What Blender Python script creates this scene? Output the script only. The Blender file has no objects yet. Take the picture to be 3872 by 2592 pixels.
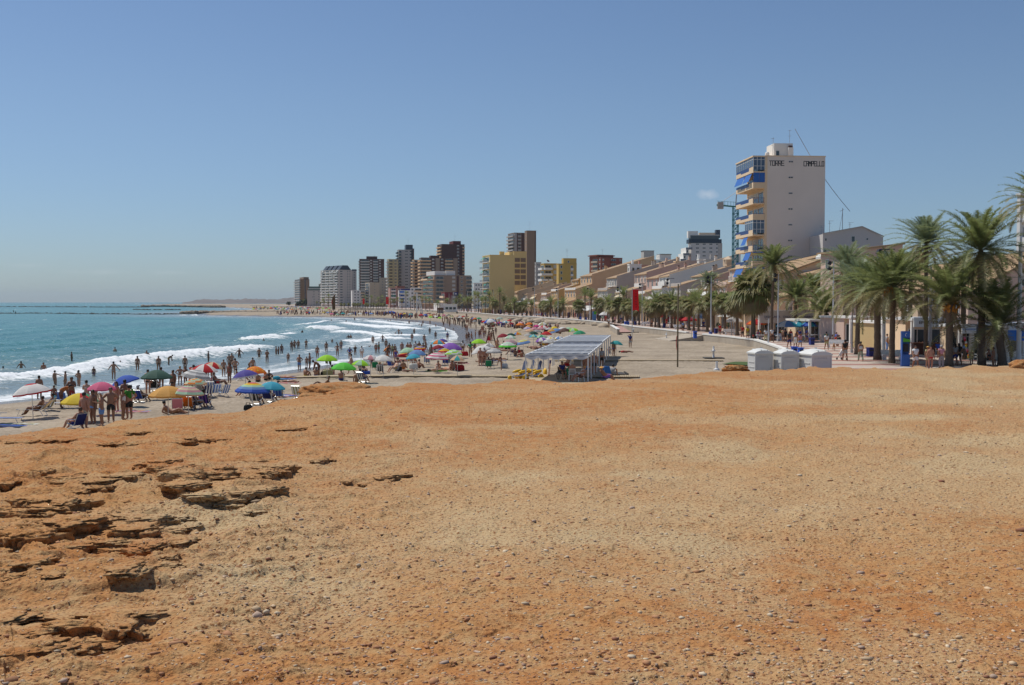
import bpy,bmesh,math,random
import numpy as np
from mathutils import Vector,Matrix,Quaternion
R=math.radians
rnd=random.Random(7)
sc=bpy.context.scene
COL=sc.collection

# ---------------- camera, sky, sun, exposure ----------------
CZ=7.3 # eye height above the sea
F=4000.0 # focal length in photo pixels (photo 3872 x 2592)
TH=math.atan((1296-1143)/F)
cam_d=bpy.data.cameras.new("camera");cam=bpy.data.objects.new("camera",cam_d);COL.objects.link(cam)
cam_d.sensor_width=36.0;cam_d.lens=36.0*F/3872;cam_d.clip_start=0.1;cam_d.clip_end=90000
cam.location=(0,0,CZ);cam.rotation_euler=(math.pi/2-TH,0,0)
sc.camera=cam
SUN_EL,SX,SY=R(58),-0.79,0.61 # direction towards the sun, on the ground
world=bpy.data.worlds.new("World");sc.world=world;world.use_nodes=True
nt=world.node_tree;nt.nodes.clear()
sky=nt.nodes.new("ShaderNodeTexSky");sky.sky_type='NISHITA';sky.sun_disc=False
sky.sun_elevation=SUN_EL;sky.sun_rotation=math.atan2(SX,SY);sky.altitude=10
sky.air_density=1.0;sky.dust_density=0.35;sky.ozone_density=2.6
bg=nt.nodes.new("ShaderNodeBackground");bg.inputs[1].default_value=0.080
wo=nt.nodes.new("ShaderNodeOutputWorld")
tcw=nt.nodes.new("ShaderNodeTexCoord");spw=nt.nodes.new("ShaderNodeSeparateXYZ");nt.links.new(tcw.outputs['Generated'],spw.inputs[0])
mrw=nt.nodes.new("ShaderNodeMapRange");mrw.interpolation_type='SMOOTHSTEP';mrw.inputs[1].default_value=-0.02;mrw.inputs[2].default_value=0.20;nt.links.new(spw.outputs[2],mrw.inputs[0])
mxw=nt.nodes.new("ShaderNodeMix");mxw.data_type='RGBA';mxw.inputs[6].default_value=(0.64,0.80,1.06,1);mxw.inputs[7].default_value=(0.86,0.93,1.04,1);nt.links.new(mrw.outputs[0],mxw.inputs[0])
muw=nt.nodes.new("ShaderNodeMix");muw.data_type='RGBA';muw.blend_type='MULTIPLY';muw.inputs[0].default_value=1.0
nt.links.new(sky.outputs[0],muw.inputs[6]);nt.links.new(mxw.outputs[2],muw.inputs[7]); # the one small white cloud left of the tower and faint wisps low over the sea
src_=muw.outputs[2]
for cpx,cpy,rx,ry,am in((2672,738,46,24,.40),(380,1030,120,12,.12),(640,1032,90,9,.10),(110,1005,90,8,.08),(3850,725,60,25,.18)):
 cd=Vector(((cpx-1936)/4000,1.0,(1143-cpy)/4000));mp=nt.nodes.new("ShaderNodeMapping");mp.vector_type='POINT';ln=cd.length
 mp.inputs['Location'].default_value=(-cd.x/ln*4000/rx,0,-cd.z/ln*4000/ry);mp.inputs['Scale'].default_value=(4000/rx,0.0,4000/ry);nt.links.new(tcw.outputs['Generated'],mp.inputs[0])
 nz=nt.nodes.new("ShaderNodeTexNoise");nz.inputs['Scale'].default_value=90;nz.inputs['Detail'].default_value=5;nt.links.new(tcw.outputs['Generated'],nz.inputs['Vector'])
 vl=nt.nodes.new("ShaderNodeVectorMath");vl.operation='LENGTH';nt.links.new(mp.outputs[0],vl.inputs[0])
 sb=nt.nodes.new("ShaderNodeMath");sb.operation='MULTIPLY_ADD';sb.inputs[1].default_value=1.6;nt.links.new(nz.outputs[0],sb.inputs[0]);nt.links.new(vl.outputs['Value'],sb.inputs[2])
 cr_=nt.nodes.new("ShaderNodeMapRange");cr_.inputs[1].default_value=1.75;cr_.inputs[2].default_value=.8;cr_.inputs[3].default_value=0;cr_.inputs[4].default_value=am;nt.links.new(sb.outputs[0],cr_.inputs[0])
 fr_=nt.nodes.new("ShaderNodeMath");fr_.operation='MULTIPLY';gt=nt.nodes.new("ShaderNodeMath");gt.operation='GREATER_THAN';gt.inputs[1].default_value=0;nt.links.new(spw.outputs[1],gt.inputs[0]);nt.links.new(gt.outputs[0],fr_.inputs[0]);nt.links.new(cr_.outputs[0],fr_.inputs[1])
 cm=nt.nodes.new("ShaderNodeMix");cm.data_type='RGBA';nt.links.new(fr_.outputs[0],cm.inputs[0]);nt.links.new(src_,cm.inputs[6]);cm.inputs[7].default_value=(9.2,9.4,10,1);src_=cm.outputs[2]
nt.links.new(src_,bg.inputs[0]);nt.links.new(bg.outputs[0],wo.inputs[0])
sun_d=bpy.data.lights.new("sun",'SUN');sun_d.energy=3.9;sun_d.angle=R(0.5);sun_d.color=(1.0,0.96,0.88)
sun=bpy.data.objects.new("sun",sun_d);COL.objects.link(sun)
to_sun=Vector((SX*math.cos(SUN_EL),SY*math.cos(SUN_EL),math.sin(SUN_EL)))
sun.rotation_euler=to_sun.to_track_quat('Z','Y').to_euler()
sc.view_settings.view_transform='Standard';sc.view_settings.look='None'
sc.view_settings.exposure=0.0;sc.view_settings.gamma=1.0;sc.view_settings.use_curve_mapping=False
sc.cycles.use_denoising=True
sc.cycles.max_bounces=6;sc.cycles.transparent_max_bounces=8;sc.cycles.volume_bounces=0
sc.cycles.caustics_reflective=False;sc.cycles.caustics_refractive=False

# ---------------- pixel <-> place ----------------
def ray(px,py):
 u=(px-1936)/F;v=-(py-1296)/F
 return u,math.cos(TH)+v*math.sin(TH),v*math.cos(TH)-math.sin(TH)
def W(px,py,z=0.0):
 dx,dy,dz=ray(px,py);t=(z-CZ)/dz
 return Vector((dx*t,dy*t,z))
def D(px,py,y):
 dx,dy,dz=ray(px,py);t=y/dy
 return Vector((dx*t,y,CZ+dz*t))
def Xat(px,y): # x of a pixel column at depth y (near the horizon)
 return(px-1936)/F*y

# ---------------- tagging ----------------
def tag(o,label=None,cat=None,group=None,kind=None):
 if label:o['label']=label
 if cat:o['category']=cat
 if group:o['group']=group
 if kind:o['kind']=kind
 return o
def empty(name,loc=(0,0,0),rz=0.0,label=None,cat=None,group=None):
 o=bpy.data.objects.new(name,None);o.empty_display_size=0.2;COL.objects.link(o)
 o.location=loc;o.rotation_euler=(0,0,rz)
 return tag(o,label,cat,group)
def link(name,me,parent=None,loc=(0,0,0),rz=0.0,mats=None):
 o=bpy.data.objects.new(name,me);COL.objects.link(o)
 if parent:o.parent=parent
 o.location=loc;o.rotation_euler=(0,0,rz)
 if mats:
  for i,m in enumerate(mats):
   if i<len(o.material_slots):
    o.material_slots[i].link='OBJECT';o.material_slots[i].material=m
 return o

# ---------------- materials ----------------
_mc={}
def mat(col,rough=0.75,metal=0.0,var=0.12,scale=6.0,bump=0.0,name=None,spec=0.4,trans=0.0):
 key=(tuple(round(c,3)for c in col),rough,metal,var,scale,bump,spec,trans)
 if key in _mc:return _mc[key]
 m=bpy.data.materials.new(name or "surface");m.use_nodes=True
 n=m.node_tree;b=n.nodes['Principled BSDF']
 b.inputs['Roughness'].default_value=rough;b.inputs['Metallic'].default_value=metal
 b.inputs['Specular IOR Level'].default_value=spec
 tc=n.nodes.new('ShaderNodeTexCoord')
 no=n.nodes.new('ShaderNodeTexNoise');no.inputs['Scale'].default_value=scale;no.inputs['Detail'].default_value=5
 n.links.new(tc.outputs['Object'],no.inputs['Vector'])
 mx=n.nodes.new('ShaderNodeMix');mx.data_type='RGBA'
 mx.inputs[6].default_value=(*[c*(1-var)for c in col],1)
 mx.inputs[7].default_value=(*[min(1,c*(1+var))for c in col],1)
 n.links.new(no.outputs['Fac'],mx.inputs[0]);n.links.new(mx.outputs[2],b.inputs['Base Color'])
 if bump:
  bp=n.nodes.new('ShaderNodeBump');bp.inputs['Strength'].default_value=bump;bp.inputs['Distance'].default_value=0.05
  n.links.new(no.outputs['Fac'],bp.inputs['Height']);n.links.new(bp.outputs[0],b.inputs['Normal'])
 if trans:
  tr=n.nodes.new('ShaderNodeBsdfTranslucent');n.links.new(mx.outputs[2],tr.inputs[0])
  ms=n.nodes.new('ShaderNodeMixShader');ms.inputs[0].default_value=trans
  out=n.nodes['Material Output']
  n.links.new(b.outputs[0],ms.inputs[1]);n.links.new(tr.outputs[0],ms.inputs[2]);n.links.new(ms.outputs[0],out.inputs[0])
 _mc[key]=m
 return m
def glassm(col=(0.03,0.045,0.055),rough=0.12):
 return mat(col,rough,var=0.3,scale=0.7,spec=0.8)

# ---------------- numpy noise ----------------
def _hash(ix,iy,seed):
 h=(ix.astype(np.int64)*374761393+iy.astype(np.int64)*668265263+seed*982451653)&0xffffffff
 h=((h^(h>>13))*1274126177)&0xffffffff
 return((h^(h>>16))&0xffff)/65535.0
def vnoise(x,y,seed=0):
 ix=np.floor(x);iy=np.floor(y);fx=x-ix;fy=y-iy
 fx=fx*fx*(3-2*fx);fy=fy*fy*(3-2*fy)
 a=_hash(ix,iy,seed);b=_hash(ix+1,iy,seed);c=_hash(ix,iy+1,seed);d=_hash(ix+1,iy+1,seed)
 return(a*(1-fx)+b*fx)*(1-fy)+(c*(1-fx)+d*fx)*fy
def fbm(x,y,seed=0,octv=4,lac=2.03,gain=0.5):
 s=0;amp=1;t=0
 for i in range(octv):
  s=s+amp*vnoise(x,y,seed+i*17);t+=amp;amp*=gain
  x=x*lac+3.7;y=y*lac-1.9
 return s/t
def sstep(a,b,x):
 t=np.clip((x-a)/(b-a),0,1);return t*t*(3-2*t)

# ---------------- mesh helpers ----------------
def np_mesh(name,V,Fq,mats=(),smooth=False,tri=False):
 me=bpy.data.meshes.new(name);V=np.asarray(V,np.float32);Fq=np.asarray(Fq,np.int32);k=Fq.shape[1]
 me.vertices.add(len(V));me.vertices.foreach_set('co',V.ravel())
 me.loops.add(Fq.size);me.loops.foreach_set('vertex_index',Fq.ravel())
 me.polygons.add(len(Fq));me.polygons.foreach_set('loop_start',np.arange(0,Fq.size,k,dtype=np.int32))
 if smooth:me.polygons.foreach_set('use_smooth',np.ones(len(Fq),bool))
 for m in mats:me.materials.append(m)
 me.update(calc_edges=True)
 return me
def grid_faces(nr,nc):
 i=np.arange(nr-1)[:,None]*nc+np.arange(nc-1)[None,:]
 return np.stack([i,i+1,i+nc+1,i+nc],-1).reshape(-1,4)
def attr(me,name,vals):
 a=me.attributes.new(name,'FLOAT','POINT');a.data.foreach_set('value',np.asarray(vals,np.float32).ravel())
def attr_col(me,name,cols):
 a=me.attributes.new(name,'FLOAT_COLOR','POINT');c=np.ones((len(cols),4),np.float32);c[:,:3]=cols
 a.data.foreach_set('color',c.ravel())

class MB:
 """collects shapes into ONE mesh; faces carry a material index"""
 def __init__(s):s.v=[];s.f=[];s.m=[];s.mi=0
 def add(s,vs,fs,mi=None):
  o=len(s.v);s.v+=[tuple(p)for p in vs];s.f+=[tuple(i+o for i in f)for f in fs]
  s.m+=[s.mi if mi is None else mi]*len(fs);return s
 def box(s,x0,x1,y0,y1,z0,z1,mi=None):
  vs=[(x0,y0,z0),(x1,y0,z0),(x1,y1,z0),(x0,y1,z0),(x0,y0,z1),(x1,y0,z1),(x1,y1,z1),(x0,y1,z1)]
  return s.add(vs,[(0,3,2,1),(4,5,6,7),(0,1,5,4),(1,2,6,5),(2,3,7,6),(3,0,4,7)],mi)
 def prism(s,prof,y0,y1,mi=None): # profile in x,z (counter-clockwise seen from -y), extruded along y
  n=len(prof)
  vs=[(x,y0,z)for x,z in prof]+[(x,y1,z)for x,z in prof]
  fs=[tuple(range(n)),tuple(range(2*n-1,n-1,-1))]+[((i+1)%n,i,i+n,(i+1)%n+n)for i in range(n)]
  return s.add(vs,fs,mi)
 def tube(s,pts,rads,n=6,mi=None,cap=True):
  pts=[Vector(p)for p in pts];vs=[];fs=[]
  if not isinstance(rads,(list,tuple)):rads=[rads]*len(pts)
  for i,p in enumerate(pts):
   d=(pts[min(i+1,len(pts)-1)]-pts[max(i-1,0)]).normalized()
   a=Vector((1,0,0))if abs(d.x)<0.8 else Vector((0,1,0))
   s1=d.cross(a).normalized();s2=d.cross(s1)
   for k in range(n):
    t=2*math.pi*k/n;vs.append(p+(s1*math.cos(t)+s2*math.sin(t))*rads[i])
  for i in range(len(pts)-1):
   for k in range(n):
    fs.append((i*n+k,i*n+(k+1)%n,(i+1)*n+(k+1)%n,(i+1)*n+k))
  if cap:fs+=[tuple(range(n))[::-1],tuple(range((len(pts)-1)*n,len(pts)*n))]
  return s.add(vs,fs,mi)
 def bar(s,a,b,w,h=None,mi=None): # box bar between two points
  a=Vector(a);b=Vector(b);d=(b-a).normalized();h=h or w
  up=Vector((0,0,1))if abs(d.z)<0.95 else Vector((0,1,0))
  s1=d.cross(up).normalized()*w/2;s2=s1.cross(d).normalized()*h/2
  vs=[p+q for p in(a,b)for q in(-s1-s2,s1-s2,s1+s2,-s1+s2)]
  return s.add(vs,[(3,2,1,0),(4,5,6,7),(0,1,5,4),(1,2,6,5),(2,3,7,6),(3,0,4,7)],mi)
 def lathe(s,prof,n=12,c=(0,0,0),mi=None): # prof: (r, z)
  vs=[];fs=[]
  for r,z in prof:
   for k in range(n):
    t=2*math.pi*k/n;vs.append((c[0]+r*math.cos(t),c[1]+r*math.sin(t),c[2]+z))
  for i in range(len(prof)-1):
   for k in range(n):
    fs.append((i*n+k,i*n+(k+1)%n,(i+1)*n+(k+1)%n,(i+1)*n+k))
  return s.add(vs,fs,mi)
 def ell(s,c,r,n=8,m=5,mi=None):
  prof=[(max(1e-3,math.sin(math.pi*i/m)),-math.cos(math.pi*i/m))for i in range(m+1)]
  k0=len(s.v);s.lathe(prof,n,(0,0,0),mi)
  for i in range(k0,len(s.v)):
   x,y,z=s.v[i];s.v[i]=(c[0]+x*r[0],c[1]+y*r[1],c[2]+z*r[2])
  return s
 def mesh(s,name,mats=(),smooth=False):
  me=bpy.data.meshes.new(name);me.from_pydata(s.v,[],s.f)
  for m in mats:me.materials.append(m)
  me.polygons.foreach_set('material_index',s.m)
  if smooth:me.polygons.foreach_set('use_smooth',[True]*len(s.f))
  me.update();return me
 def build(s,name,mats,parent=None,smooth=False,loc=(0,0,0),rz=0.0):
  if not isinstance(mats,(list,tuple)):mats=[mats]
  return link(name,s.mesh(name,mats,smooth),parent,loc,rz)
# ---------------- shoreline, wall line ----------------
SH_PX=[(-1500,1700),(-600,1590),(0,1526),(250,1500),(500,1476),(845,1437),(1000,1421),(1130,1402),(1250,1385),(1400,1362),(1500,1347),
 (1600,1332),(1700,1312),(1755,1294),(1764,1272),(1745,1252),(1690,1234),(1600,1219),(1500,1211),(1400,1205),
 (1250,1201),(1050,1198),(900,1196),(760,1193),(750,1181),(900,1176),(1000,1171),(900,1165),(780,1160),(700,1156),(640,1153),(500,1150)]
SH=np.array([[W(a,b,0.1).x,W(a,b,0.1).y]for a,b in SH_PX])
def shore_dist(x,y):
 """signed distance to the waterline: positive on the land side"""
 best=np.full(x.shape,1e12);sgn=np.ones(x.shape)
 for i in range(len(SH)-1):
  a=SH[i];b=SH[i+1];d=b-a;L2=d@d
  t=np.clip(((x-a[0])*d[0]+(y-a[1])*d[1])/L2,0,1)
  qx=x-(a[0]+t*d[0]);qy=y-(a[1]+t*d[1]);q=qx*qx+qy*qy
  m=q<best;best=np.where(m,q,best)
 # land test by ray crossing: land lies to +x of an odd number of crossings
 cnt=np.zeros(x.shape,int)
 for i in range(len(SH)-1):
  a=SH[i];b=SH[i+1]
  c=((a[1]>y)!=(b[1]>y));xi=a[0]+(y-a[1])*(b[0]-a[0])/(b[1]-a[1]if b[1]!=a[1]else 1e-9)
  cnt+=(c&(xi<x)).astype(int)
 land=(cnt%2==1)|(y<SH[0][1])
 return np.sqrt(best)*np.where(land,1,-1)
def sand_h(x,y):
 s=shore_dist(x,y)
 base=np.where(s>0,0.08+1.5*(1-np.exp(-s/13.0)),np.maximum(s*0.045,-2.0)+0.08)
 return base
def sandz(x,y):return float(sand_h(np.array([x]),np.array([y]))[0])
def on_sand(px,py):
 z=1.4
 for _ in range(6):
  p=W(px,py,z);z=sandz(p.x,p.y)
 p.z=z;return p
PZ=2.4 # promenade level
WALL_PX=[(3080,1368),(3000,1345),(2950,1320),(2900,1302),(2850,1287),(2760,1276),(2668,1267),(2605,1260),(2500,1247),(2400,1237),(2300,1222),(2190,1211),(2100,1205),(2000,1198),
 (1900,1193),(1800,1184),(1700,1178),(1600,1173),(1500,1168),(1380,1163.5)]
WALL=[W(a,b,PZ+0.05)for a,b in WALL_PX]
WALL+=[Vector((-150,960,0)),Vector((-260,1250,0)),Vector((-420,1700,0))]
def wallx(y):
 for a,b in zip(WALL,WALL[1:]):
  if a.y<=y<=b.y:return a.x+(b.x-a.x)*(y-a.y)/(b.y-a.y)
 return WALL[0].x if y<WALL[0].y else WALL[-1].x
def on_prom(px,py):return W(px,py,PZ)
def offs(pts,d): # polyline moved d metres inland (to +x side)
 out=[]
 for i,p in enumerate(pts):
  t=(pts[min(i+1,len(pts)-1)]-pts[max(i-1,0)]);t.z=0;t.normalize()
  out.append(Vector((p.x+t.y*d,p.y-t.x*d,0)))
 return out

# ---------------- the orange rock headland ----------------
EDGE=[(-900,1700),(-300,1672),(0,1648),(123,1632),(218,1616),(264,1621),(333,1619),(397,1609),(435,1592),(512,1588),(577,1581),(628,1573),(730,1569),(782,1565),
 (833,1566),(923,1557),(961,1537),(1012,1527),(1051,1514),(1100,1507),(1141,1503),(1200,1497),(1300,1484),(1400,1466),(1448,1459),(1500,1459),(1551,1448),(1628,1450),
 (1692,1452),(1730,1456),(1795,1451),(1846,1451),(1871,1441),(1935,1432),(2012,1435),(2079,1441),(2156,1452),(2258,1443),(2310,1434),(2412,1432),(2463,1429),(2528,1420),
 (2630,1414),(2656,1408),(2715,1407),(2833,1403),(2892,1402),(2946,1394),(2971,1401),(2987,1397),(3030,1392),(3071,1384),(3110,1389),(3186,1387),(3250,1394),
 (3310,1389),(3374,1398),(3438,1389),(3477,1383),(3515,1392),(3548,1393),(3587,1385),(3618,1393),(3669,1380),(3707,1379),(3758,1385),(3835,1383),(3860,1366),(3900,1358),(4100,1370),(4700,1380),(6000,1390)]
_eu=np.array([(a-1936)/F for a,b in EDGE]);_ey=np.array([float(b)for a,b in EDGE])
def zl(px,py,s=1.5047,ox=0,oy=1550):return(ox+px/s,oy+py/s)
SCARPS=[(.15,[(0,760),(120,800),(330,745),(440,745),(560,650)]),(.12,[(500,750),(600,720),(700,690),(850,660)]),
 (.07,[(670,800),(720,822),(760,790)]),(.06,[(430,840),(560,800),(640,822)]),(.06,[(720,850),(800,885),(900,870),(960,840),(1010,770)]),
 (.12,[(880,350),(940,400),(1010,430),(1070,510),(1110,470),(1170,430),(1250,400)]),(.07,[(1180,560),(1300,572),(1400,540),(1480,530),(1600,515)]),
 (.10,[(1430,440),(1560,410),(1640,350)]),(.06,[(1620,150),(1750,130)]),(.05,[(980,220),(1200,195)]),(.05,[(620,230),(750,235)]),(.05,[(220,200),(400,190)]),
 (.04,[(0,205),(120,215)]),(.16,[(480,1250),(560,1312),(690,1300),(770,1220)]),(.07,[(360,1210),(470,1225),(530,1200)]),
 (.09,[(150,1480),(210,1495),(280,1450),(410,1440),(520,1370)]),(.07,[(0,1280),(60,1260),(110,1220)]),(.07,[(0,1050),(60,990),(200,990)]),
 (.07,[(0,470),(80,465)]),(.06,[(450,500),(600,470)]),(.04,[(700,450),(840,435)]),(.06,[(980,690),(1090,700)]),(.05,[(1780,330),(1900,310)]),
 (.06,[(2170,412),(2260,400)]),(.04,[(1310,610),(1400,615)]),(.08,[(150,580),(260,600),(340,645),(420,590)]),(.05,[(770,1080),(830,1040)]),(.05,[(880,1005),(960,930)]),
 (.07,[(20,1510),(90,1500)]),(.05,[(430,1390),(560,1400),(640,1330)]),(.05,[(140,410),(300,420),(390,490)]),(.05,[(0,620),(110,640),(250,690)]),
 (.05,[(1430,300),(1500,290),(1560,300)]),(.04,[(1950,440),(2090,436)]),(.04,[(700,150),(860,140)]),(.05,[(860,690),(980,640),(1080,640)])]
def rock_h(x,y):
 r=np.hypot(x,y)
 u=x/np.maximum(y,0.3)
 left=sstep(0.02,-0.28,u) # rougher, ledgy ground towards the left
 h=5.7+0.10*(fbm(x*0.22,y*0.22,3,3)-0.5)
 h+=0.085*(fbm(x*1.3,y*1.3,11,4)-0.5)*(1+1.2*left)
 # layered ledges whose risers face the camera side, running from lower left to upper right
 def ledge(fy,fx,wa,ws,A,seed,msk,sh):
  q=fy*y-fx*x+wa*fbm(x*ws,y*ws*1.5,seed,3);fl=np.floor(q);fr=q-fl
  return A*msk*(fl+sstep(0.0,sh,fr)-q)*(0.4+1.2*vnoise(fl*3.7+x*.5,fl*1.3+y*0,seed))
 patch=sstep(0.42,0.62,fbm(x*0.45+7,y*0.6,83,3));patch2=sstep(0.45,0.60,fbm(x*1.1,y*1.1+5,87,3))
 h+=ledge(0.9,0.45,4.0,0.55,0.034,23,left*(0.2+0.8*patch),0.10)
 h+=ledge(2.6,1.1,5.0,1.1,0.017,33,(0.15+left)*patch2,0.14)
 h+=ledge(6.0,2.0,6.0,2.6,0.007,43,0.4+left,0.2)
 h+=0.020*(fbm(x*5,y*5,41,4)-0.5)*(0.7+1.4*left)
 h+=0.009*(fbm(x*17,y*17,51,4)-0.5)*(1+left)+0.005*(fbm(x*55,y*55,61,3)-0.5)
 lump=fbm(x*8+3,y*8,77,3);h+=0.012*sstep(0.66,0.76,lump)
 warp=0.30*(fbm(x*3.2,y*3.2,91,5)-0.5)*2;rag=0.75+0.7*fbm(x*4.1,y*4.1,95,3)
 for drop,pl in SCARPS:
  drop=0.46*drop+0.022
  P=[W(*zl(a,b),5.68)for a,b in pl]
  cx=sum(p.x for p in P)/len(P);cy=sum(p.y for p in P)/len(P)
  m=(np.abs(x-cx)<2.6)&(np.abs(y-cy)<3.0)
  if not m.any():continue
  xx=x[m];yy=y[m];wv=warp[m];best=np.full(xx.shape,1e9);side=np.zeros(xx.shape);endf=np.zeros(xx.shape)
  n=len(P)-1
  for i in range(n):
   ax,ay=P[i].x,P[i].y;dx,dy=P[i+1].x-ax,P[i+1].y-ay;L2=dx*dx+dy*dy+1e-9
   t=np.clip(((xx-ax)*dx+(yy-ay)*dy)/L2,0,1)
   qx=xx-ax-t*dx;qy=yy-ay-t*dy;q2=np.hypot(qx,qy)
   nrm=(dx*(yy-ay)-dy*(xx-ax))/math.sqrt(L2)
   k=q2<best;best=np.where(k,q2,best);side=np.where(k,nrm,side)
   endf=np.where(k,(i+t)/n,endf)
  fade=rag[m]*sstep(0,0.15,endf)*sstep(1,0.85,endf)
  sd=side+wv*0.5
  up=0.35*drop*sstep(-0.03,0.05,sd)*np.exp(-np.maximum(sd,0)/1.1)
  dn=-0.45*drop*np.exp(-((sd+0.07)/0.12)**2)
  far=np.exp(-(np.maximum(best-np.abs(side),0)/0.15)**2)
  h[m]+=(up+dn)*fade*far*np.exp(-(np.maximum(best-0.5,0)/0.5)**2)
 return h
def rock_final(u,rr):
 """u = x/y (tangent of azimuth), rr = depth y"""
 x=u*rr;y=rr;h=rock_h(x,y)
 ey=np.interp(u,_eu,_ey)+3.5*(fbm(u*160,u*0+2,5,3)-0.5)
 yE=(CZ-5.72)*F/(ey-1143) # depth at which the flat top reaches the silhouette
 zE=CZ-yE*(ey-1143)/F
 k=sstep(0.80,0.985,rr/yE);h=h*(1-k)+(zE+(h-5.7)*0.25)*k
 # keep everything before the brink at or below the line of sight to it
 lim=CZ-rr*(ey-1143)/F
 over=sstep(0.5,0.9,rr/yE)
 h=np.where(rr<yE,np.where(over>0,np.minimum(h,lim+(1-over)*5),h),h)
 s=(rr-yE)
 fall=5.72-4.6*sstep(0,3.2,s)+0.25*(fbm(x*1.5,y*1.5,8,4)-0.5)*sstep(0,1,s)-0.02
 return np.where(rr>yE,np.minimum(fall,lim-0.02),h),yE
# columns: dense inside the view, coarse outside
uu=np.concatenate([np.linspace(-1.3,-0.53,90)[:-1],np.linspace(-0.53,0.53,1150),np.linspace(0.53,1.3,90)[1:]])
py_rows=np.concatenate([np.linspace(4200,2640,60)[:-1],np.linspace(2640,1500,560)[:-1]])
r1=1.6*F/(py_rows-1143)
frac=np.linspace(0,1,190)
# rows: shared inner rows up to 60 % of the brink, then rows fitted to each column's brink
ey=np.interp(uu,_eu,_ey);yEc=(CZ-5.72)*F/(ey-1143)
NR=620
t=np.linspace(0,1,NR)[:,None]
sA=1.6/1.05;inv0=1/1.05
inv1=1/yEc[None,:]
rrA=1/(inv0*(1-t)**1.0+inv1*t) # uniform in screen rows
# concentrate rows in the visible part
t2=np.where(t<0.06,t*(0.72/0.06),0.72+(t-0.06)/0.94*0.28)
rrA=1/(inv0*(1-t2)+inv1*t2)
tailr=np.concatenate([[0.06,.15,.3,.5,.8],np.linspace(1.1,3.6,14),[6,12]])[:,None]
rr=np.concatenate([rrA,yEc[None,:]+tailr],0)
UU=np.broadcast_to(uu[None,:],rr.shape)
HH,_=rock_final(UU.ravel(),rr.ravel())
X=(UU*rr).ravel();Y=rr.ravel()
me=np_mesh("rock_headland",np.stack([X,Y,HH],-1),grid_faces(*rr.shape),smooth=True)
# where pale gravel lies on the orange earth (its own colour, seen in the photo)
def pale_mask(x,y):
 u=x/y;py=1143+1.6*F/y;px=1936+u*F
 band=np.exp(-((py-(2060-(px-700)*0.085))/230.0)**2)*sstep(350,900,px)
 band=np.maximum(band*0.95,0.8*np.exp(-((py-1500)/160.0)**2)*sstep(2500,3700,px))
 n=fbm(x*0.9,y*0.9,71,5)
 return np.clip(band*(0.60+1.5*(n-0.3))+0.40*sstep(0.5,0.7,n),0,1)
attr(me,"pale",pale_mask(X,Y))
def rock_mat():
 m=bpy.data.materials.new("orange_rock");m.use_nodes=True;n=m.node_tree;L=n.links.new;b=n.nodes['Principled BSDF']
 b.inputs['Roughness'].default_value=0.95;b.inputs['Specular IOR Level'].default_value=0.15
 tc=n.nodes.new('ShaderNodeTexCoord')
 def noise(s,d=6,dist=0.0):
  x=n.nodes.new('ShaderNodeTexNoise');x.inputs['Scale'].default_value=s;x.inputs['Detail'].default_value=d;x.inputs['Distortion'].default_value=dist
  L(tc.outputs['Object'],x.inputs['Vector']);return x
 def mix(f,a,c,mode='MIX'):
  x=n.nodes.new('ShaderNodeMix');x.data_type='RGBA';x.blend_type=mode
  for i,v in((0,f),(6,a),(7,c)):
   if isinstance(v,(tuple,float)):x.inputs[i].default_value=v if i==0 else(*v,1)
   else:L(v,x.inputs[i])
  return x.outputs[2]
 def ramp(src,p0,p1):
  x=n.nodes.new('ShaderNodeMapRange');x.inputs[1].default_value=p0;x.inputs[2].default_value=p1;L(src,x.inputs[0]);return x.outputs[0]
 at=n.nodes.new('ShaderNodeAttribute');at.attribute_name="pale"
 n1=noise(0.8,8,0.3);n2=noise(7,8);n3=noise(45,6);n4=noise(150,4)
 c=mix(ramp(n1.outputs[0],.36,.64),(0.418,0.168,0.052),(0.462,0.230,0.085))
 c=mix(ramp(n2.outputs[0],.42,.66),c,(0.455,0.276,0.125))
 c=mix(at.outputs['Fac'],c,(0.50,0.358,0.195))
 c=mix(ramp(n3.outputs[0],.52,.66),c,(0.24,0.095,0.035))
 vo=n.nodes.new('ShaderNodeTexVoronoi');vo.inputs['Scale'].default_value=42;L(tc.outputs['Object'],vo.inputs['Vector'])
 peb=n.nodes.new('ShaderNodeMath');peb.operation='MULTIPLY'
 L(ramp(vo.outputs['Distance'],.34,.22),peb.inputs[0]);sp=n.nodes.new('ShaderNodeSeparateColor');L(vo.outputs['Color'],sp.inputs[0])
 L(ramp(sp.outputs[0],.62,.66),peb.inputs[1])
 pc=mix(ramp(sp.outputs[1],.3,.7),(0.62,0.44,0.28),(0.34,0.17,0.10))
 pm=n.nodes.new('ShaderNodeMath');pm.operation='MULTIPLY';pm.inputs[1].default_value=0.75;L(peb.outputs[0],pm.inputs[0])
 c=mix(pm.outputs[0],c,pc)
 L(c,b.inputs['Base Color'])
 ad=n.nodes.new('ShaderNodeMath');ad.operation='ADD';L(n3.outputs[0],ad.inputs[0])
 m2=n.nodes.new('ShaderNodeMath');m2.operation='MULTIPLY';m2.inputs[1].default_value=0.35;L(n4.outputs[0],m2.inputs[0]);L(m2.outputs[0],ad.inputs[1])
 a2=n.nodes.new('ShaderNodeMath');a2.operation='MULTIPLY_ADD';a2.inputs[1].default_value=0.5;L(peb.outputs[0],a2.inputs[0]);L(ad.outputs[0],a2.inputs[2])
 bp=n.nodes.new('ShaderNodeBump');bp.inputs['Strength'].default_value=0.9;bp.inputs['Distance'].default_value=0.015
 L(a2.outputs[0],bp.inputs['Height']);L(bp.outputs[0],b.inputs['Normal'])
 return m
ROCKM=rock_mat();me.materials.append(ROCKM)
tag(link("rock_headland",me),"orange eroded rock and gravel shelf filling the foreground","rock",kind="structure")

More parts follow.
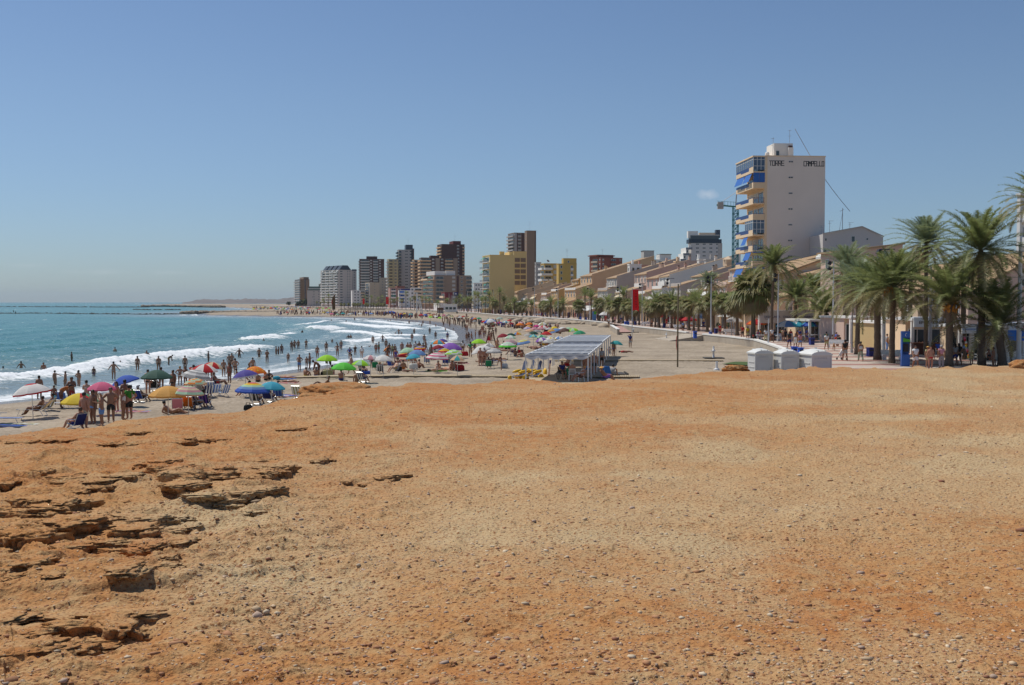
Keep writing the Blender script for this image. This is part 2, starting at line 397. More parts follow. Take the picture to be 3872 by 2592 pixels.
# broken crust standing along the eroded ledges, the same ground as the shelf
def ledges():
 rs=np.random.RandomState(11);ico=bmesh.new();bmesh.ops.create_icosphere(ico,subdivisions=4,radius=1.0)
 bv=np.array([v.co[:]for v in ico.verts]);bf=np.array([[v.index for v in f.verts]for f in ico.faces]);ico.free();VV=[];FF=[];o=0
 extra=[(rs.uniform(.01,.035),[(a,b),(a+rs.uniform(15,60),b-rs.uniform(-6,14))])for a,b in zip(rs.uniform(0,1500,18)**1.0,rs.uniform(140,1400,18))if a<1150-b*.45 or rs.rand()<.25]
 for drop,pl in SCARPS+extra:
  P=[W(*zl(a,b),5.68)for a,b in pl];S_=[(P[i].lerp(P[i+1],t))for i in range(len(P)-1)for t in np.arange(0,1,max(.06,.12/max(.12,(P[i+1]-P[i]).length)))]
  for p in S_:
   d=0.36*drop*rs.uniform(.3,1.25)+.004;rx=rs.uniform(.06,.19)*(0.6+drop*5);ry=rs.uniform(.08,.17)*(0.6+drop*4)
   cx=p.x+rs.normal()*.04;cy=p.y+ry*.7+rs.normal()*.03;u=cx/cy;h,_=rock_final(np.array([u]),np.array([cy]));sd=rs.rand()*50
   n=fbm(bv[:,0]*1.7+sd,bv[:,1]*1.7+bv[:,2]*1.1,5,3)-.5;n2=fbm(bv[:,0]*5+sd,bv[:,1]*5+bv[:,2]*6,6,3)-.5
   n3=fbm(bv[:,0]*13+sd,bv[:,1]*13+bv[:,2]*9,7,2)-.5;v=bv*(1+1.2*n+.7*n2+.30*n3)[:,None];z=v[:,2];z=np.where(z>.35,.35+(z-.35)*.45,z)+.30*n2+.15*n3;z=np.where(z<0.05,0.05+(z-0.05)*3.5,z);a=rs.uniform(-.5,.5)+.25
   x_=v[:,0]*rx;y_=v[:,1]*ry
   VV.append(np.stack([cx+x_*math.cos(a)-y_*math.sin(a),cy+x_*math.sin(a)+y_*math.cos(a),h[0]-d*.02+z*d],-1));FF.append(bf+o);o+=len(bv)
 V=np.concatenate(VV);me=np_mesh("rock_ledges",V,np.concatenate(FF),[ROCKM],smooth=True);attr(me,"pale",pale_mask(V[:,0],V[:,1]))
 tag(link("rock_ledges",me),kind="structure")
ledges()
# loose stones on the shelf: nobody could count them
def stones():
 rs=np.random.RandomState(5)
 ico=bmesh.new();bmesh.ops.create_icosphere(ico,subdivisions=1,radius=1.0)
 bv=np.array([v.co[:]for v in ico.verts]);bf=np.array([[v.index for v in f.verts]for f in ico.faces]);ico.free()
 N=30000
 py=1400+(2640-1400)*rs.rand(N)**0.8;px=rs.rand(N)*4100-110
 u=(px-1936)/F;y=1.58*F/(py-1143)
 ey=np.interp(u,_eu,_ey);ok=py>ey+8
 u=u[ok];y=y[ok];px=px[ok];py=py[ok];x=u*y;N=len(u)
 pm=pale_mask(x,y)
 keep=rs.rand(N)<0.35+0.75*pm+0.25*(px>900);x=x[keep];y=y[keep];u=u[keep];pm=pm[keep];N=len(u)
 h,_=rock_final(u,y)
 size=np.maximum(0.0036*np.exp(rs.randn(N)*0.60),0.00042*y*np.exp(rs.randn(N)*0.35))
 size=np.minimum(size,0.026*np.exp(rs.randn(N)*.2))
 ang=rs.rand(N)*6.28;el=1+rs.rand(N)*0.9;fl=0.35+rs.rand(N)*0.45
 jit=1+(rs.rand(N,len(bv))-0.5)*0.5
 v=bv[None]*jit[...,None]
 vx=v[...,0]*el[:,None];vy=v[...,1];vz=v[...,2]*fl[:,None]
 ca,sa=np.cos(ang)[:,None],np.sin(ang)[:,None]
 P=np.stack([(vx*ca-vy*sa)*size[:,None]+x[:,None],(vx*sa+vy*ca)*size[:,None]+y[:,None],vz*size[:,None]+(h+size*fl*0.2)[:,None]],-1)
 Fc=(bf[None]+(np.arange(N)*len(bv))[:,None,None]).reshape(-1,3)
 me=np_mesh("loose_stones",P.reshape(-1,3),Fc)
 pal=np.array([(0.56,0.40,0.24),(0.60,0.48,0.33),(0.40,0.19,0.09),(0.30,0.13,0.07),(0.42,0.30,0.22),(0.36,0.22,0.15),(0.50,0.25,0.12)])
 w=np.where((rs.rand(N)<0.3+0.5*pm),rs.choice([0,1,0,4],N),rs.choice([2,3,2,5,6,2,2,6,4,6,3],N))
 attr_col(me,"tint",np.repeat(pal[w]*(0.8+0.4*rs.rand(N,1)),len(bv),0))
 m=bpy.data.materials.new("stone");m.use_nodes=True;b=m.node_tree.nodes['Principled BSDF'];b.inputs['Roughness'].default_value=0.9
 a=m.node_tree.nodes.new('ShaderNodeAttribute');a.attribute_name="tint";m.node_tree.links.new(a.outputs['Color'],b.inputs['Base Color'])
 me.materials.append(m)
 tag(link("loose_stones",me),"small cream, rust and grey pebbles strewn over the orange rock","pebbles",kind="stuff")
stones()
def rock_lump(name,p,s,seed,label,m=None,cat="rock",grp=None,sub=4,rough=0.22):
 bm=bmesh.new();bmesh.ops.create_icosphere(bm,subdivisions=sub,radius=1.0)
 V=np.array([v.co[:]for v in bm.verts]);Fc=np.array([[v.index for v in f.verts]for f in bm.faces]);bm.free()
 n=fbm(V[:,0]*1.6+seed,V[:,1]*1.6+V[:,2]*2.2,seed,4)-0.5+0.5*(fbm(V[:,0]*6+seed,V[:,2]*9+V[:,1]*5,seed+3,3)-0.5)
 V=V*(1+n*rough*3)[:,None];V[:,2]=np.sign(V[:,2])*np.abs(V[:,2])**0.8
 V=V*np.array(s)
 o=link(name,np_mesh(name,V,Fc,[m or ROCKM],smooth=False),None,p,seed*1.3)
 return tag(o,label,cat,grp)
_p=D(1275,1466,23.5);rock_lump("rock_outcrop",(_p.x,_p.y,_p.z-0.06),(0.80,0.55,0.17),3,"low orange rock outcrop below the brink beside the sunbathing woman")
_p=D(1340,1480,22.3);rock_lump("rock_outcrop",(_p.x,_p.y,_p.z-0.09),(0.55,0.4,0.14),12,"long orange rock outcrop resting against the brink of the shelf")
_p=D(1190,1492,22.0);rock_lump("rock_outcrop",(_p.x,_p.y,_p.z-0.1),(0.34,0.3,0.14),5,"rounded orange rock outcrop next to the towel hung on a chair")
_p=D(2782,1396,24.6);rock_lump("boulder",(_p.x,_p.y,_p.z-0.01),(0.31,0.25,0.095),9,"rough brown boulder on the brink in front of the white cabins",sub=5,rough=0.3)
_p=D(3868,1388,25.5);rock_lump("boulder",(_p.x,_p.y,_p.z-0.05),(0.30,0.3,0.2),15,"pale orange boulder at the brink below the white lamp column",sub=4)

# ---------------- sand ----------------
def noise_ground(name,c1,c2,sc1=0.5,sc2=12,bump=0.4,dist=0.06,extra=None):
 m=bpy.data.materials.new(name);m.use_nodes=True;n=m.node_tree;L=n.links.new;b=n.nodes['Principled BSDF']
 b.inputs['Roughness'].default_value=0.95;b.inputs['Specular IOR Level'].default_value=0.2
 tc=n.nodes.new('ShaderNodeTexCoord')
 a=n.nodes.new('ShaderNodeTexNoise');a.inputs['Scale'].default_value=sc1;a.inputs['Detail'].default_value=8
 c=n.nodes.new('ShaderNodeTexNoise');c.inputs['Scale'].default_value=sc2;c.inputs['Detail'].default_value=6
 for x in(a,c):L(tc.outputs['Object'],x.inputs['Vector'])
 ad=n.nodes.new('ShaderNodeMath');ad.operation='ADD';L(a.outputs[0],ad.inputs[0]);L(c.outputs[0],ad.inputs[1])
 mr=n.nodes.new('ShaderNodeMapRange');mr.inputs[1].default_value=.8;mr.inputs[2].default_value=1.2;L(ad.outputs[0],mr.inputs[0])
 mx=n.nodes.new('ShaderNodeMix');mx.data_type='RGBA';mx.inputs[6].default_value=(*c1,1);mx.inputs[7].default_value=(*c2,1);L(mr.outputs[0],mx.inputs[0])
 out=mx.outputs[2]
 if extra:
  at=n.nodes.new('ShaderNodeAttribute');at.attribute_name="wet"
  mw=n.nodes.new('ShaderNodeMix');mw.data_type='RGBA';L(at.outputs['Fac'],mw.inputs[0]);L(out,mw.inputs[6]);mw.inputs[7].default_value=(*extra,1);out=mw.outputs[2]
  mv=n.nodes.new('ShaderNodeMapRange');mv.inputs[3].default_value=0.95;mv.inputs[4].default_value=0.18;L(at.outputs['Fac'],mv.inputs[0]);L(mv.outputs[0],b.inputs['Roughness'])
 L(out,b.inputs['Base Color'])
 bp=n.nodes.new('ShaderNodeBump');bp.inputs['Strength'].default_value=bump;bp.inputs['Distance'].default_value=dist
 L(c.outputs[0],bp.inputs['Height']);L(bp.outputs[0],b.inputs['Normal'])
 return m
SANDM=noise_ground("beach_sand",(0.27,0.215,0.155),(0.41,0.335,0.25),0.25,4.5,0.9,0.1,extra=(0.17,0.135,0.10))
pyr=np.concatenate([np.linspace(3000,1680,20)[:-1],np.linspace(1680,1300,260)[:-1],np.linspace(1300,1150,160)])
rows=5.9*F/(pyr-1143)
us=np.linspace(-0.62,0.42,700)
RRs=np.broadcast_to(rows[:,None],(len(rows),len(us)));USs=np.broadcast_to(us[None],RRs.shape)
X=(RRs*USs).ravel();Y=RRs.ravel();s=shore_dist(X,Y)
H=sand_h(X,Y);amp=sstep(3,12,s)*sstep(420,150,Y)
H=H+amp*(0.14*(fbm(X*0.9,Y*0.9,19,4)-0.5)+0.10*(fbm(X*2.6,Y*2.6,29,3)-0.5))
H=np.where(X>np.array([wallx(v)for v in rows])[:,None].repeat(len(us),1).ravel()+1.0,0.5,H)
me=np_mesh("beach_sand",np.stack([X,Y,H],-1),grid_faces(*RRs.shape),[SANDM],smooth=True)
attr(me,"wet",sstep(5.5+2.5*fbm(X*.1,Y*.1,3),1.5,s))
tag(link("beach_sand",me),kind="structure")

# ---------------- sea ----------------
def sea():
 py=np.concatenate([np.linspace(1700,1560,20)[:-1],np.linspace(1560,1190,620)[:-1],np.linspace(1190,1150,70)[:-1],[1149,1148,1147,1146,1145,1144.5]])
 rows=CZ*F/(py-1143);us=np.linspace(-0.60,0.03,800)
 RR=np.broadcast_to(rows[:,None],(len(rows),len(us)));U=np.broadcast_to(us[None],RR.shape)
 X=(RR*U).ravel();Y=RR.ravel();s=-shore_dist(X,Y) # s > 0 offshore
 # swell: crests roughly along the shore
 wob=9*(fbm(X*0.02,Y*0.02,2,3)-0.5)
 fade=sstep(900,200,Y)
 swell=np.sin((s+wob)*2*math.pi/13.0+1.0)*0.16+np.sin((s*0.93+wob*1.7)*2*math.pi/7.3)*0.07
 chop=0.34*(fbm(X*0.22,Y*0.55,7,4)-0.5)+0.20*(fbm(X*0.9,Y*1.8,9,3)-0.5)
 H=(swell+chop)*sstep(0,22,s)*fade+0.05*(fbm(X*.5,Y*.5,4,3)-.5)*sstep(0,3,s)*fade
 foam=np.zeros_like(X)
 # breakers, as polylines over the water: (height, width, points in the photo)
 br=[(.62,2.6,[(-300,1462),(0,1440),(120,1424),(240,1406),(340,1392),(440,1374),(560,1362),(700,1350),(830,1334),(940,1322),(1010,1312)]),
 (.75,3.0,[(915,1288),(975,1284),(1035,1278)]),(.35,1.4,[(1060,1266),(1100,1262)]),
 (.85,4.0,[(1170,1250),(1220,1246),(1262,1240)]),(.3,2.0,[(1240,1214),(1190,1224),(1130,1232)]),
 (.3,3.0,[(1280,1252),(1400,1262),(1500,1272),(1590,1268)]),(.28,2.5,[(1300,1292),(1420,1280),(1560,1284)]),(.3,5,[(1310,1222),(1400,1232),(1520,1240),(1600,1247)]),
 (.25,4,[(1400,1214),(1480,1222),(1560,1232)]),(.2,3,[(640,1334),(760,1322),(900,1316)])]
 wv=(fbm(X*0.18,Y*0.18,14,3)-0.5)*5
 for hgt,wd,pl in br:
  P=[W(a,b,0)for a,b in pl];best=np.full(X.shape,1e9);sd=np.zeros(X.shape);e=np.zeros(X.shape)
  for i in range(len(P)-1):
   a=P[i];d=P[i+1]-a;L2=d.x**2+d.y**2
   t=np.clip(((X-a.x)*d.x+(Y-a.y)*d.y)/L2,0,1)
   q=np.hypot(X-a.x-t*d.x,Y-a.y-t*d.y);nr=(d.x*(Y-a.y)-d.y*(X-a.x))/math.sqrt(L2)
   k=q<best;best=np.where(k,q,best);sd=np.where(k,nr,sd);e=np.where(k,(i+t)/(len(P)-1),e)
  out=np.sqrt(np.maximum(best**2-sd**2,0));endf=np.exp(-(out/3.0)**2)*sstep(0,.12,e+0.05)*sstep(1.05,.9,e)
  w2=wd*(0.75+0.6*fbm(X*.3,Y*.3,31,3));q=(sd+wv*0.12)
  H+=hgt*endf*(0.75+0.5*fbm(X*.25,Y*.25,44,3))*np.exp(-(q/(w2*0.7))**2)*np.where(q>0,1,1)+0.13*endf*np.exp(-(q/w2)**2)*(fbm(X*2,Y*2,12,3)-0.5)*2
  foam=np.maximum(foam,1.25*endf*np.exp(-(np.where(q>0,q/(w2*0.42),q/(w2*1.15)))**2))
 # lace of foam in the surf zone
 along=fbm(X*0.05+s*0.02,s*0.28+fbm(X*.06,Y*.06,9,2)*3,55,4)
 px=1936+X/Y*F;pyy=1143+CZ*F/Y
 zone=sstep(95,40,s)*sstep(-0.5,1.0,s)*(0.13+0.27*sstep(900,1250,px)*sstep(1395,1340,pyy))
 near_left=sstep(22,4,s)*0.52
 foam=np.maximum(foam,np.clip(zone*(0.45+3.4*(along-0.45)),0,1))
 foam=np.maximum(foam,np.clip(near_left+1.6*(along-0.5),0,0.85)*sstep(19,6,s)*sstep(-0.2,0.8,s))
 wash=np.exp(-((s-2.0-1.5*(fbm(X*.15,Y*.15,3,3)-.5)*2)/1.3)**2)*sstep(0.4,0.55,fbm(X*.07,Y*.07,6,3)+0.12)
 foam=np.maximum(foam,0.85*wash)
 cap=sstep(0.70,0.78,fbm(X*0.10,Y*0.30,101,3))*sstep(0.5,0.7,fbm(X*.5,Y*1.2,111,3))*sstep(60,140,s)
 foam=np.maximum(foam,0.7*cap)
 me=np_mesh("sea_water",np.stack([X,Y,H-0.0],-1),grid_faces(*RR.shape),smooth=True)
 attr(me,"foam",foam);attr(me,"shallow",sstep(70,5,s));attr(me,"height",H)
 m=bpy.data.materials.new("sea_water");m.use_nodes=True;n=m.node_tree;L=n.links.new;b=n.nodes['Principled BSDF']
 tc=n.nodes.new('ShaderNodeTexCoord');mp=n.nodes.new('ShaderNodeMapping');mp.inputs['Scale'].default_value=(0.55,1.0,1);L(tc.outputs['Object'],mp.inputs[0])
 def noise(s,d):
  x=n.nodes.new('ShaderNodeTexNoise');x.inputs['Scale'].default_value=s;x.inputs['Detail'].default_value=d;L(mp.outputs[0],x.inputs['Vector']);return x.outputs[0]
 def A(nm):x=n.nodes.new('ShaderNodeAttribute');x.attribute_name=nm;return x.outputs['Fac']
 def mr(src,a,c,o0=0,o1=1):x=n.nodes.new('ShaderNodeMapRange');x.inputs[1].default_value=a;x.inputs[2].default_value=c;x.inputs[3].default_value=o0;x.inputs[4].default_value=o1;L(src,x.inputs[0]);return x.outputs[0]
 def op(o,p,q):
  x=n.nodes.new('ShaderNodeMath');x.operation=o
  for i,v in enumerate((p,q)):
   if isinstance(v,(int,float)):x.inputs[i].default_value=v
   else:L(v,x.inputs[i])
  return x.outputs[0]
 def mix(f,p,q):
  x=n.nodes.new('ShaderNodeMix');x.data_type='RGBA'
  for i,v in((0,f),(6,p),(7,q)):
   if isinstance(v,tuple):x.inputs[i].default_value=(*v,1)
   else:L(v,x.inputs[i])
  return x.outputs[2]
 big=noise(0.02,4);mid=noise(0.9,6);fine=noise(3.5,5)
 deep=mix(mr(big,.35,.65),(0.017,0.138,0.130),(0.040,0.200,0.175))
 c=mix(A("shallow"),deep,(0.20,0.245,0.235))
 c=mix(mr(A("height"),0.2,0.7),c,(0.16,0.27,0.22))
 fm=mr(op('ADD',A("foam"),op('MULTIPLY',op('SUBTRACT',op('ADD',mid,fine),1.0),1.9)),0.36,0.95)
 c=mix(fm,c,(0.80,0.82,0.83));L(c,b.inputs['Base Color'])
 L(mr(fm,0,1,0.26,0.9),b.inputs['Roughness']);b.inputs['Specular IOR Level'].default_value=0.5
 bp=n.nodes.new('ShaderNodeBump');bp.inputs['Strength'].default_value=0.55;bp.inputs['Distance'].default_value=0.35
 L(op('ADD',mid,op('MULTIPLY',fine,0.35)),bp.inputs['Height']);L(bp.outputs[0],b.inputs['Normal'])
 me.materials.append(m)
 tag(link("sea_water",me),kind="structure")
 # calm water out of the frame
 o=MB();o.add([(-12500,-40,-2.2),(2900,-40,-2.2),(2900,19900,-2.2),(-12500,19900,-2.2)],[(0,1,2,3)]).build("seabed_ground",SANDM);tag(o_:=COL.objects["seabed_ground"],kind="structure")
sea()

# ---------------- promenade ----------------
def prom_mat():
 m=noise_ground("promenade_paving",(0.44,0.36,0.30),(0.52,0.44,0.37),0.3,2.0,0.1,0.02)
 n=m.node_tree;L=n.links.new;b=n.nodes['Principled BSDF'];src=b.inputs['Base Color'].links[0].from_socket
 at=n.nodes.new('ShaderNodeAttribute');at.attribute_name="across";tc=n.nodes.new('ShaderNodeTexCoord')
 wv=n.nodes.new('ShaderNodeTexWave');wv.wave_type='BANDS';wv.bands_direction='Y';wv.inputs['Scale'].default_value=0.055;wv.inputs['Distortion'].default_value=0
 L(tc.outputs['Object'],wv.inputs['Vector'])
 g=n.nodes.new('ShaderNodeMath');g.operation='GREATER_THAN';g.inputs[1].default_value=0.72;L(wv.outputs[0],g.inputs[0])
 k=n.nodes.new('ShaderNodeMix');k.data_type='RGBA';L(g.outputs[0],k.inputs[0]);L(src,k.inputs[6]);k.inputs[7].default_value=(0.36,0.20,0.165,1)
 # grey asphalt lane further inland
 ln=n.nodes.new('ShaderNodeMath');ln.operation='COMPARE';ln.inputs[1].default_value=0.68;ln.inputs[2].default_value=0.13;L(at.outputs['Fac'],ln.inputs[0])
 k2=n.nodes.new('ShaderNodeMix');k2.data_type='RGBA';L(ln.outputs[0],k2.inputs[0]);L(k.outputs[2],k2.inputs[6]);k2.inputs[7].default_value=(0.23,0.23,0.235,1)
 L(k2.outputs[2],b.inputs['Base Color']);return m
def strip(name,left,right,z0,z1,m,nx=8,close=True):
 """paved strip between two polylines with equal counts, z0 on the left"""
 n=len(left);V=[];A=[]
 for i in range(n):
  for j in range(nx+1):
   t=j/nx;p=left[i].lerp(right[i],t);V.append((p.x,p.y,z0+(z1-z0)*t));A.append(t)
 me=np_mesh(name,V,grid_faces(n,nx+1)[:,::-1],[m]);attr(me,"across",A);return me
def dens(P,k=4):
 out=[]
 for a,b in zip(P,P[1:]):
  for i in range(k):out.append(a.lerp(b,i/k))
 return out+[P[-1]]
near=[Vector((17.5,58,0)),Vector((20.0,74,0))]
WL=dens(near+[Vector((p.x,p.y,0))for p in WALL])
PR=[Vector((p.x+26+max(0,(p.y-300)*0.05),p.y+2,0))for p in WL]
tag(link("promenade_paving",strip("promenade_paving",WL,PR,PZ,PZ+0.02,prom_mat(),16)),kind="structure")
HILLM=noise_ground("town_ground",(0.25,0.2,0.15),(0.33,0.28,0.21),0.1,1,0.3,0.1)
PR2=[Vector((p.x+900,p.y+150,0))for p in PR];PRb=[Vector((p.x-.2,p.y,0))for p in PR]
tag(link("town_ground",strip("town_ground",PRb,PR2,PZ-0.01,26,HILLM,6)),kind="structure")
# sea wall: concrete face, white cap, cut by three gaps with ramps
CONC=noise_ground("concrete",(0.36,0.30,0.235),(0.46,0.40,0.32),0.6,6,0.3,0.04)
WHITE=mat((0.74,0.72,0.67),0.7,var=0.06,scale=1.5)
WHITEP=mat((0.78,0.78,0.77),0.4,var=0.04,scale=2.0)
def wall_run(P,label,gid):
 P=[Vector((p.x,p.y,0))for p in P];t=empty("sea_wall",(P[0].x,P[0].y,0),0,label,"wall","stretches of the promenade wall")
 o=P[0];m=MB();c=MB();I=offs(P,0.45);O=offs(P,-0.06);I2=offs(P,0.52)
 for i in range(len(P)-1):
  for(mb,A,B,z0,z1)in((m,P,I,-0.5,PZ+0.02),(c,O,I2,PZ+0.02,PZ+0.20)):
   vs=[(q.x-o.x,q.y-o.y,z)for z in(z0,z1)for q in(A[i],A[i+1],B[i+1],B[i])]
   mb.add(vs,[(0,1,2,3),(7,6,5,4),(0,4,5,1),(2,6,7,3)]+([(0,3,7,4)]if i==0 else[])+([(1,5,6,2)]if i==len(P)-2 else[]))
 m.build("wall_face",CONC,t);c.build("coping",WHITE,t)
def cut(i0,i1,y0=None,y1=None):
 P=[Vector((p.x,p.y,0))for p in WALL];Q=[p for p in P if(y0 is None or p.y>y0)and(y1 is None or p.y<y1)]
 if y0:Q=[Vector((wallx(y0),y0,0))]+Q
 if y1:Q=Q+[Vector((wallx(y1),y1,0))]
 return Q
gy=[W(2668,1267,PZ).y,W(2605,1260,PZ).y,W(2360,1230,PZ).y,W(2310,1224,PZ).y]
wall_run(cut(0,0,None,gy[0]),"curved low sea wall with white coping from the white cabins to the first gap",0)
wall_run(cut(0,0,gy[1],gy[2]),"straight low sea wall with white coping between the gap and the pink ramp",1)
wall_run(cut(0,0,gy[3],560),"sea wall above the piled boulders, white coping",2)
wall_run(cut(0,0,560,None),"far sea wall with white coping behind the distant beach umbrellas",3)
yA,yB=gy[0],gy[1];t=empty("gap_ramp",(0,0,0),0,"paved ramp running down to the sand through the gap by the tall blue container","ramp");m=MB()
m.add([(wallx(yA)+.3,yA-.3,PZ-.02),(wallx(yB)+.3,yB+.3,PZ-.02),(wallx(yB)-5,yB+.3,1.52),(wallx(yA)-5,yA-.3,1.52),(wallx(yA)+.3,yA-.3,1),(wallx(yB)+.3,yB+.3,1),(wallx(yB)-5,yB+.3,1),(wallx(yA)-5,yA-.3,1)],[(0,1,2,3),(0,3,7,4),(1,5,6,2),(3,2,6,7)]);m.build("slope",CONC,t)
# pink ramp and its white side wall
PINK=mat((0.42,0.25,0.21),0.85,var=0.1)
a=W(2345,1232,PZ);b_=W(2455,1240,PZ);c_=W(2375,1258,1.75);d_=W(2335,1258,1.75)
me=bpy.data.meshes.new("ramp");me.from_pydata([tuple(W(2322,1234,PZ)),tuple(W(2345,1232,PZ+.0)),tuple(W(2388,1256,1.62)),tuple(W(2345,1257,1.62))],[],[(0,3,2,1)]);me.materials.append(PINK)
tag(link("beach_ramp",me),"short pink paved ramp dropping from the promenade to the sand","ramp")
t=empty("ramp_wall",(0,0,0),0,"pale wall with white coping slanting down beside the pink ramp","wall")
A0=W(2308,1232,PZ+.1);B0=W(2334,1248,PZ-0.1)
m=MB();m.add([(A0.x,A0.y,0),(B0.x,B0.y,0),(B0.x+.4,B0.y,0),(A0.x+.4,A0.y,0),(A0.x,A0.y,PZ+.1),(B0.x,B0.y,2.3),(B0.x+.4,B0.y,2.3),(A0.x+.4,A0.y,PZ+.1)],[(0,3,2,1),(4,5,6,7),(0,1,5,4),(1,2,6,5),(2,3,7,6),(3,0,4,7)]);m.build("wall_face",CONC,t)
m=MB();m.bar((A0.x+.2,A0.y,PZ+.2),(B0.x+.2,B0.y-.1,2.4),0.55,0.16);m.build("coping",WHITE,t)
# ---------------- buildings ----------------
DARKG=glassm();SHUT=mat((0.55,0.52,0.46),0.6,var=0.08);FRAMEW=mat((0.70,0.69,0.66),0.5,var=0.05)
AWN={'b':mat((0.05,0.18,0.55),0.8,trans=0.2),'g':mat((0.03,0.36,0.25),0.8,trans=0.2),'c':mat((0.72,0.62,0.42),0.8,trans=0.2),'w':mat((0.75,0.74,0.70),0.8,trans=0.2)}
RAIL=mat((0.03,0.05,0.14),0.4,var=0.1);TILE=mat((0.47,0.31,0.175),0.85,var=0.22,scale=5,bump=0.5);
def _ribs(m):
 n=m.node_tree;tc=n.nodes.new('ShaderNodeTexCoord');w=n.nodes.new('ShaderNodeTexWave');w.bands_direction='Y';w.inputs['Scale'].default_value=1.3;w.inputs['Distortion'].default_value=.6
 n.links.new(tc.outputs['Object'],w.inputs['Vector']);b=n.nodes['Principled BSDF'];src=b.inputs['Base Color'].links[0].from_socket
 x=n.nodes.new('ShaderNodeMix');x.data_type='RGBA';x.blend_type='MULTIPLY';x.inputs[0].default_value=.45;n.links.new(src,x.inputs[6]);n.links.new(w.outputs[0],x.inputs[7]);n.links.new(x.outputs[2],b.inputs['Base Color'])
_ribs(TILE);DKROOF=mat((0.05,0.07,0.10),0.5,var=0.2)
GREYM=mat((0.35,0.35,0.36),0.5,metal=0.3,var=0.06);BLACKM=mat((0.02,0.02,0.025),0.5)
_wm={}
def win_mesh(w,h,kind='win',fm=None):
 """window seen on a wall facing -y, centre at origin: frame with a set-back pane; part mesh"""
 k=(round(w,2),round(h,2),kind,fm.name_full if fm else '')
 if k in _wm:return _wm[k]
 m=MB();f=min(0.09,w*0.1);d=0.06
 m.box(-w/2,w/2,-0.07,0.02,-h/2,-h/2+f,0);m.box(-w/2,w/2,-0.07,0.02,h/2-f,h/2,0)
 m.box(-w/2,-w/2+f,-0.07,0.02,-h/2+f,h/2-f,0);m.box(w/2-f,w/2,-0.07,0.02,-h/2+f,h/2-f,0)
 if w>1.0:m.box(-f*.35,f*.35,-0.06,0.02,-h/2+f,h/2-f,0)
 m.box(-w/2+f,w/2-f,-0.02,0.01,-h/2+f,h/2-f,1)
 if kind=='half':m.box(-w/2+f,w/2-f,-0.045,-0.021,0.05,h/2-f,2)
 if kind=='shut':m.box(-w/2+f,w/2-f,-0.045,-0.021,-h/2+f,h/2-f,2)
 _wm[k]=m.mesh("window",[fm or FRAMEW,DARKG,SHUT]);return _wm[k]
def balc_mesh(w,d,matr,style='solid',side=True,rail=RAIL):
 k=(round(w,2),round(d,2),matr.name_full,style,rail.name_full)
 if k in _wm:return _wm[k]
 m=MB();m.box(-w/2,w/2,-d,0.02,-0.2,0.0,0)
 if style=='solid':m.box(-w/2,w/2,-d,-d+0.12,0,0.95,0);m.box(-w/2,-w/2+.12,-d+.12,0,0,0.95,0);m.box(w/2-.12,w/2,-d+.12,0,0,0.95,0)
 else:
  m.box(-w/2,w/2,-d,-d+0.05,0.9,0.97,1)
  n=max(3,int(w/0.35))
  if style=='glass':m.box(-w/2+.05,w/2-.05,-d+.01,-d+0.04,0.05,0.9,1)
  else:
   for i in range(n+1):
    x=-w/2+w*i/n;m.box(max(x-.02,-w/2),min(x+.02,w/2),-d,-d+0.04,0,0.9,1)
 _wm[k]=m.mesh("balcony",[matr,rail]);return _wm[k]
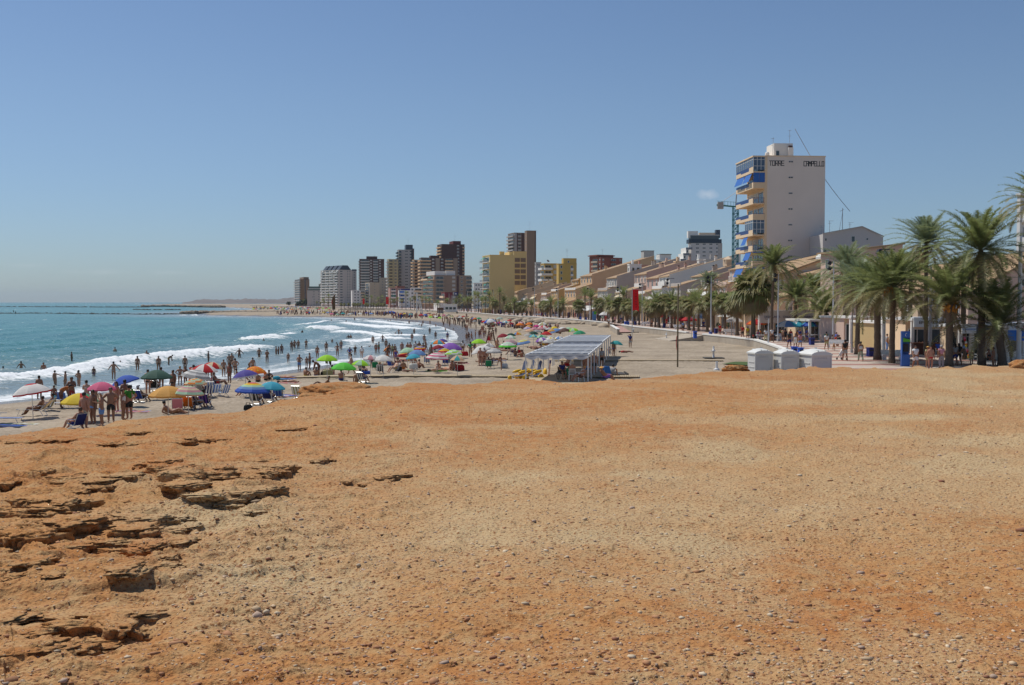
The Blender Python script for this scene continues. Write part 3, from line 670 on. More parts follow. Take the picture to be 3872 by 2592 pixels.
class Bldg:
 """a building: nearest ground corner under pixel c, its sea-side face spans l..c and its near face c..r"""
 def __init__(s,name,label,l,c,r,ytop,dist,wallm,yaw=0.0,z0=None,storey=2.9,cat="building",group=None,roofc=True,lrec=None):
  s.dist=dist;ztop=D(c,ytop,dist).z;s.z0=z0 if z0 is not None else 1.5
  s.H=ztop-s.z0;s.storey=storey;s.x=Xat(c,dist)
  a=yaw;s.a=a
  # right face direction (cos a, sin a); left face direction (-sin a, cos a)
  def solve(px,dx,dy):
   u=(px-1936)/F;return(u*dist-s.x)/(dx-u*dy)
  s.wr=solve(r,math.cos(a),math.sin(a))if r>c else 6.0
  s.wl=solve(l,-math.sin(a),math.cos(a))if l<c else(lrec or 12.0)
  if s.wl<0 or s.wl>60:s.wl=lrec or 14.0
  if lrec and l>=c:s.wl=lrec
  s.root=empty(name,(s.x,dist,s.z0),a,label,cat,group)
  s.wm=wallm;s.name=name
  m=MB();m.box(0,s.wr,0,s.wl,0,s.H)
  m.build("walls",wallm,s.root)
  if roofc:MB().box(-0.12,s.wr+.12,-0.12,s.wl+.12,s.H,s.H+0.35).build("parapet",wallm,s.root)
  s.n=max(1,int(round(s.H/storey)))
  s.count=0
 def face(s,f,u,z,off=0.0):
  """(location, rotation) on face f ('R' near face, 'L' sea face), u metres from the corner"""
  if f=='R':return(u,-off,z),0.0
  return(-off,u,z),-math.pi/2
 def grid(s,f,u0,u1,ncol,w,h,rows=None,kind='win',z=1.6,fm=None,skip=()):
  W_=s.wr if f=='R' else s.wl
  me=win_mesh(w,h,kind,fm)
  for r in range(s.n if rows is None else rows):
   zz=s.H-(r+1)*s.storey+z
   if zz<0.8:break
   if r in skip:continue
   for c in range(ncol):
    s.count+=1
    u=(u0+(u1-u0)*(c+0.5)/ncol)*W_
    l,a=s.face(f,u,zz,0.01);link("window",me,s.root,l,a)
 def balc(s,f,u0,u1,matr,d=1.3,style='solid',rows=None,awn=None,p=0.4,rail=RAIL,first=0,glass=True):
  W_=s.wr if f=='R' else s.wl;w=(u1-u0)*W_;u=(u0+u1)/2*W_
  me=balc_mesh(w,d,matr,style,rail=rail)
  for r in range(first,s.n if rows is None else rows):
   zz=s.H-(r+1)*s.storey
   if zz<2:break
   l,a=s.face(f,u,zz,0.0);link("balcony",me,s.root,l,a)
   if glass:
    l,a=s.face(f,u,zz+1.25,0.012);link("window",win_mesh(w*0.8,2.1,'win'),s.root,l,a)
   if awn and rnd.random()<p:
    n=max(1,int(w/2.6));k=rnd.randrange(n);ww=w/n*0.92;uu=(u0*W_)+w*(k+0.5)/n
    l,a=s.face(f,uu,zz+2.45,0.0)
    MB().add([(-ww/2,-.04,0),(ww/2,-.04,0),(ww/2,-d-.35,-1.15),(-ww/2,-d-.35,-1.15),(-ww/2,-.04,.05),(ww/2,-.04,.05),(ww/2,-d-.35,-1.1),(-ww/2,-d-.35,-1.1)],
 [(0,3,2,1),(4,5,6,7),(2,3,7,6),(0,1,5,4),(0,4,7,3),(1,2,6,5)]).build("awning",AWN[awn],s.root,loc=l,rz=a)
 def strip(s,f,u0,u1,matr,z0=0.0,z1=None,d=0.05,name="wall_panel"):
  W_=s.wr if f=='R' else s.wl;w=(u1-u0)*W_;z1=s.H-0.02 if z1 is None else z1
  l,a=s.face(f,(u0+u1)/2*W_,0,0)
  MB().box(-w/2,w/2,-d,0.02,z0,z1).build(name,matr,s.root,loc=l,rz=a)
 def block(s,x0,x1,y0,y1,z0,z1,matr,name="roof_room"):
  MB().box(x0*s.wr,x1*s.wr,y0*s.wl,y1*s.wl,z0,z1).build(name,matr,s.root)
 def aerial(s,x,y,h=4,z=None):
  z=s.H if z is None else z
  m=MB();m.tube([(0,0,0),(0,0,h)],0.05,4)
  for k in(0.95,0.8,0.7):m.bar((-.9*k,0,h*k),(.9*k,0,h*k),.05);
  m.build("aerial",GREYM,s.root,loc=(x*s.wr,y*s.wl,z))

CREAM=mat((0.794,0.589,0.384),0.85,var=0.07,scale=0.8);PINKW=mat((0.691,0.589,0.525),0.85,var=0.05,scale=0.5)
TAN=mat((0.717,0.486,0.282),0.85,var=0.1,scale=0.5);BROWN=mat((0.115,0.062,0.052),0.9,var=0.12,scale=0.6);YEL=mat((0.717,0.538,0.243),0.85,var=0.06,scale=0.3)
OCHRE=mat((0.589,0.397,0.115),0.85,var=0.08,scale=0.4);BEIGE=mat((0.538,0.435,0.320),0.85,var=0.07,scale=0.4);BRICK=mat((0.27,0.088,0.06),0.9,var=0.15,scale=0.8)
GREYW=mat((0.461,0.429,0.397),0.85,var=0.06,scale=0.3);OLIVE=mat((0.538,0.448,0.243),0.85,var=0.08,scale=0.3);TBROWN=mat((0.301,0.198,0.134),0.9,var=0.06,scale=0.3)
WHT=mat((0.794,0.768,0.717),0.8,var=0.05,scale=0.5);DKBLUE=mat((0.03,0.05,0.075),0.5,var=0.1);SALMON=mat((0.589,0.320,0.230),0.85,var=0.08)
GRAYB=mat((0.20,0.21,0.24),0.6,var=0.08)

# Tower at the right with the painted name
T=Bldg("apartment_tower","tall tower with blank pinkish side wall painted TORRE CAMPELLO and blue balcony awnings",2889,2888,3114,592,198,mat((0.78,0.67,0.58),.85,var=.07,scale=.3),yaw=0.07,z0=3.5,storey=2.9,roofc=False,lrec=11.3)
MB().box(-0.06,T.wr+.06,-0.06,T.wl+.06,T.H,T.H+0.18).build("roof_edge",CREAM,T.root)
LW=T.wl
T.strip('L',0.0,0.045,CREAM,d=0.10,name="corner_pilaster");T.strip('L',0.94,1.0,CREAM,d=0.06,name="corner_pilaster")
T.strip('R',0.0,0.035,CREAM,d=0.03,name="corner_pilaster")
T.strip('L',0.045,0.94,CREAM,d=0.012,name="recess_wall")
stor=2.93
for r in range(11):
 zz=T.H-(r+1)*stor+0.15
 if zz<0.5:break
 # balcony: deep floor projecting over the sea side, cream parapet with a notch of blue panels
 u0,u1=0.0,LW;m=MB();dp=2.25
 m.box(-dp,-.005,u0,u1,zz-.22,zz)
 m.box(-dp,-dp+.12,u0+.12,u1*.24,zz,zz+.88);m.box(-dp,-dp+.12,u1*.24,u1*.72,zz,zz+.28);m.box(-dp,-dp+.12,u1*.72,u1,zz,zz+.55)
 if r not in(0,2,4,5):m.box(-dp,-.005,u0,u0+.12,zz,zz+.88)
 m.build("balcony",CREAM,T.root)
 m=MB();m.box(-dp+.02,-dp+.07,u1*.24,u1*.72,zz+.28,zz+.98);m.box(-dp+.02,-dp+.07,u1*.72,u1,zz+.55,zz+.98);m.box(-dp+.03,-dp+.08,u0,u1*.24,zz+.9,zz+.97);m.box(-dp,-.01,u0+.03,u0+.08,zz+.92,zz+.99)
 if r in(2,5):
  for k in range(12):m.box(-dp+k*dp/12,-dp+k*dp/12+.03,u0+.04,u0+.07,zz,zz+.92)
 m.build("balcony_rail",mat((0.02,0.05,0.18),0.4),T.root)
 for uu,ww in((.2,3.0),(.48,2.8),(.78,2.8)):
  l,a=T.face('L',uu*LW,zz+1.2,0.03);link("window",win_mesh(ww,2.1,'half' if(r+int(uu*10))%3==0 else 'win'),T.root,l,a)
 aw={1:[(.1,.45),(.5,.95)],5:[(.3,1.6/3)],6:[(.1,.42)],7:[(.55,.98),(.15,.3)],9:[(.15,.45)]}.get(r,[])
 for v0,v1 in aw:
  v0*=LW;v1*=LW;m=MB();z1=zz+2.6;z2=zz+1.1;xa=-dp+.1;xb=-dp-.55
  m.add([(xa,v0,z1),(xa,v1,z1),(xb,v1,z2),(xb,v0,z2),(xa,v0,z1+.06),(xa,v1,z1+.06),(xb,v1,z2+.05),(xb,v0,z2+.05)],[(0,3,2,1),(4,5,6,7),(0,1,5,4),(1,2,6,5),(2,3,7,6),(3,0,4,7)])
  m.build("awning",AWN['b'],T.root)
 if r==1:
  for k in range(2):MB().box(-dp+.05+k*1.1,-dp+1.1+k*1.1,u0-.03,u0+.02,zz+.95,zz+2.68).build("awning",AWN['b'],T.root)
 if r in(6,7,10):MB().box(-dp,-.02,u0-.25,u0+.02,zz+2.45,zz+2.65).build("awning",AWN['b'],T.root)
 if r in(0,4): # glazed-in balconies
  gl=mat((0.05,0.08,0.14),0.12,var=0.3,scale=0.7,spec=0.8);m=MB();m.box(-dp+.04,-.03,u0+.03,u0+.06,zz+.3,zz+2.68,1);e=u1 if r==0 else u1*.45;m.box(-dp+.03,-dp+.06,u0+.1,e,zz+1.0,zz+2.68,1)
  for k in range(4):xx=-dp+.02+k*(dp-.08)/3;m.box(xx-.04,xx+.04,u0-.01,u0+.07,zz+.3,zz+2.68,0)
  for zq in(zz+.95,zz+2.15):m.box(-dp+.06,-.05,u0-.012,u0+.068,zq,zq+.08,0)
  for k in range(10 if r==0 else 5):yy=u0+.1+(e-u0-.1)*k/(9 if r==0 else 4);m.box(-dp-.005,-dp+.075,yy-.04,yy+.04,zz+.98,zz+2.68,0)
  m.box(-dp-.008,-dp+.078,u0,e,zz+2.2,zz+2.28,0);m.build("glazing",[FRAMEW,gl],T.root)
# roof slab over the balconies
m=MB();m.box(-2.4,-.07,-.1,LW,T.H-.12,T.H+.12);m.build("roof_slab",CREAM,T.root)
# stair housing, chimney and masts
MB().box(T.wr*.20,T.wr*.515,2.0,6.5,T.H+.18,T.H+2.75).build("stair_housing",WHT,T.root)
m=MB();m.box(T.wr*.425,T.wr*.505,1.3,1.99,T.H+.18,T.H+1.9);m.box(T.wr*.435,T.wr*.495,1.4,1.9,T.H+1.9,T.H+2.25,1);m.build("chimney",[WHT,BROWN],T.root)
link("roof_door",win_mesh(0.75,1.1),T.root,(T.wr*.26,1.99,T.H+.85))
m=MB();m.lathe([(0.42,0),(0.42,.55),(.25,.8),(0,.85)],10);m.build("water_tank",WHT,T.root,loc=(T.wr*.07,1.4,T.H+.18))
for(xx,yy,hh)in((.19,2.5,3.3),(.49,3,2.7)):
 m=MB();m.tube([(0,0,0),(0.12 if hh>3 else 0,0,hh)],0.035,5)
 for k in(.93,.55):m.bar((-.35,0,hh*k),(.35,0,hh*k+.05),.04);m.bar((-.1,-.3,hh*k),(.1,.3,hh*k),.03)
 m.build("aerial",GREYM,T.root,loc=(T.wr*xx,yy,T.H+(2.75 if hh<3 else.6)))
for r in range(7):
 zz=T.H-.95-r*stor
 for dx in((-.22,.22)if r not in(2,4)else(0,)):
  link("window",win_mesh(0.34 if r not in(2,4)else 0.72,0.26,'win',GREYM),T.root,(T.wr*.425+dx,-0.01,zz))
# painted letters
STROKES={'T':["00-04"],}
def letters(text,x0,z0,w,h,gap,parent):
 seg={'T':[((0,1),(1,1)),((.5,1),(.5,0))],'O':[((0,0),(0,1)),((0,1),(1,1)),((1,1),(1,0)),((1,0),(0,0))],'R':[((0,0),(0,1)),((0,1),(1,1)),((1,1),(1,.5)),((1,.5),(0,.5)),((.45,.5),(1,0))],
 'E':[((0,0),(0,1)),((0,1),(1,1)),((0,.5),(.85,.5)),((0,0),(1,0))],'C':[((1,1),(0,1)),((0,1),(0,0)),((0,0),(1,0))],'A':[((0,0),(0,1)),((0,1),(1,1)),((1,1),(1,0)),((0,.5),(1,.5))],
 'M':[((0,0),(0,1)),((0,1),(.5,.5)),((.5,.5),(1,1)),((1,1),(1,0))],'P':[((0,0),(0,1)),((0,1),(1,1)),((1,1),(1,.5)),((1,.5),(0,.5))],'L':[((0,1),(0,0)),((0,0),(1,0))]}
 m=MB();t=.13
 for i,ch in enumerate(text):
  ox=x0+i*(w+gap)
  for k,(a,b)in enumerate(seg[ch]):
   ax,az,bx,bz=ox+a[0]*w,z0+a[1]*h,ox+b[0]*w,z0+b[1]*h
   dx,dz=bx-ax,bz-az;L_=math.hypot(dx,dz);nx,nz=-dz/L_*t/2,dx/L_*t/2;ex,ez=dx/L_*t/2,dz/L_*t/2
   y=-0.012-0.002*k
   m.add([(ax-ex+nx,y,az-ez+nz),(ax-ex-nx,y,az-ez-nz),(bx+ex-nx,y,bz+ez-nz),(bx+ex+nx,y,bz+ez+nz)],[(0,1,2,3)])
 m.build("painted_name",BLACKM,parent)
letters("TORRE",T.wr*.070,T.H-1.68,.44,.86,.14,T.root)
letters("CAMPELLO",T.wr*.642,T.H-1.72,.36,.86,.135,T.root)
# cable run from the tower mast to the low roof
def cable(px0,py0,y0,px1,py1,y1,lab):
 a=D(px0,py0,y0);b=D(px1,py1,y1);pts=[a.lerp(b,i/12)-Vector((0,0,1.0*math.sin(math.pi*i/12)))for i in range(13)]
 o=MB().tube(pts,0.05,4).build("cable",GREYM);tag(o,lab,"cable")
cable(3006,488,201,3214,800,205,"thin cable sagging from the tower roof mast down to a lower roof mast")

# tower crane behind the tower
cr=empty("tower_crane",(Xat(2778,230),230,3),0,"teal lattice tower crane with a short grey counter-jib behind the tower","crane")
m=MB();mw=1.1;Hc=D(2778,782,230).z-3
for sx in(-1,1):
 for sy in(-1,1):m.bar((sx*mw/2,sy*mw/2,0),(sx*mw/2,sy*mw/2,Hc),.14)
for i in range(int(Hc/1.3)):
 z=i*1.3
 for sy in(-1,1):m.bar((-mw/2,sy*mw/2,z),(mw/2,sy*mw/2,z+1.3),.09);m.bar((mw/2,sy*mw/2,z),(-mw/2,sy*mw/2,z+1.3),.09);m.bar((-mw/2,sy*mw/2,z),(mw/2,sy*mw/2,z),.09)
m.build("mast",mat((0.02,0.16,0.19),0.5),cr)
m=MB();m.bar((.6,0,Hc-.1),(-4.1,0,Hc+.35),.35,.3);m.bar((.6,0,Hc+.9),(-4.1,0,Hc+1.2),.06);
for k in range(6):m.bar((-.4-k*.65,0,Hc),(-.4-k*.65,0,Hc+1.1),.06)
m.build("counter_jib",mat((0.04,0.2,0.16),0.5),cr)
MB().box(-3.9,-2.7,-.5,.5,Hc-.5,Hc+.95).build("counterweight",mat((0.36,0.35,0.34),0.8),cr)
m=MB();m.tube([(-3,0,Hc+1),(0.2,0,Hc+3.2)],.05,4);m.tube([(0,0,Hc),(0.25,0,Hc+3.4)],.12,4);m.build("tie_rod",GREYM,cr)

# --- high-rises along the bay, from the far left ---
B=Bldg("apartment_block","leftmost far brown tower with pale glazed balconies and a taller stair shaft",1116,1137,1171,1058,1290,BROWN,yaw=0.35)
B.balc('L',0.0,1.0,GREYW,d=1.6,style='solid');B.strip('R',0.0,0.45,mat((0.25,0.16,0.09),.9));B.grid('R',.47,.62,1,2.2,1.6);B.block(.42,1.0,.1,.8,B.H,B.H+3.2,TBROWN);B.strip('R',.62,1.0,TBROWN,d=.4);B.aerial(.5,.3,6,B.H+3.2)
B=Bldg("apartment_block","low grey-beige block beside the leftmost far tower",1160,1162,1214,1100,1240,GREYW,yaw=0.1);B.grid('R',.4,.6,1,1.2,1.6);B.grid('R',.75,.95,1,1.4,1.2)
B.block(.1,1.05,.2,.8,B.H,B.H+5,mat((0.10,0.15,0.13),0.7),"upper_storey");B.block(.05,1.1,.15,.2,B.H+2,B.H+2.6,WHT,"balcony")
B=Bldg("apartment_block","small beige block with stacked windows peeping between far towers",1204,1206,1222,1076,1260,BEIGE,yaw=0.1);B.grid('R',.1,.9,2,1.6,1.5)
B=Bldg("apartment_block","white block with rows of hung balconies and dark blue hipped roofs",1214,1282,1332,1022,1170,mat((0.62,0.55,0.48),.85,var=.05),yaw=0.62)
for k in range(4):B.balc('L',.02+k*.245,.02+k*.245+.215,WHT,d=1.6,style='solid',awn='w',p=.45)
B.grid('R',.08,.30,1,3.0,1.2);B.grid('R',.58,.92,2,1.0,1.2)
for k in range(4):
 y0=.06+k*.245;m=MB();wl,wr=B.wl,B.wr
 m.prism([(wr*.05,0),(wr*.95,0),(wr*.7,5.0),(wr*.3,5.0)],wl*(y0-.05),wl*(y0+.12));m.build("hipped_roof",DKBLUE,B.root,loc=(0,0,B.H+.36))
B=Bldg("apartment_block","narrow grey wing with a dark roof beside the white hipped-roof block",1331,1333,1349,1026,1180,GREYW,yaw=0.2);B.grid('R',.25,.75,1,1.4,1.4);B.block(-.05,1.05,0,1,B.H+.36,B.H+2,DKBLUE,"roof")
B=Bldg("apartment_block","wide dark brown tower with long white balcony bands",1352,1360,1454,981,1120,BROWN,yaw=0.12)
WB=mat((0.50,0.47,0.43),.8)
B.balc('R',.04,.42,WB,d=1.0);B.balc('R',.55,.76,WB,d=1.0);B.grid('R',.44,.50,1,2.0,1.2,kind='shut');B.grid('R',.79,.86,1,2.0,1.2,kind='shut');B.balc('L',.1,.9,WB,d=1.0);B.block(.28,.72,.2,.8,B.H+.36,B.H+3.2,BROWN);B.aerial(.6,.5,5)
B=Bldg("apartment_block","plain beige five-storey block with a white corner strip",1382,1397,1435,1070,1080,BEIGE,yaw=0.35);B.balc('L',.05,.95,GREYW,d=1.2,style='bars');B.grid('R',.45,.65,1,.9,.9);B.strip('R',0,.05,WHT,d=.1)
B=Bldg("apartment_block","plain taller beige block behind the one with a white corner strip",1433,1435,1467,1052,1120,BEIGE,yaw=0.1);B.grid('R',.2,.9,2,1.1,.9);B.block(.0,.4,.2,.6,B.H,B.H+1.5,BEIGE)
B=Bldg("apartment_block","low cream block beside far palms with small balconies",1328,1332,1384,1100,1090,WHT,yaw=0.2);B.grid('R',.1,.55,2,1.6,1.4);B.balc('R',.6,.95,CREAM,d=1.0)
B=Bldg("apartment_block","olive-cream stepped wing in front of the tall grey tower",1464,1471,1506,982,1010,OLIVE,yaw=0.3);B.balc('L',.05,.95,GREYW,d=1.3);B.balc('R',.0,.45,OLIVE,d=1.2);B.grid('R',.55,.9,1,2.2,1.2)
B=Bldg("apartment_block","tall grey-beige tower with a near-black rooftop shaft",1502,1508,1560,946,1020,GREYW,yaw=0.2);B.balc('L',.1,.9,DKBLUE,d=1.4);B.balc('R',.0,.22,GREYW,d=1.2,style='bars');B.grid('R',.42,.72,1,3.0,1.0);B.grid('R',.80,.97,1,2.2,1.8);B.block(.55,1.05,.1,.9,B.H,B.H+5.2,DKROOF);B.strip('R',.93,1.04,mat((.04,.045,.05),.8),d=.3);B.aerial(.75,.4,6,B.H+5)
B=Bldg("apartment_block","slim red-brown wing on the right of the tall grey-beige tower",1556,1558,1567,942,1030,mat((0.22,0.10,0.08),.9),yaw=0.1);B.grid('R',.2,.8,1,1.0,1.2)
B=Bldg("apartment_block","low pink block with balconies and a red brick upper storey",1468,1476,1530,1090,930,mat((0.46,0.27,0.22),.85),yaw=0.25);B.balc('R',.05,.4,WHT,d=1.1,awn='g',p=.4);B.grid('R',.5,.95,2,1.4,1.3);B.block(.5,1.05,.1,.9,B.H,B.H+1.6,BRICK,"upper_storey")
B=Bldg("apartment_block","low white house with blue awnings between the pink block and the towers",1506,1508,1552,1100,900,WHT,yaw=0.2);B.balc('R',.05,.5,WHT,d=1.1,awn='b',p=.9);B.grid('R',.6,.95,1,1.4,1.3);B.block(.2,1.0,.1,.9,B.H,B.H+1.6,mat((.05,.05,.2),.5),"solar_roof")
B=Bldg("apartment_block","squat white block below the tan balconied tower",1550,1552,1600,1090,860,WHT,yaw=0.1);B.balc('R',.3,.95,CREAM,d=1.0);B.grid('R',.04,.26,1,1.4,1.3)
B=Bldg("apartment_block","orange-tan tower of stepped balconies left of the dark brown one",1559,1566,1592,984,960,TAN,yaw=0.4,storey=2.85);B.balc('R',.0,1.0,TAN,d=1.4);B.balc('L',.0,1.0,TAN,d=1.4)
B=Bldg("apartment_block","wide tan and brown tower with stacked balconies at its corner",1586,1594,1732,976,920,BROWN,yaw=0.25,storey=2.85)
B.balc('R',.0,.26,TAN,d=1.5);B.balc('L',.0,1.0,TAN,d=1.4);B.grid('R',.28,.36,1,2.0,1.3,kind='shut');B.strip('R',.385,.50,mat((.33,.25,.19),.85),d=.15);B.grid('R',.53,.60,1,2.0,1.3,kind='half');B.balc('R',.64,.86,TAN,d=1.3);B.strip('R',.87,.99,mat((.33,.25,.19),.85),d=.15);B.block(.26,.5,.1,.8,B.H,B.H+2.2,BROWN)
B=Bldg("apartment_block","dark chocolate tower with a reddish stair house and tall mast",1654,1672,1757,925,960,BROWN,yaw=0.3,storey=2.9)
B.balc('L',.05,.95,TAN,d=1.2);B.grid('R',.66,.76,1,2.0,1.6,kind='half');B.balc('R',.90,1.0,TAN,d=1.3);B.block(.52,.86,.1,.9,B.H,B.H+3.4,mat((.17,.05,.045),.9));B.aerial(.66,.4,6,B.H+3.3)
B=Bldg("apartment_block","broad terraced block with green awnings and a white roof box",1595,1643,1782,1043,760,mat((0.34,0.24,0.17),.85,var=.06),yaw=0.36,storey=2.85)
B.balc('L',.0,1.0,CREAM,d=1.6,awn='g',p=1.0,style='bars',rail=GREYM);B.balc('L',.4,.9,CREAM,d=1.62,awn='g',p=.8,rows=1);B.balc('R',.02,.26,CREAM,d=1.2,style='bars',rail=GREYM);B.grid('R',.46,.58,1,2.2,1.4,kind='shut');B.strip('R',.60,.66,BROWN,d=.1);B.grid('R',.70,.78,1,1.6,1.4);B.balc('R',.84,1.04,CREAM,d=1.5,style='bars',rail=GREYM)
B.block(.06,.6,.15,.8,B.H,B.H+3.4,WHT);B.block(.35,.6,.1,.14,B.H,B.H+3.6,WHT)
B=Bldg("house","low block with a plum side wall behind the flags",1668,1683,1712,1108,650,mat((0.20,0.035,0.04),.85),yaw=0.3);B.balc('L',.05,.95,CREAM,d=1.2)
B=Bldg("house","low white block beside the plum-walled one",1640,1660,1690,1150,640,WHT,yaw=0.3);B.balc('L',.05,.95,WHT,d=1.2)
B=Bldg("house","small white building between the terraced block and the yellow one",1790,1792,1830,1072,760,WHT,yaw=0.1);B.grid('R',.1,.9,3,1.2,1.2)
B=Bldg("apartment_block","yellow block with a blank side wall and green awnings on the seaward edge",1825,1853,1946,967,470,YEL,yaw=0.26,storey=2.9)
B.balc('L',.0,1.0,WHT,d=1.4,awn='g',p=.9,style='bars',rail=GREYM);B.block(.85,1.02,.2,.8,B.H,B.H+1.9,YEL)
for k in(.62,.5,.55):m=MB();m.box(-.4,.4,-.4,.4,0,1.8);m.box(-.5,.5,-.5,.5,1.8,2.0);m.build("chimney",YEL,B.root,loc=(k*B.wr,2+3*k,B.H))
B=Bldg("apartment_block","yellow rear wing with brown lattice panels adjoining the yellow block",1940,1943,1991,954,500,YEL,yaw=0.2,storey=2.75)
for c in range(2):
 for r in range(5):
  l,a=B.face('R',(.27+c*.46)*B.wr,B.H-2.7*(r+1)-1.0,0);MB().box(-B.wr*.2,B.wr*.2,-.1,.02,-.95,.95).build("lattice_panel",mat((.24,.17,.12),.9),B.root,loc=l,rz=a)
B=Bldg("apartment_block","tallest brown tower with a blank stair shaft, overhanging upper flats",1921,1945,1990,882,880,TBROWN,yaw=0.3,storey=2.9)
B.balc('L',.0,1.0,GREYW,d=1.5);B.strip('R',0.0,.2,GREYW,d=.3);B.balc('R',.28,.55,GREYW,d=.7);B.strip('R',.60,.82,BROWN,d=.2);B.balc('R',.84,.99,GREYW,d=.6);B.strip('R',.20,.28,BROWN,d=.2)
B=Bldg("apartment_block","blank brown stair tower rising beside the tallest flats",1984,1992,2027,874,860,TBROWN,yaw=0.2,storey=2.9);B.grid('L',.2,.8,1,1.6,1.5);B.strip('R',.85,1.0,mat((.18,.11,.075),.9),d=.04);B.aerial(.4,.4,8)
B=Bldg("apartment_block","narrow grey block right of the tallest brown tower",2022,2026,2046,994,760,GREYW,yaw=0.2);B.grid('L',.1,.9,1,1.5,1.3);B.grid('R',.1,.9,1,2.4,1.5,kind='half')
B=Bldg("apartment_block","white-banded yellow flats carrying a satellite dish",2044,2058,2110,999,560,OCHRE,yaw=0.3,storey=2.95);B.balc('L',0,1,WHT,d=1.5);B.balc('R',.0,.55,WHT,d=1.3);B.grid('R',.66,.95,1,2.0,1.8,kind='shut')
m=MB();m.lathe([(0.02,0),(.5,.1),(.9,.35),(.92,.38),(.5,.16),(.02,.06)],12);m.tube([(0,0,0),(0,0,-1)],.06,5);o=m.build("satellite_dish",mat((.4,.3,.25),.7),B.root,loc=(B.wr*.3,1,B.H+1.4));o.rotation_euler=(R(50),0,R(30))
B=Bldg("apartment_block","mustard yellow block with a raised right half and small dark windows",2104,2112,2180,1000,540,OCHRE,yaw=0.2,storey=2.95);B.grid('R',.08,.22,1,1.0,1.5);B.balc('R',.66,.80,WHT,d=.8);B.block(.27,1.0,.05,.9,B.H-.01,B.H+3.1,OCHRE,"upper_storey");B.aerial(.5,.3,5,B.H+3);l,a=B.face('R',.55*B.wr,B.H+1.3,-.05*B.wl+.02);link("window",win_mesh(.9,1.1),B.root,l,a)
B=Bldg("apartment_block","dark red brick block with tiers of small balconies, above the tiled roofs",2228,2272,2352,976,700,BRICK,yaw=0.5,storey=2.9)
B.balc('L',.25,.75,BEIGE,d=1.0);B.grid('L',.06,.16,1,1.2,1.5,kind='half');B.grid('R',.05,.15,1,1.2,1.5,kind='half');B.balc('R',.45,.72,BRICK,d=1.0);B.grid('R',.85,.97,1,1.2,1.4);B.block(.0,.75,.3,1.0,B.H,B.H+2.3,mat((.24,.09,.06),.9));B.block(-.05,.8,.25,1.05,B.H+1.4,B.H+2.0,BRICK,"cornice");B.aerial(.4,.6,4,B.H+2.3)
B=Bldg("apartment_block","white modern flats with dark window recesses and a boxed roof tower",2440,2458,2538,984,560,WHT,yaw=0.2,storey=2.9)
B.balc('R',.36,.58,GRAYB,d=.8,style='glass',rail=BLACKM);B.grid('R',.66,.76,1,.9,.8);B.grid('R',.12,.24,1,.9,.8);B.balc('R',.78,.98,GRAYB,d=.8,style='glass',rail=BLACKM);B.balc('L',.1,.9,GRAYB,d=1.0,rail=BLACKM,style='glass')
B.block(.46,1.0,.1,.8,B.H,B.H+3.0,WHT,"upper_storey");B.block(-.24,.24,.3,.9,B.H,B.H+4.9,mat((.50,.48,.44),.8));B.block(.5,1.02,.05,.82,B.H+3.0,B.H+3.3,BLACKM,"roof_edge");B.block(-.26,.26,.28,.92,B.H+4.9,B.H+5.1,BLACKM,"roof_edge")
# stepped white ziggurat with rounded corner
B=Bldg("apartment_block","pale grey stepped block with a dark banded crown and terraces cascading left",2600,2612,2722,920,600,mat((0.60,0.57,0.55),.8,var=.04),yaw=0.05,storey=2.2,lrec=24)
for c in range(4):B.grid('R',.12+c*.23,.12+c*.23+.18,1,1.9,.8,kind='win')
for k in range(1,6):
 z1=B.H-k*3.2+3.2-.1;x1=-k*1.5;m=MB();m.box(x1-1.5,x1+.0,-.3+.1*k,14,0,z1-2.4);m.build("terrace",[WHT],B.root)
 MB().box(x1-1.6,x1+2.0,-.45+.1*k,-.3+.1*k,z1-3.6,z1-2.4).build("dark_band",GRAYB,B.root);link("window",win_mesh(1.0,1.6),B.root,(x1-.75,-.32+.1*k,z1-4.6))
B.block(-.08,1.04,-.02,.8,B.H,B.H+2.2,DKBLUE,"crown");B.block(-.02,.95,.05,.7,B.H+2.2,B.H+4.4,mat((.08,.11,.12),.4),"crown_glass");B.block(-.0,.97,.03,.72,B.H+4.4,B.H+4.7,WHT,"roof_edge");B.block(-.1,.24,.1,.5,B.H+3,B.H+6.8,WHT);B.block(.86,1.0,.1,.5,B.H+3,B.H+7.6,DKROOF);B.block(.3,.85,.2,.5,B.H+4.5,B.H+6.0,BEIGE)
m=MB();m.lathe([(2.4,0),(2.4,B.H)],14);m.build("rounded_corner",GREYW,B.root,loc=(B.wr-.8,2.3,0))

# white gabled building right of the tower
gx0=Xat(3108,190);gx1=Xat(3335,190);g=empty("gabled_building",(gx0,190,4),0,"large pale grey gable-ended building right of the painted tower","building")
zt=lambda px,py,d=190:D(px,py,d).z-4
m=MB();m.prism([(0,0),(gx1-gx0,0),(gx1-gx0,zt(3333,897)),(Xat(3254,190)-gx0,zt(3254,859)),(0,zt(3110,886))],0,14);m.build("walls",mat((0.56,0.53,0.51),.85,var=.04),g)
m=MB();w=gx1-gx0;m.bar((-.1,-.1,zt(3110,886)+.08),(Xat(3254,190)-gx0,-.1,zt(3254,859)+.08),.3,.16);m.bar((Xat(3254,190)-gx0,-.1,zt(3254,859)+.08),(w+.1,-.1,zt(3333,897)+.08),.3,.16);m.build("verge",GREYW,g)
for px,py,ww,hh in((3119,907,.35,.5),(3222,905,.7,1.1),(3116,950,.7,.7),(3275,905,.4,.4)):
 link("window",win_mesh(ww,hh),g,(Xat(px,190)-gx0,-.01,zt(px,py)))
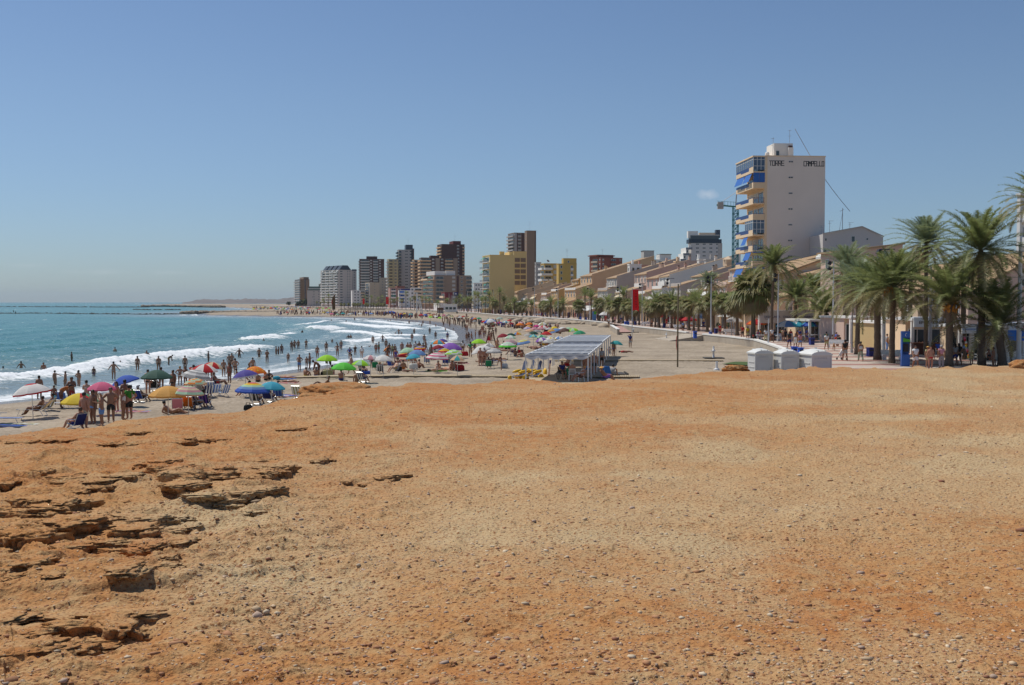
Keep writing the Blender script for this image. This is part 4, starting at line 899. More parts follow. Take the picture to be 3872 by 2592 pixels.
m=MB();m.tube([(0,0,0),(0,0,4.2)],.06,5);m.tube([(0,0,3.5),(-.6,0,0)],.03,4);m.bar((-.5,0,3.6),(.2,0,4.0),.06);m.build("aerial",GREYM,g,loc=(Xat(3214,190)-gx0,5,zt(3214,868)))
for px,hh in((3152,2.3),(3120,1.4),(3229,2.0)):
 m=MB();m.tube([(0,0,0),(0,0,hh)],.04,4);m.bar((-.3,0,hh),(.7,0,hh),.04);m.bar((-.3,0,hh*.8),(.3,0,hh*.8),.04);m.build("aerial",GREYM,g,loc=(Xat(px,190)-gx0,3,zt(px,880)))
# white corner building at the right border
B=Bldg("apartment_block","white building corner just inside the right border behind the palm fronds",3838,3850,4050,742,130,WHT,yaw=0.3,storey=3.0,z0=3.0);B.balc('R',.02,.3,WHT,d=1.2)

# --- terraced houses: stepped profiles, tiled slopes rising inland ---
def facade_line(y):return wallx(y)+17.5
def terrace_house(y0,width,wallm,prof,label,x0=None,seed=0,awn=None,shop=True):
 """prof: storeys from the sea side: (setback, z_eave, z_rise_to, depth)"""
 x0=facade_line(y0)if x0 is None else x0
 ang=math.atan2(facade_line(y0)-facade_line(y0+10),10)if seed>=0 else 0
 h=empty("terraced_house",(x0,y0,PZ),ang,label,"house","tiled houses stepping up behind the promenade")
 rr_=random.Random(seed)
 walls=MB();roofs=[];prev=0;pf_=[]
 for i,(sb,z1,z2,dep)in enumerate(prof):
  if i==len(prof)-1 and dep>6:d2=dep*1.45;z1=max(z1,z2-.30*d2);z2=z1+.29*d2;dep=d2
  else:z2=min(z2,z1+.30*dep)
  pf_.append((sb,z1,z2,dep))
 prof=pf_
 for i,(sb,z1,z2,dep)in enumerate(prof):
  walls.prism([(sb,0 if i==0 else prof[i-1][1]-.3),(sb+dep,0 if i==0 else prof[i-1][1]-.3),(sb+dep,z2),(sb,z1)],0.003*i,width-0.003*i)
  dx,dz=dep,z2-z1;L_=math.hypot(dx,dz);
  m=MB();o=.35
  m.prism([(sb-o,z1-o*dz/dx),(sb+dep+.05,z2+.02),(sb+dep+.05,z2+.24),(sb-o,z1-o*dz/dx+.2)],0.12,width-.12)
  m.build("tiled_roof",TILE,h)
  pr_=.5 if i==len(prof)-1 else.3;m=MB();m.prism([(sb-.02,z1-.2),(sb+dep,z2-.1),(sb+dep,z2+pr_),(sb-.02,z1+pr_)],-.06,.11,1);m.prism([(sb-.2,z1+pr_-.02),(sb+dep,z2+pr_+.01),(sb+dep,z2+pr_+.15),(sb-.2,z1+pr_+.12)],-.13,.17);m.build("verge",[TILE if i%2 else CREAM,wallm],h)
 walls.build("walls",wallm,h)
 # seaward openings per storey
 for i,(sb,z1,z2,dep)in enumerate(prof):
  zf=0 if i==0 else prof[i-1][1]
  n=max(2,int(width/3.0))
  if i==0:
   for k in range(n):
    MB().box(-.06,.02,-width/n*.36,width/n*.36,0.1,2.5).build("shop_front",[DARKG],h,loc=(sb,width*(k+.5)/n,0))
  zc=(z1+zf)/2+(.9 if i==0 else 0)
  for k in range(n):
   if z1-zf<1.8:continue
   link("window",win_mesh(1.1,min(1.9,z1-zf-.7),'half' if rr_.random()<.4 else 'win'),h,(sb-.01,width*(k+.5)/n,z1-1.35),-math.pi/2)
  if i>0: # terrace parapet before each upper floor
   MB().box(prof[i-1][0]+.02,prof[i-1][0]+.16,.15,width-.15,prof[i-1][1]+.1,prof[i-1][1]+.95).build("terrace_parapet",WHT if rr_.random()<.5 else wallm,h)
 for i in range(1,len(prof)):
  if rr_.random()<.75:link("balcony",balc_mesh(width*rr_.choice([.45,.6,.8]),.9,WHT,'solid' if rr_.random()<.5 else 'bars',rail=WHT),h,(prof[i][0],width*.5,prof[i-1][1]+(prof[i][1]-prof[i-1][1])*.35),-math.pi/2)
 if awn:
  sb,z1,z2,dep=prof[min(1,len(prof)-1)]
  MB().add([(sb,.6,z1-.3),(sb,width*.7,z1-.3),(sb-1.6,width*.7,z1-1.3),(sb-1.6,.6,z1-1.3),(sb,.6,z1-.24),(sb,width*.7,z1-.24),(sb-1.6,width*.7,z1-1.24),(sb-1.6,.6,z1-1.24)],[(0,1,2,3),(4,7,6,5),(2,6,7,3),(0,3,7,4),(1,5,6,2)]).build("awning",AWN[awn],h)
 sb,z1,z2,dep=prof[-1]
 for k in range(rr_.randint(1,3)):
  f=.3+.6*rr_.random();m=MB();m.box(-.3,.3,-.3,.3,-.5,1.3);m.box(-.4,.4,-.4,.4,1.3,1.45);m.box(-.22,.22,-.22,.22,1.45,1.75,1)
  m.build("chimney",[wallm,BLACKM if rr_.random()<.3 else TILE],h,loc=(sb+dep*f,width*rr_.random()*.7+.8,z1+(z2-z1)*f))
 return h
PINKH=mat((0.640,0.461,0.371),.85,var=.06,scale=.5);SANDH=mat((0.640,0.486,0.333),.85,var=.06,scale=.5);GREYH=mat((0.486,0.435,0.384),.85,var=.06,scale=.5);OCHH=mat((0.640,0.410,0.166),.85,var=.08,scale=.5);REDH=mat((0.28,0.09,0.06),.85,var=.1);LPINK=mat((0.589,0.397,0.333),.85,var=.06)
MUST=mat((0.576,0.410,0.192),.85,var=.08)
HOUSES=[ # y, width, wall, profile(setback, z_front, z_back, depth), label, awning
 (172,9,MUST,[(0,4.2,6.8,5),(5,8.2,9.0,5)],"ochre two-step house right at the foot of the painted tower",None),
 (184,10,SANDH,[(0,4.4,5.6,2),(2,6.6,8.6,4),(6.5,10.2,11.2,6)],"sand-coloured house with a scooped white balcony wall left of the tower foot",None),
 (198,9,CREAM,[(0,4.0,5.0,2),(1.6,6.4,12.2,12)],"cream house under one broad tiled slope with a half-round dormer",'c'),
 (211,10,PINKH,[(0,5.2,6.0,1.5),(1.5,8.0,9.6,3),(4.5,11.2,17.2,13)],"pink-beige house with the longest rising tiled roof and two arched windows",None),
 (226,9,SANDH,[(0,5.0,6.0,2),(2,7.6,9.6,3.5),(5.5,9.0,12.0,5)],"sand house with a low tiled step and white balustrade",'w'),
 (240,10,LPINK,[(0,4.6,5.4,2),(2,7.0,9.4,5),(7,10.6,13.2,7)],"dusky pink house with a three-step roof behind the red banner",None),
 (256,12,GREYH,[(0,4.8,5.6,2),(2,8.6,11.6,5),(8,11.2,14.6,8)],"rough grey rendered house with a hipped tiled roof",None),
 (274,11,WHT,[(0,5.4,6.0,2),(2,8.2,8.8,2),(4,11.2,17.2,13)],"white house with a big grey flank sloping up inland",None),
 (291,11,LPINK,[(0,4.4,5.0,2),(2,7.0,9.0,4),(6,11.5,16.0,11)],"brownish pink house with one stained side wall",None),
 (309,12,PINKH,[(0,4.6,5.6,2.5),(2.5,7.6,10.6,6),(8.5,12.0,17.0,9)],"pinkish house above the pale striped awning",'c'),
 (328,12,GREYH,[(0,4.6,5.4,2),(2,8.4,9.4,3),(5,11.6,18.5,14)],"grey-flanked house with white balconies and a steep tiled roof",None),
 (348,12,SALMON,[(0,4.2,5.2,2.5),(2.5,6.0,8.2,6),(8,9.0,11.2,8)],"salmon house with a glazed corner and low roof",None),
 (368,13,TAN,[(0,4.6,5.4,3),(3,9.0,12.0,6),(9,13.0,21.0,16)],"large tan house whose roof climbs highest behind the palms",None),
 (390,13,OCHH,[(0,5.0,6.0,3),(3,8.8,12.5,8),(11,13.0,16.5,9)],"deep ochre house with an orange side wall",None),
 (412,12,PINKH,[(0,4.0,5.0,3),(3,7.6,9.6,5),(8,10.5,13.5,9)],"pale house with a dark red roof trim beside the yellow block",None),
 (434,13,TAN,[(0,4.0,5.0,3),(3,7.6,12.2,12)],"tan house at the foot of the yellow block",'c'),
 (458,13,SANDH,[(0,4.4,5.4,3),(3,8.2,12.8,12)],"low sand-coloured house with a cream tiled slope near the distant flags",None),
 (482,13,CREAM,[(0,4.4,5.4,3),(3,9.2,13.6,12)],"cream house with two small dormers beyond the tan ones",None)]
for i,(y0,w_,wm_,pf,lab,aw)in enumerate(HOUSES):
 terrace_house(y0,w_,wm_,pf,lab,seed=i+1,awn=aw)
# second row behind, seen above the first
for i,(px0,px1,yt,dd,wm_,lab)in enumerate([(2372,2425,1003,330,WHT,"white flat-roofed house behind the tiled rooftops near the brick block"),(2398,2450,1006,350,SALMON,"salmon flat-roofed house behind the tiled rooftops"),
 (2505,2548,996,330,PINKH,"pinkish cube house with small dark openings below the white flats"),(2546,2590,992,320,CREAM,"cream cube house under the stepped block"),(2590,2636,990,330,PINKH,"rosy cube house left of the white one under the stepped block"),(2634,2662,984,300,WHT,"small white roof house under the stepped block"),
 (2660,2742,985,290,GREYW,"wide grey flat-roofed house just left of the crane"),(2740,2775,1006,260,SANDH,"narrow sand house topped by a little tiled turret at the crane foot"),(2270,2330,1024,420,TAN,"low tan house behind roofs below the brick block")]):
 b=Bldg("rooftop_house",lab,px0,px0+8,px1,yt,dd,wm_,yaw=0.2,z0=5,cat="house");b.grid('R',.1,.9,2,.9,1.1,rows=1);b.grid('L',.2,.8,1,.8,1.1,rows=1)
 if i==7:
  m=MB();m.box(-1,1,-1,1,0,1.6);m.lathe([(1.6,1.6),(0.05,2.5)],4);m.build("turret",[SANDH],b.root,loc=(b.wr*.6,2,b.H))
 m=MB();m.box(-.3,.3,-.3,.3,0,1.4);m.build("chimney",wm_,b.root,loc=(b.wr*.4,2,b.H+.3))
# houses right of the tower, behind the palms
def right_house(px0,px1,y_e,y_r,dist,dep,wallm,label,gable=False,yaw=0.12):
 x0=Xat(px0,dist);w=Xat(px1,dist)-x0;ze=D(px0,y_e,dist).z-PZ;zr=D(px0,y_r,dist).z-PZ
 h=empty("tiled_house",(x0,dist,PZ),yaw,label,"house","tiled houses behind the big date palms")
 MB().prism([(0,0),(w,0),(w,zr),(0,ze)],0,dep).build("walls",wallm,h)
 m=MB();dz=(zr-ze)/w;m.prism([(-.6,ze-.6*dz),(w+.2,zr+.2*dz),(w+.2,zr+.2*dz+.25),(-.6,ze-.6*dz+.25)],-.4,dep+.2);m.build("tiled_roof",TILE,h)
 n=max(2,int(w/3.5))
 for k in range(n):
  zc=ze+(zr-ze)*((k+.5)/n)-1.7;link("window",win_mesh(1.1,1.4,'half'),h,(w*(k+.5)/n,-.01,zc))
  MB().box(-.85,.85,-.12,0,.75,.9).build("lintel",WHITE,h,loc=(w*(k+.5)/n,0,zc))
 for k in range(max(2,int(dep/3.5))):link("window",win_mesh(1.2,1.4),h,(-.01,dep*(k+.5)/max(2,int(dep/3.5)),ze-1.6),-math.pi/2)
 return h
right_house(2895,3110,1060,985,172,10,CREAM,"cream house with white window surrounds directly below the painted wall")
right_house(3010,3150,998,962,184,8,CREAM,"upper cream house with a row of dark red shutters under the white gable")
right_house(3100,3290,1035,990,165,9,SANDH,"sand-coloured tiled house behind the fifth date palm")
right_house(3210,3420,950,925,150,10,PINKH,"long pinkish house whose tiled ridge starts right of the grey gable")
right_house(3290,3520,1045,960,128,10,PINKH,"mauve-walled house with a tile slope above the public phone")
right_house(3470,3700,1100,1000,118,9,SANDH,"sand tiled house above the timber bar")
right_house(3660,3960,1110,960,112,9,PINKH,"salmon house with an orange blind behind the rightmost palms")
right_house(2860,3030,1150,1110,160,6,CREAM,"low cream house with a white balustrade over the churros bar")
# small dormer row
dr=empty("dormer_row",(Xat(3030,170),170,D(3030,1060,170).z-1.0),0.12,"pair of white pointed dormers above the tiled roofs","dormer")
m=MB()
for k in range(2):m.prism([(k*1.6,0),(k*1.6+1.5,0),(k*1.6+1.5,1.6),(k*1.6+.75,2.3),(k*1.6,1.6)],0,2)
m.build("gables",WHITE,dr)
dr.location=(Xat(3100,176),176,D(3100,1000,176).z-.3)

# --- shops along the promenade ---
def text_obj(s_,size,m_,parent,loc,rz=0.0,ext=0.01,align='CENTER',sx=1.0):
 c=bpy.data.curves.new("lettering",'FONT');c.body=s_;c.size=size;c.extrude=ext;c.align_x=align;c.align_y='CENTER'
 o=bpy.data.objects.new("lettering",c);dg=bpy.context.evaluated_depsgraph_get();COL.objects.link(o);dg.update()
 me=bpy.data.meshes.new_from_object(o.evaluated_get(dg));bpy.data.objects.remove(o);me.materials.clear();me.materials.append(m_)
 t=link("lettering",me,parent,loc);t.rotation_euler=(math.pi/2,0,rz);t.scale=(sx,1,1);return t
NAVY=mat((0.02,0.03,0.14),0.6)
def shop(px0,px1,ytop,dist,label,wallm=CREAM,h=None,sign=None,yaw=0.0,signm=WHITE,signh=.9,cols=4,dep=8,letm=NAVY,size=.5,awning=None,name="shop"):
 x0=Xat(px0,dist);w=Xat(px1,dist)-x0;H=h or(D(px0,ytop,dist).z-PZ)
 s_=empty(name,(x0,dist,PZ),yaw,label,"shop")
 MB().box(0,w,1.6,dep,0,H).build("walls",wallm,s_)
 MB().box(-.2,w+.2,-.6,dep,H,H+.25).build("canopy_roof",signm,s_)
 m=MB()
 for k in range(cols+1):m.box(w*k/cols-.14,w*k/cols+.14,-.3,0,0,H)
 m.build("posts",WHT,s_)
 n=max(2,int(w/2.4))
 for k in range(n):link("window",win_mesh(w/n*.8,2.2),s_,(w*(k+.5)/n,1.58,1.25))
 if sign is not None:
  MB().box(-.1,w+.1,-.8,-.62,H-signh+.2,H+.3).build("sign_board",signm,s_)
  for tx,fx in(sign if isinstance(sign,list)else[(sign,.5)]):text_obj(tx,size,letm,s_,(w*fx,-.84,H-signh/2+.22))
 if awning:
  MB().add([(0,0,H-.1),(w,0,H-.1),(w,-2.2,H-.8),(0,-2.2,H-.8),(0,0,H-.05),(w,0,H-.05),(w,-2.2,H-.75),(0,-2.2,H-.75)],[(3,2,1,0),(4,5,6,7),(2,3,7,6),(0,4,7,3),(1,2,6,5)]).build("awning",awning,s_)
 return s_
shop(2870,3070,1182,148,"churros bar under a long pale sign lettered in navy",sign=[("DESAYUNOS",.22),("CHOCOLATE CHURROS",.72)],signm=mat((.52,.47,.44),.7),size=.40,signh=1.7,yaw=.05,cols=4)
shop(3060,3220,1216,136,"cream cafe front with white posts behind the third palm",yaw=.1,cols=4,signm=WHITE)
shop(3215,3330,1205,124,"plain cream shop with a scooter parked outside",yaw=.15,cols=3,wallm=PINKH,signm=WHITE)
shop(3335,3450,1225,108,"yellow-fronted shop with stone plinth behind the telephone pillar",yaw=.05,cols=3,wallm=mat((.52,.38,.18),.8),signm=WHT)
shop(3448,3625,1213,100,"open white-framed bar lettered EMBARCADERO with a brown timber counter",sign=[("EMBARCADERO",.42)],signm=WHITEP,size=.42,signh=.8,yaw=.0,cols=3,letm=mat((.05,.02,.02),.7))
x0=Xat(3460,98);c=empty("bar_counter",(x0,98.2,PZ),0,"dark brown timber counter of the open bar","counter")
MB().box(0,3.4,0,.6,0,1.05).build("front",mat((.10,.03,.018),.6,var=.3,scale=3),c);MB().box(-.1,3.5,-.1,.7,1.05,1.13).build("top",mat((.2,.08,.04),.4),c)
shop(3628,3672,1228,90,"small souvenir kiosk with a pale blue sign and racks of bags",h=2.75,sign=[("Camisetas",.5)],size=.28,signm=WHITEP,signh=.7,cols=1,letm=mat((.1,.25,.6),.6),dep=4)
shop(3674,3800,1240,90.5,"white shuttered kiosk with grey panels and a red sill line",h=2.6,cols=3,wallm=WHT,signm=mat((.12,.12,.14),.6),sign="",signh=.7,dep=4)
shop(3805,4000,1230,88,"white ice cream shop lettered CRUISER in red over blue panels",h=2.9,cols=3,wallm=WHT,signm=WHITEP,sign=[("CRUISER",.24)],size=.33,signh=.6,letm=mat((.5,.02,.03),.5),dep=5)
o=MB().box(0,.95,-.06,0,0,.85);t=empty("blue_sign",(Xat(3812,86.6),86.6,PZ+1.75),0,"blue rectangular sign beneath the red lettering","sign");o.build("panel",mat((.02,.16,.55),.5),t)
o=MB().box(0,.8,-.06,0,0,.85);t=empty("blue_sign",(Xat(3858,86.3),86.3,PZ+1.75),0,"second blue sign with yellow scrawled word, cut by the border","sign");o.build("panel",mat((.02,.12,.48),.5),t);text_obj("arte",.3,mat((.6,.5,.05),.6),t,(.4,-.08,.3))
# shop row further along the wall line
SH_ROW=[(178,12,WHT,'w',"white cafe with a pale awning behind the orange parasols"),(192,11,CREAM,None,"cream shop front behind the second bench"),(206,12,WHT,'w',"white awned shop near the tall wooden pole"),(221,12,SANDH,None,"sand-fronted shop behind red parasols"),
 (237,14,WHT,'w',"white cafe with a tent-like awning behind the banner"),(256,15,GREYH,None,"long dark green bar front with a grey fascia and square columns"),(276,14,WHT,'w',"white awned shop left of the dark green bar"),(296,15,SANDH,None,"sand shop with slim columns"),
 (318,16,WHT,'w',"white shop with a tilted awning further down"),(342,18,CREAM,None,"cream arcade of closed shutters"),(370,20,SANDH,None,"sand arcade near the boulder-backed wall"),(402,22,CREAM,None,"far cream arcade under the yellow block")]
for y0,ln_,wm_,aw,lab in SH_ROW:
 xx=facade_line(y0)-3.2;ang=math.atan2(facade_line(y0)-facade_line(y0+10),10)
 s_=empty("shop",(xx,y0,PZ),ang,lab,"shop","shop fronts along the promenade")
 MB().box(1.2,3.3,0,ln_,0,3.2).build("walls",mat((.06,.08,.06),.6)if 'dark green' in lab else wm_,s_);MB().box(-1.2,3.3,0,ln_,3.2,3.75).build("fascia",GREYW if 'grey' in lab else wm_,s_)
 m=MB();n=int(ln_/3)
 for k in range(n+1):m.box(-1.1,-.85,k*ln_/n,k*ln_/n+.3,0,3.2)
 m.build("columns",CREAM,s_)
 for k in range(n):link("window",win_mesh(1.9,2.3),s_,(1.18,ln_*(k+.5)/n,1.3),-math.pi/2)
 if aw:MB().add([(-1.2,0.2,3.1),(-1.2,ln_-.2,3.1),(-3.6,ln_-.2,2.3),(-3.6,.2,2.3),(-1.2,0.2,3.16),(-1.2,ln_-.2,3.16),(-3.6,ln_-.2,2.36),(-3.6,.2,2.36)],[(0,1,2,3),(7,6,5,4),(2,6,7,3),(0,3,7,4),(1,5,6,2)]).build("awning",AWN['w'],s_)

# hill and far headland, breakwaters
def headland():
 P=[(690,1143.5),(720,1140),(745,1134),(775,1131),(800,1132),(830,1133.5),(870,1131),(910,1133),(930,1129),(990,1131),(1040,1133),(1080,1128),(1120,1124),(1200,1122),(1350,1120),(1500,1122)]
 us=np.linspace(690,1500,260);top=np.interp(us,[a for a,b in P],[b for a,b in P]);V=[]
 rows_=[5000,5150,5300,5500,5800]
 for j,d in enumerate(rows_):
  f=[0,.45,.8,1,.5][j]
  for i,px in enumerate(us):
   hh=(1143-top[i]+0)/F*5500+CZ
   V.append((Xat(px,d),d,max(0.0,-1+(hh+4*(vnoise(np.array([px*.1]),np.array([j*1.7]),3)[0]-.5))*f)))
 me=np_mesh("headland_hill",V,grid_faces(len(rows_),len(us)),[noise_ground("hill",(0.13,0.11,0.10),(0.21,0.17,0.15),0.004,.02,.3,5)],smooth=True)
 tag(link("headland_hill",me),kind="structure")
headland()
ROCKG=mat((0.24,0.195,0.145),0.95,var=0.35,scale=1.2,bump=0.6)
DARKR=mat((0.055,0.05,0.042),0.9,var=0.4,scale=1.0,bump=0.5)
def rubble(name,label,pts,n,s0,s1,m_,seed,spread=2.0,zc=0.2):
 rs=random.Random(seed);mb=MB();P=[W(a,b,0)for a,b in pts]
 bmx=bmesh.new();bmesh.ops.create_icosphere(bmx,subdivisions=1,radius=1);bv=[v.co.copy()for v in bmx.verts];bf=[[v.index for v in f.verts]for f in bmx.faces];bmx.free()
 for i in range(n):
  t=rs.random()*(len(P)-1);k=int(t);p=P[k].lerp(P[min(k+1,len(P)-1)],t-k);s=s0+(s1-s0)*rs.random()**1.5
  p=p+Vector((rs.uniform(-1,1)*spread,rs.uniform(-1,1)*spread,0));e=Matrix.Rotation(rs.random()*6,3,'Z')@Matrix.Rotation(rs.uniform(-.5,.5),3,'X')
  sc_=Vector((s*rs.uniform(.9,1.6),s*rs.uniform(.7,1.1),s*rs.uniform(.45,.8)))
  mb.add([p+e@Vector((v.x*sc_.x*rs.uniform(.85,1.1),v.y*sc_.y*rs.uniform(.85,1.1),v.z*sc_.z))+Vector((0,0,zc))for v in bv],bf)
 o=mb.build(name,m_);tag(o,label,"breakwater");return o
rubble("rock_breakwater","long low dark line of rocks across the sea near the bathers",[(-60,1187),(150,1186),(350,1188),(560,1190),(720,1189)],520,.5,1.3,DARKR,3,1.2,-.1)
rubble("rock_groyne","thick brown groyne of boulders joining the far beach",[(715,1188),(800,1187),(900,1188),(1000,1189),(1100,1187)],680,1.1,2.1,ROCKG,4,4.5,.8)
rubble("rock_breakwater","furthest thin reef line near the horizon",[(-60,1161),(200,1162),(400,1163),(560,1163)],420,.8,2.2,DARKR,5,2.5,.0)
rubble("rock_groyne","distant brown groyne below the headland",[(545,1161),(650,1161),(760,1163),(830,1164)],460,1.5,3.2,ROCKG,6,6,1.2)
rubble("rock_breakwater","short broken reef between the two groynes",[(510,1172),(560,1173),(680,1173)],120,.6,1.5,DARKR,7,2,0)
# boulders at the foot of the wall
rs=random.Random(9);k=0
for i in range(74):
 px=1925+(2250-1925)*((i+rs.random())/74)if i<60 else rs.uniform(2090,2290);wy=np.interp(px,[1900,2000,2100,2200,2300],[1193,1198,1205,1211,1222]);py=wy+rs.uniform(8,22 if px<2150 else 18)
 p=on_sand(px,py);s=rs.uniform(.7,1.7)
 rock_lump("wall_boulder",(p.x,p.y,p.z+.1),(s*1.5,s*.9,s*.62),i+20,f"{'large' if s > 1.3 else 'middling' if s > 1.0 else 'small'} pale tan boulder heaped below the sea wall, {'left end of the heap' if px < 1990 else 'below the awned shops' if px < 2070 else 'below the dark green bar' if px < 2160 else 'near the ramp'}",mat((0.42,0.34,0.25),.95,var=.15,scale=2,bump=.4),"boulder","boulders heaped below the sea wall",sub=2,rough=.3)
# ---------------- palms ----------------
LEAFG=mat((0.215,0.25,0.09),0.5,var=0.35,scale=3.0,trans=0.5);LEAFY=mat((0.29,0.265,0.12),0.55,var=0.3,scale=3.0,trans=0.4)
LEAFB=mat((0.32,0.235,0.13),0.85,var=0.3,scale=3.0);LEAFS=mat((0.25,0.30,0.165),0.45,var=0.3,scale=3.0,trans=0.4)
TRUNK=mat((0.17,0.125,0.09),0.95,var=0.4,scale=9,bump=1.0);DATES=mat((0.50,0.22,0.03),0.7,var=0.3,scale=9)
def frond(V,Fc,M,rs,az,e0,L_,droop,nl,lw,ll,mi,wind=0.0):
 """one feathered leaf appended to V, Fc, M"""
 n=9;pts=[];p=np.array([0,0,0.0]);e=e0
 ca,sa=math.cos(az),math.sin(az);tw=rs.uniform(-.25,.25)
 for i in range(n+1):
  pts.append(p.copy());d=np.array([math.cos(e)*math.cos(az+tw*i/n),math.cos(e)*math.sin(az+tw*i/n),math.sin(e)])
  p=p+d*L_/n;p[0]+=wind*(i/n)**2*.12;e-=droop*(0.35+1.3*i/n)/n
 pts=np.array(pts)
 # rachis
 side=np.array([-sa,ca,0.0])
 for i in range(n):
  a,b=pts[i],pts[i+1];w0=.035*(1-i/n)+.006;w1=.035*(1-(i+1)/n)+.006;o=len(V)
  V+=[a-side*w0,a+side*w0,b+side*w1,b-side*w1];Fc.append((o,o+1,o+2,o+3));M.append(3)
 for k in range(nl):
  t=0.10+0.90*(k+rs.random())/nl;f=t*n;i=min(int(f),n-1);c=pts[i]+(pts[i+1]-pts[i])*(f-i)
  d=pts[i+1]-pts[i];d/=np.linalg.norm(d);up=np.cross(side,d);up/=np.linalg.norm(up)
  if up[2]<0:up=-up
  l=ll*(math.sin(math.pi*min(1,t*.82+.16))**.6)*rs.uniform(.85,1.1)
  for s in(-1,1):
   q=side*s*.78+d*rs.uniform(.45,.75)+up*rs.uniform(-.05,.42);q/=np.linalg.norm(q)
   tip=c+q*l+np.array([wind*.03,0,-.10*l]);o=len(V);wv=d*lw
   V+=[c-wv,c+wv,tip];Fc.append((o,o+1,o+2,o+2));M.append(mi)
def tri_mesh(name,V,Fc,M,mats):
 V=np.array(V,np.float32);F3=[];M3=[]
 for f,m in zip(Fc,M):
  F3.append(f[:3]);M3.append(m)
  if f[2]!=f[3]:F3.append((f[0],f[2],f[3]));M3.append(m)
 me=np_mesh(name,V,np.array(F3),mats);me.polygons.foreach_set('material_index',np.array(M3,np.int32));return me
def date_crown(seed,nf=46,L_=3.1,nl=44,lw=.02,ll=.48,wind=0.0,upr=0.0,grey=False):
 rs=random.Random(seed);V=[];Fc=[];M=[]
 for i in range(nf):
  t=(i+.5)/nf;az=i*2.39996+rs.uniform(-.2,.2);e0=R(84)-t**0.95*R(108-upr)+rs.uniform(-.12,.12)
  frond(V,Fc,M,rs,az,e0,L_*(0.72+.38*min(1,t*2.2))*rs.uniform(.88,1.08),R(48+38*t)*rs.uniform(.8,1.2),nl,lw,ll,0 if t<.72 else 1,wind)
 for i in range(max(3,nf//9)):
  frond(V,Fc,M,rs,rs.random()*6.28,R(-45)+rs.uniform(-.3,.2),L_*.6,R(35),nl//2,lw,ll*.6,2)
 return tri_mesh("crown",V,Fc,M,[LEAFS if grey else LEAFG,LEAFY,LEAFB,LEAFY])
def fan_crown(seed,nf=40,pet=.75,rad=.85,blades=15,skirt=26):
 rs=random.Random(seed);V=[];Fc=[];M=[]
 def leaf(az,e,pl,r,mi,dr):
  a=np.array([math.cos(e)*math.cos(az),math.cos(e)*math.sin(az),math.sin(e)]);side=np.array([-math.sin(az),math.cos(az),0]);up=np.cross(a,side)*-1
  c=a*pl;o=len(V);V.extend([-side*.02,side*.02,c+side*.02,c-side*.02]);Fc.append((o,o+1,o+2,o+3));M.append(3)
  for k in range(blades):
   th=-1.9+3.8*(k+.5)/blades;q=a*math.cos(th)+side*math.sin(th);l=r*(.75+.3*math.cos(th*.6))*rs.uniform(.85,1.1)
   nrm=q*l;w=(side*math.cos(th)-a*math.sin(th))*r*1.9/blades*.75
   mid=c+nrm*.55;tip=c+nrm+np.array([0,0,-dr*l*rs.uniform(.5,1.1)]);o=len(V)
   V.extend([c,mid-w,mid+w,tip]);Fc.append((o,o+1,o+2,o+2));M.append(mi);Fc.append((o+1,o+3,o+2,o+2));M.append(mi)
 for i in range(nf):
  t=(i+.5)/nf;leaf(i*2.39996+rs.uniform(-.2,.2),R(82)-t*R(100)+rs.uniform(-.1,.1),pet*rs.uniform(.8,1.2),rad*rs.uniform(.8,1.1),0 if(i*7)%10<5-3*t else 1,.25+.5*t)
 for i in range(skirt):leaf(rs.random()*6.28,R(-35)-rs.random()*R(45),pet*rs.uniform(.5,1.1),rad*.75,2 if rs.random()<.7 else 1,.5)
 return tri_mesh("crown",V,Fc,M,[LEAFG,LEAFY,LEAFB,LEAFY])
def trunk_mesh(H,r0,r1,lean=(0,0),rings=14,flare=1.35,boots=0.0):
 m=MB();n=10;pts=[];rad=[]
 for i in range(rings+1):
  t=i/rings;pts.append((lean[0]*t**1.5,lean[1]*t**1.5,H*t));b=r0+(r1-r0)*t
  b*=1+(flare-1)*math.exp(-t*H/.4);b*=1+(.05 if i%2 else-.02);
  if boots and t>1-boots:b*=1+.35*math.sin((t-1+boots)/boots*math.pi*.8)
  rad.append(b)
 m.tube(pts,rad,n);return m.mesh("trunk",[TRUNK],True)
def dates(seed,n=5,r=.55):
 rs=random.Random(seed);m=MB()
 for i in range(n):
  az=rs.random()*6.28;q=Vector((math.cos(az)*r*rs.uniform(.7,1.2),math.sin(az)*r*rs.uniform(.7,1.2),rs.uniform(-.35,.15)))
  m.tube([(0,0,.1),q*.7+Vector((0,0,.25)),q],.025,4)
  for k in range(12):m.ell((q.x+rs.uniform(-.18,.18),q.y+rs.uniform(-.18,.18),q.z-.1+rs.uniform(-.3,.2)),(.07,.07,.13),5,3)
 return m.mesh("date_cluster",[DATES])
NEARC=[date_crown(s,nf,L_,nl,.025,.46,0,up,gr)for s,nf,L_,nl,up,gr in((1,66,3.0,72,0,False),(2,60,2.8,72,20,False),(3,70,3.1,74,5,True),(4,54,3.0,70,25,False))]
MIDC=[date_crown(s,34,2.6,24,.035,.5,0,10*(s%3))for s in(11,12,13)]
FANC=[fan_crown(s)for s in(21,22,23)];FANB=fan_crown(29,60,1.0,1.15,20,60)
FARC=[date_crown(s,20,2.4,10,.07,.55)for s in(31,32)];FARF=[fan_crown(s,18,.6,.8,7,8)for s in(33,34)]
_tm={}
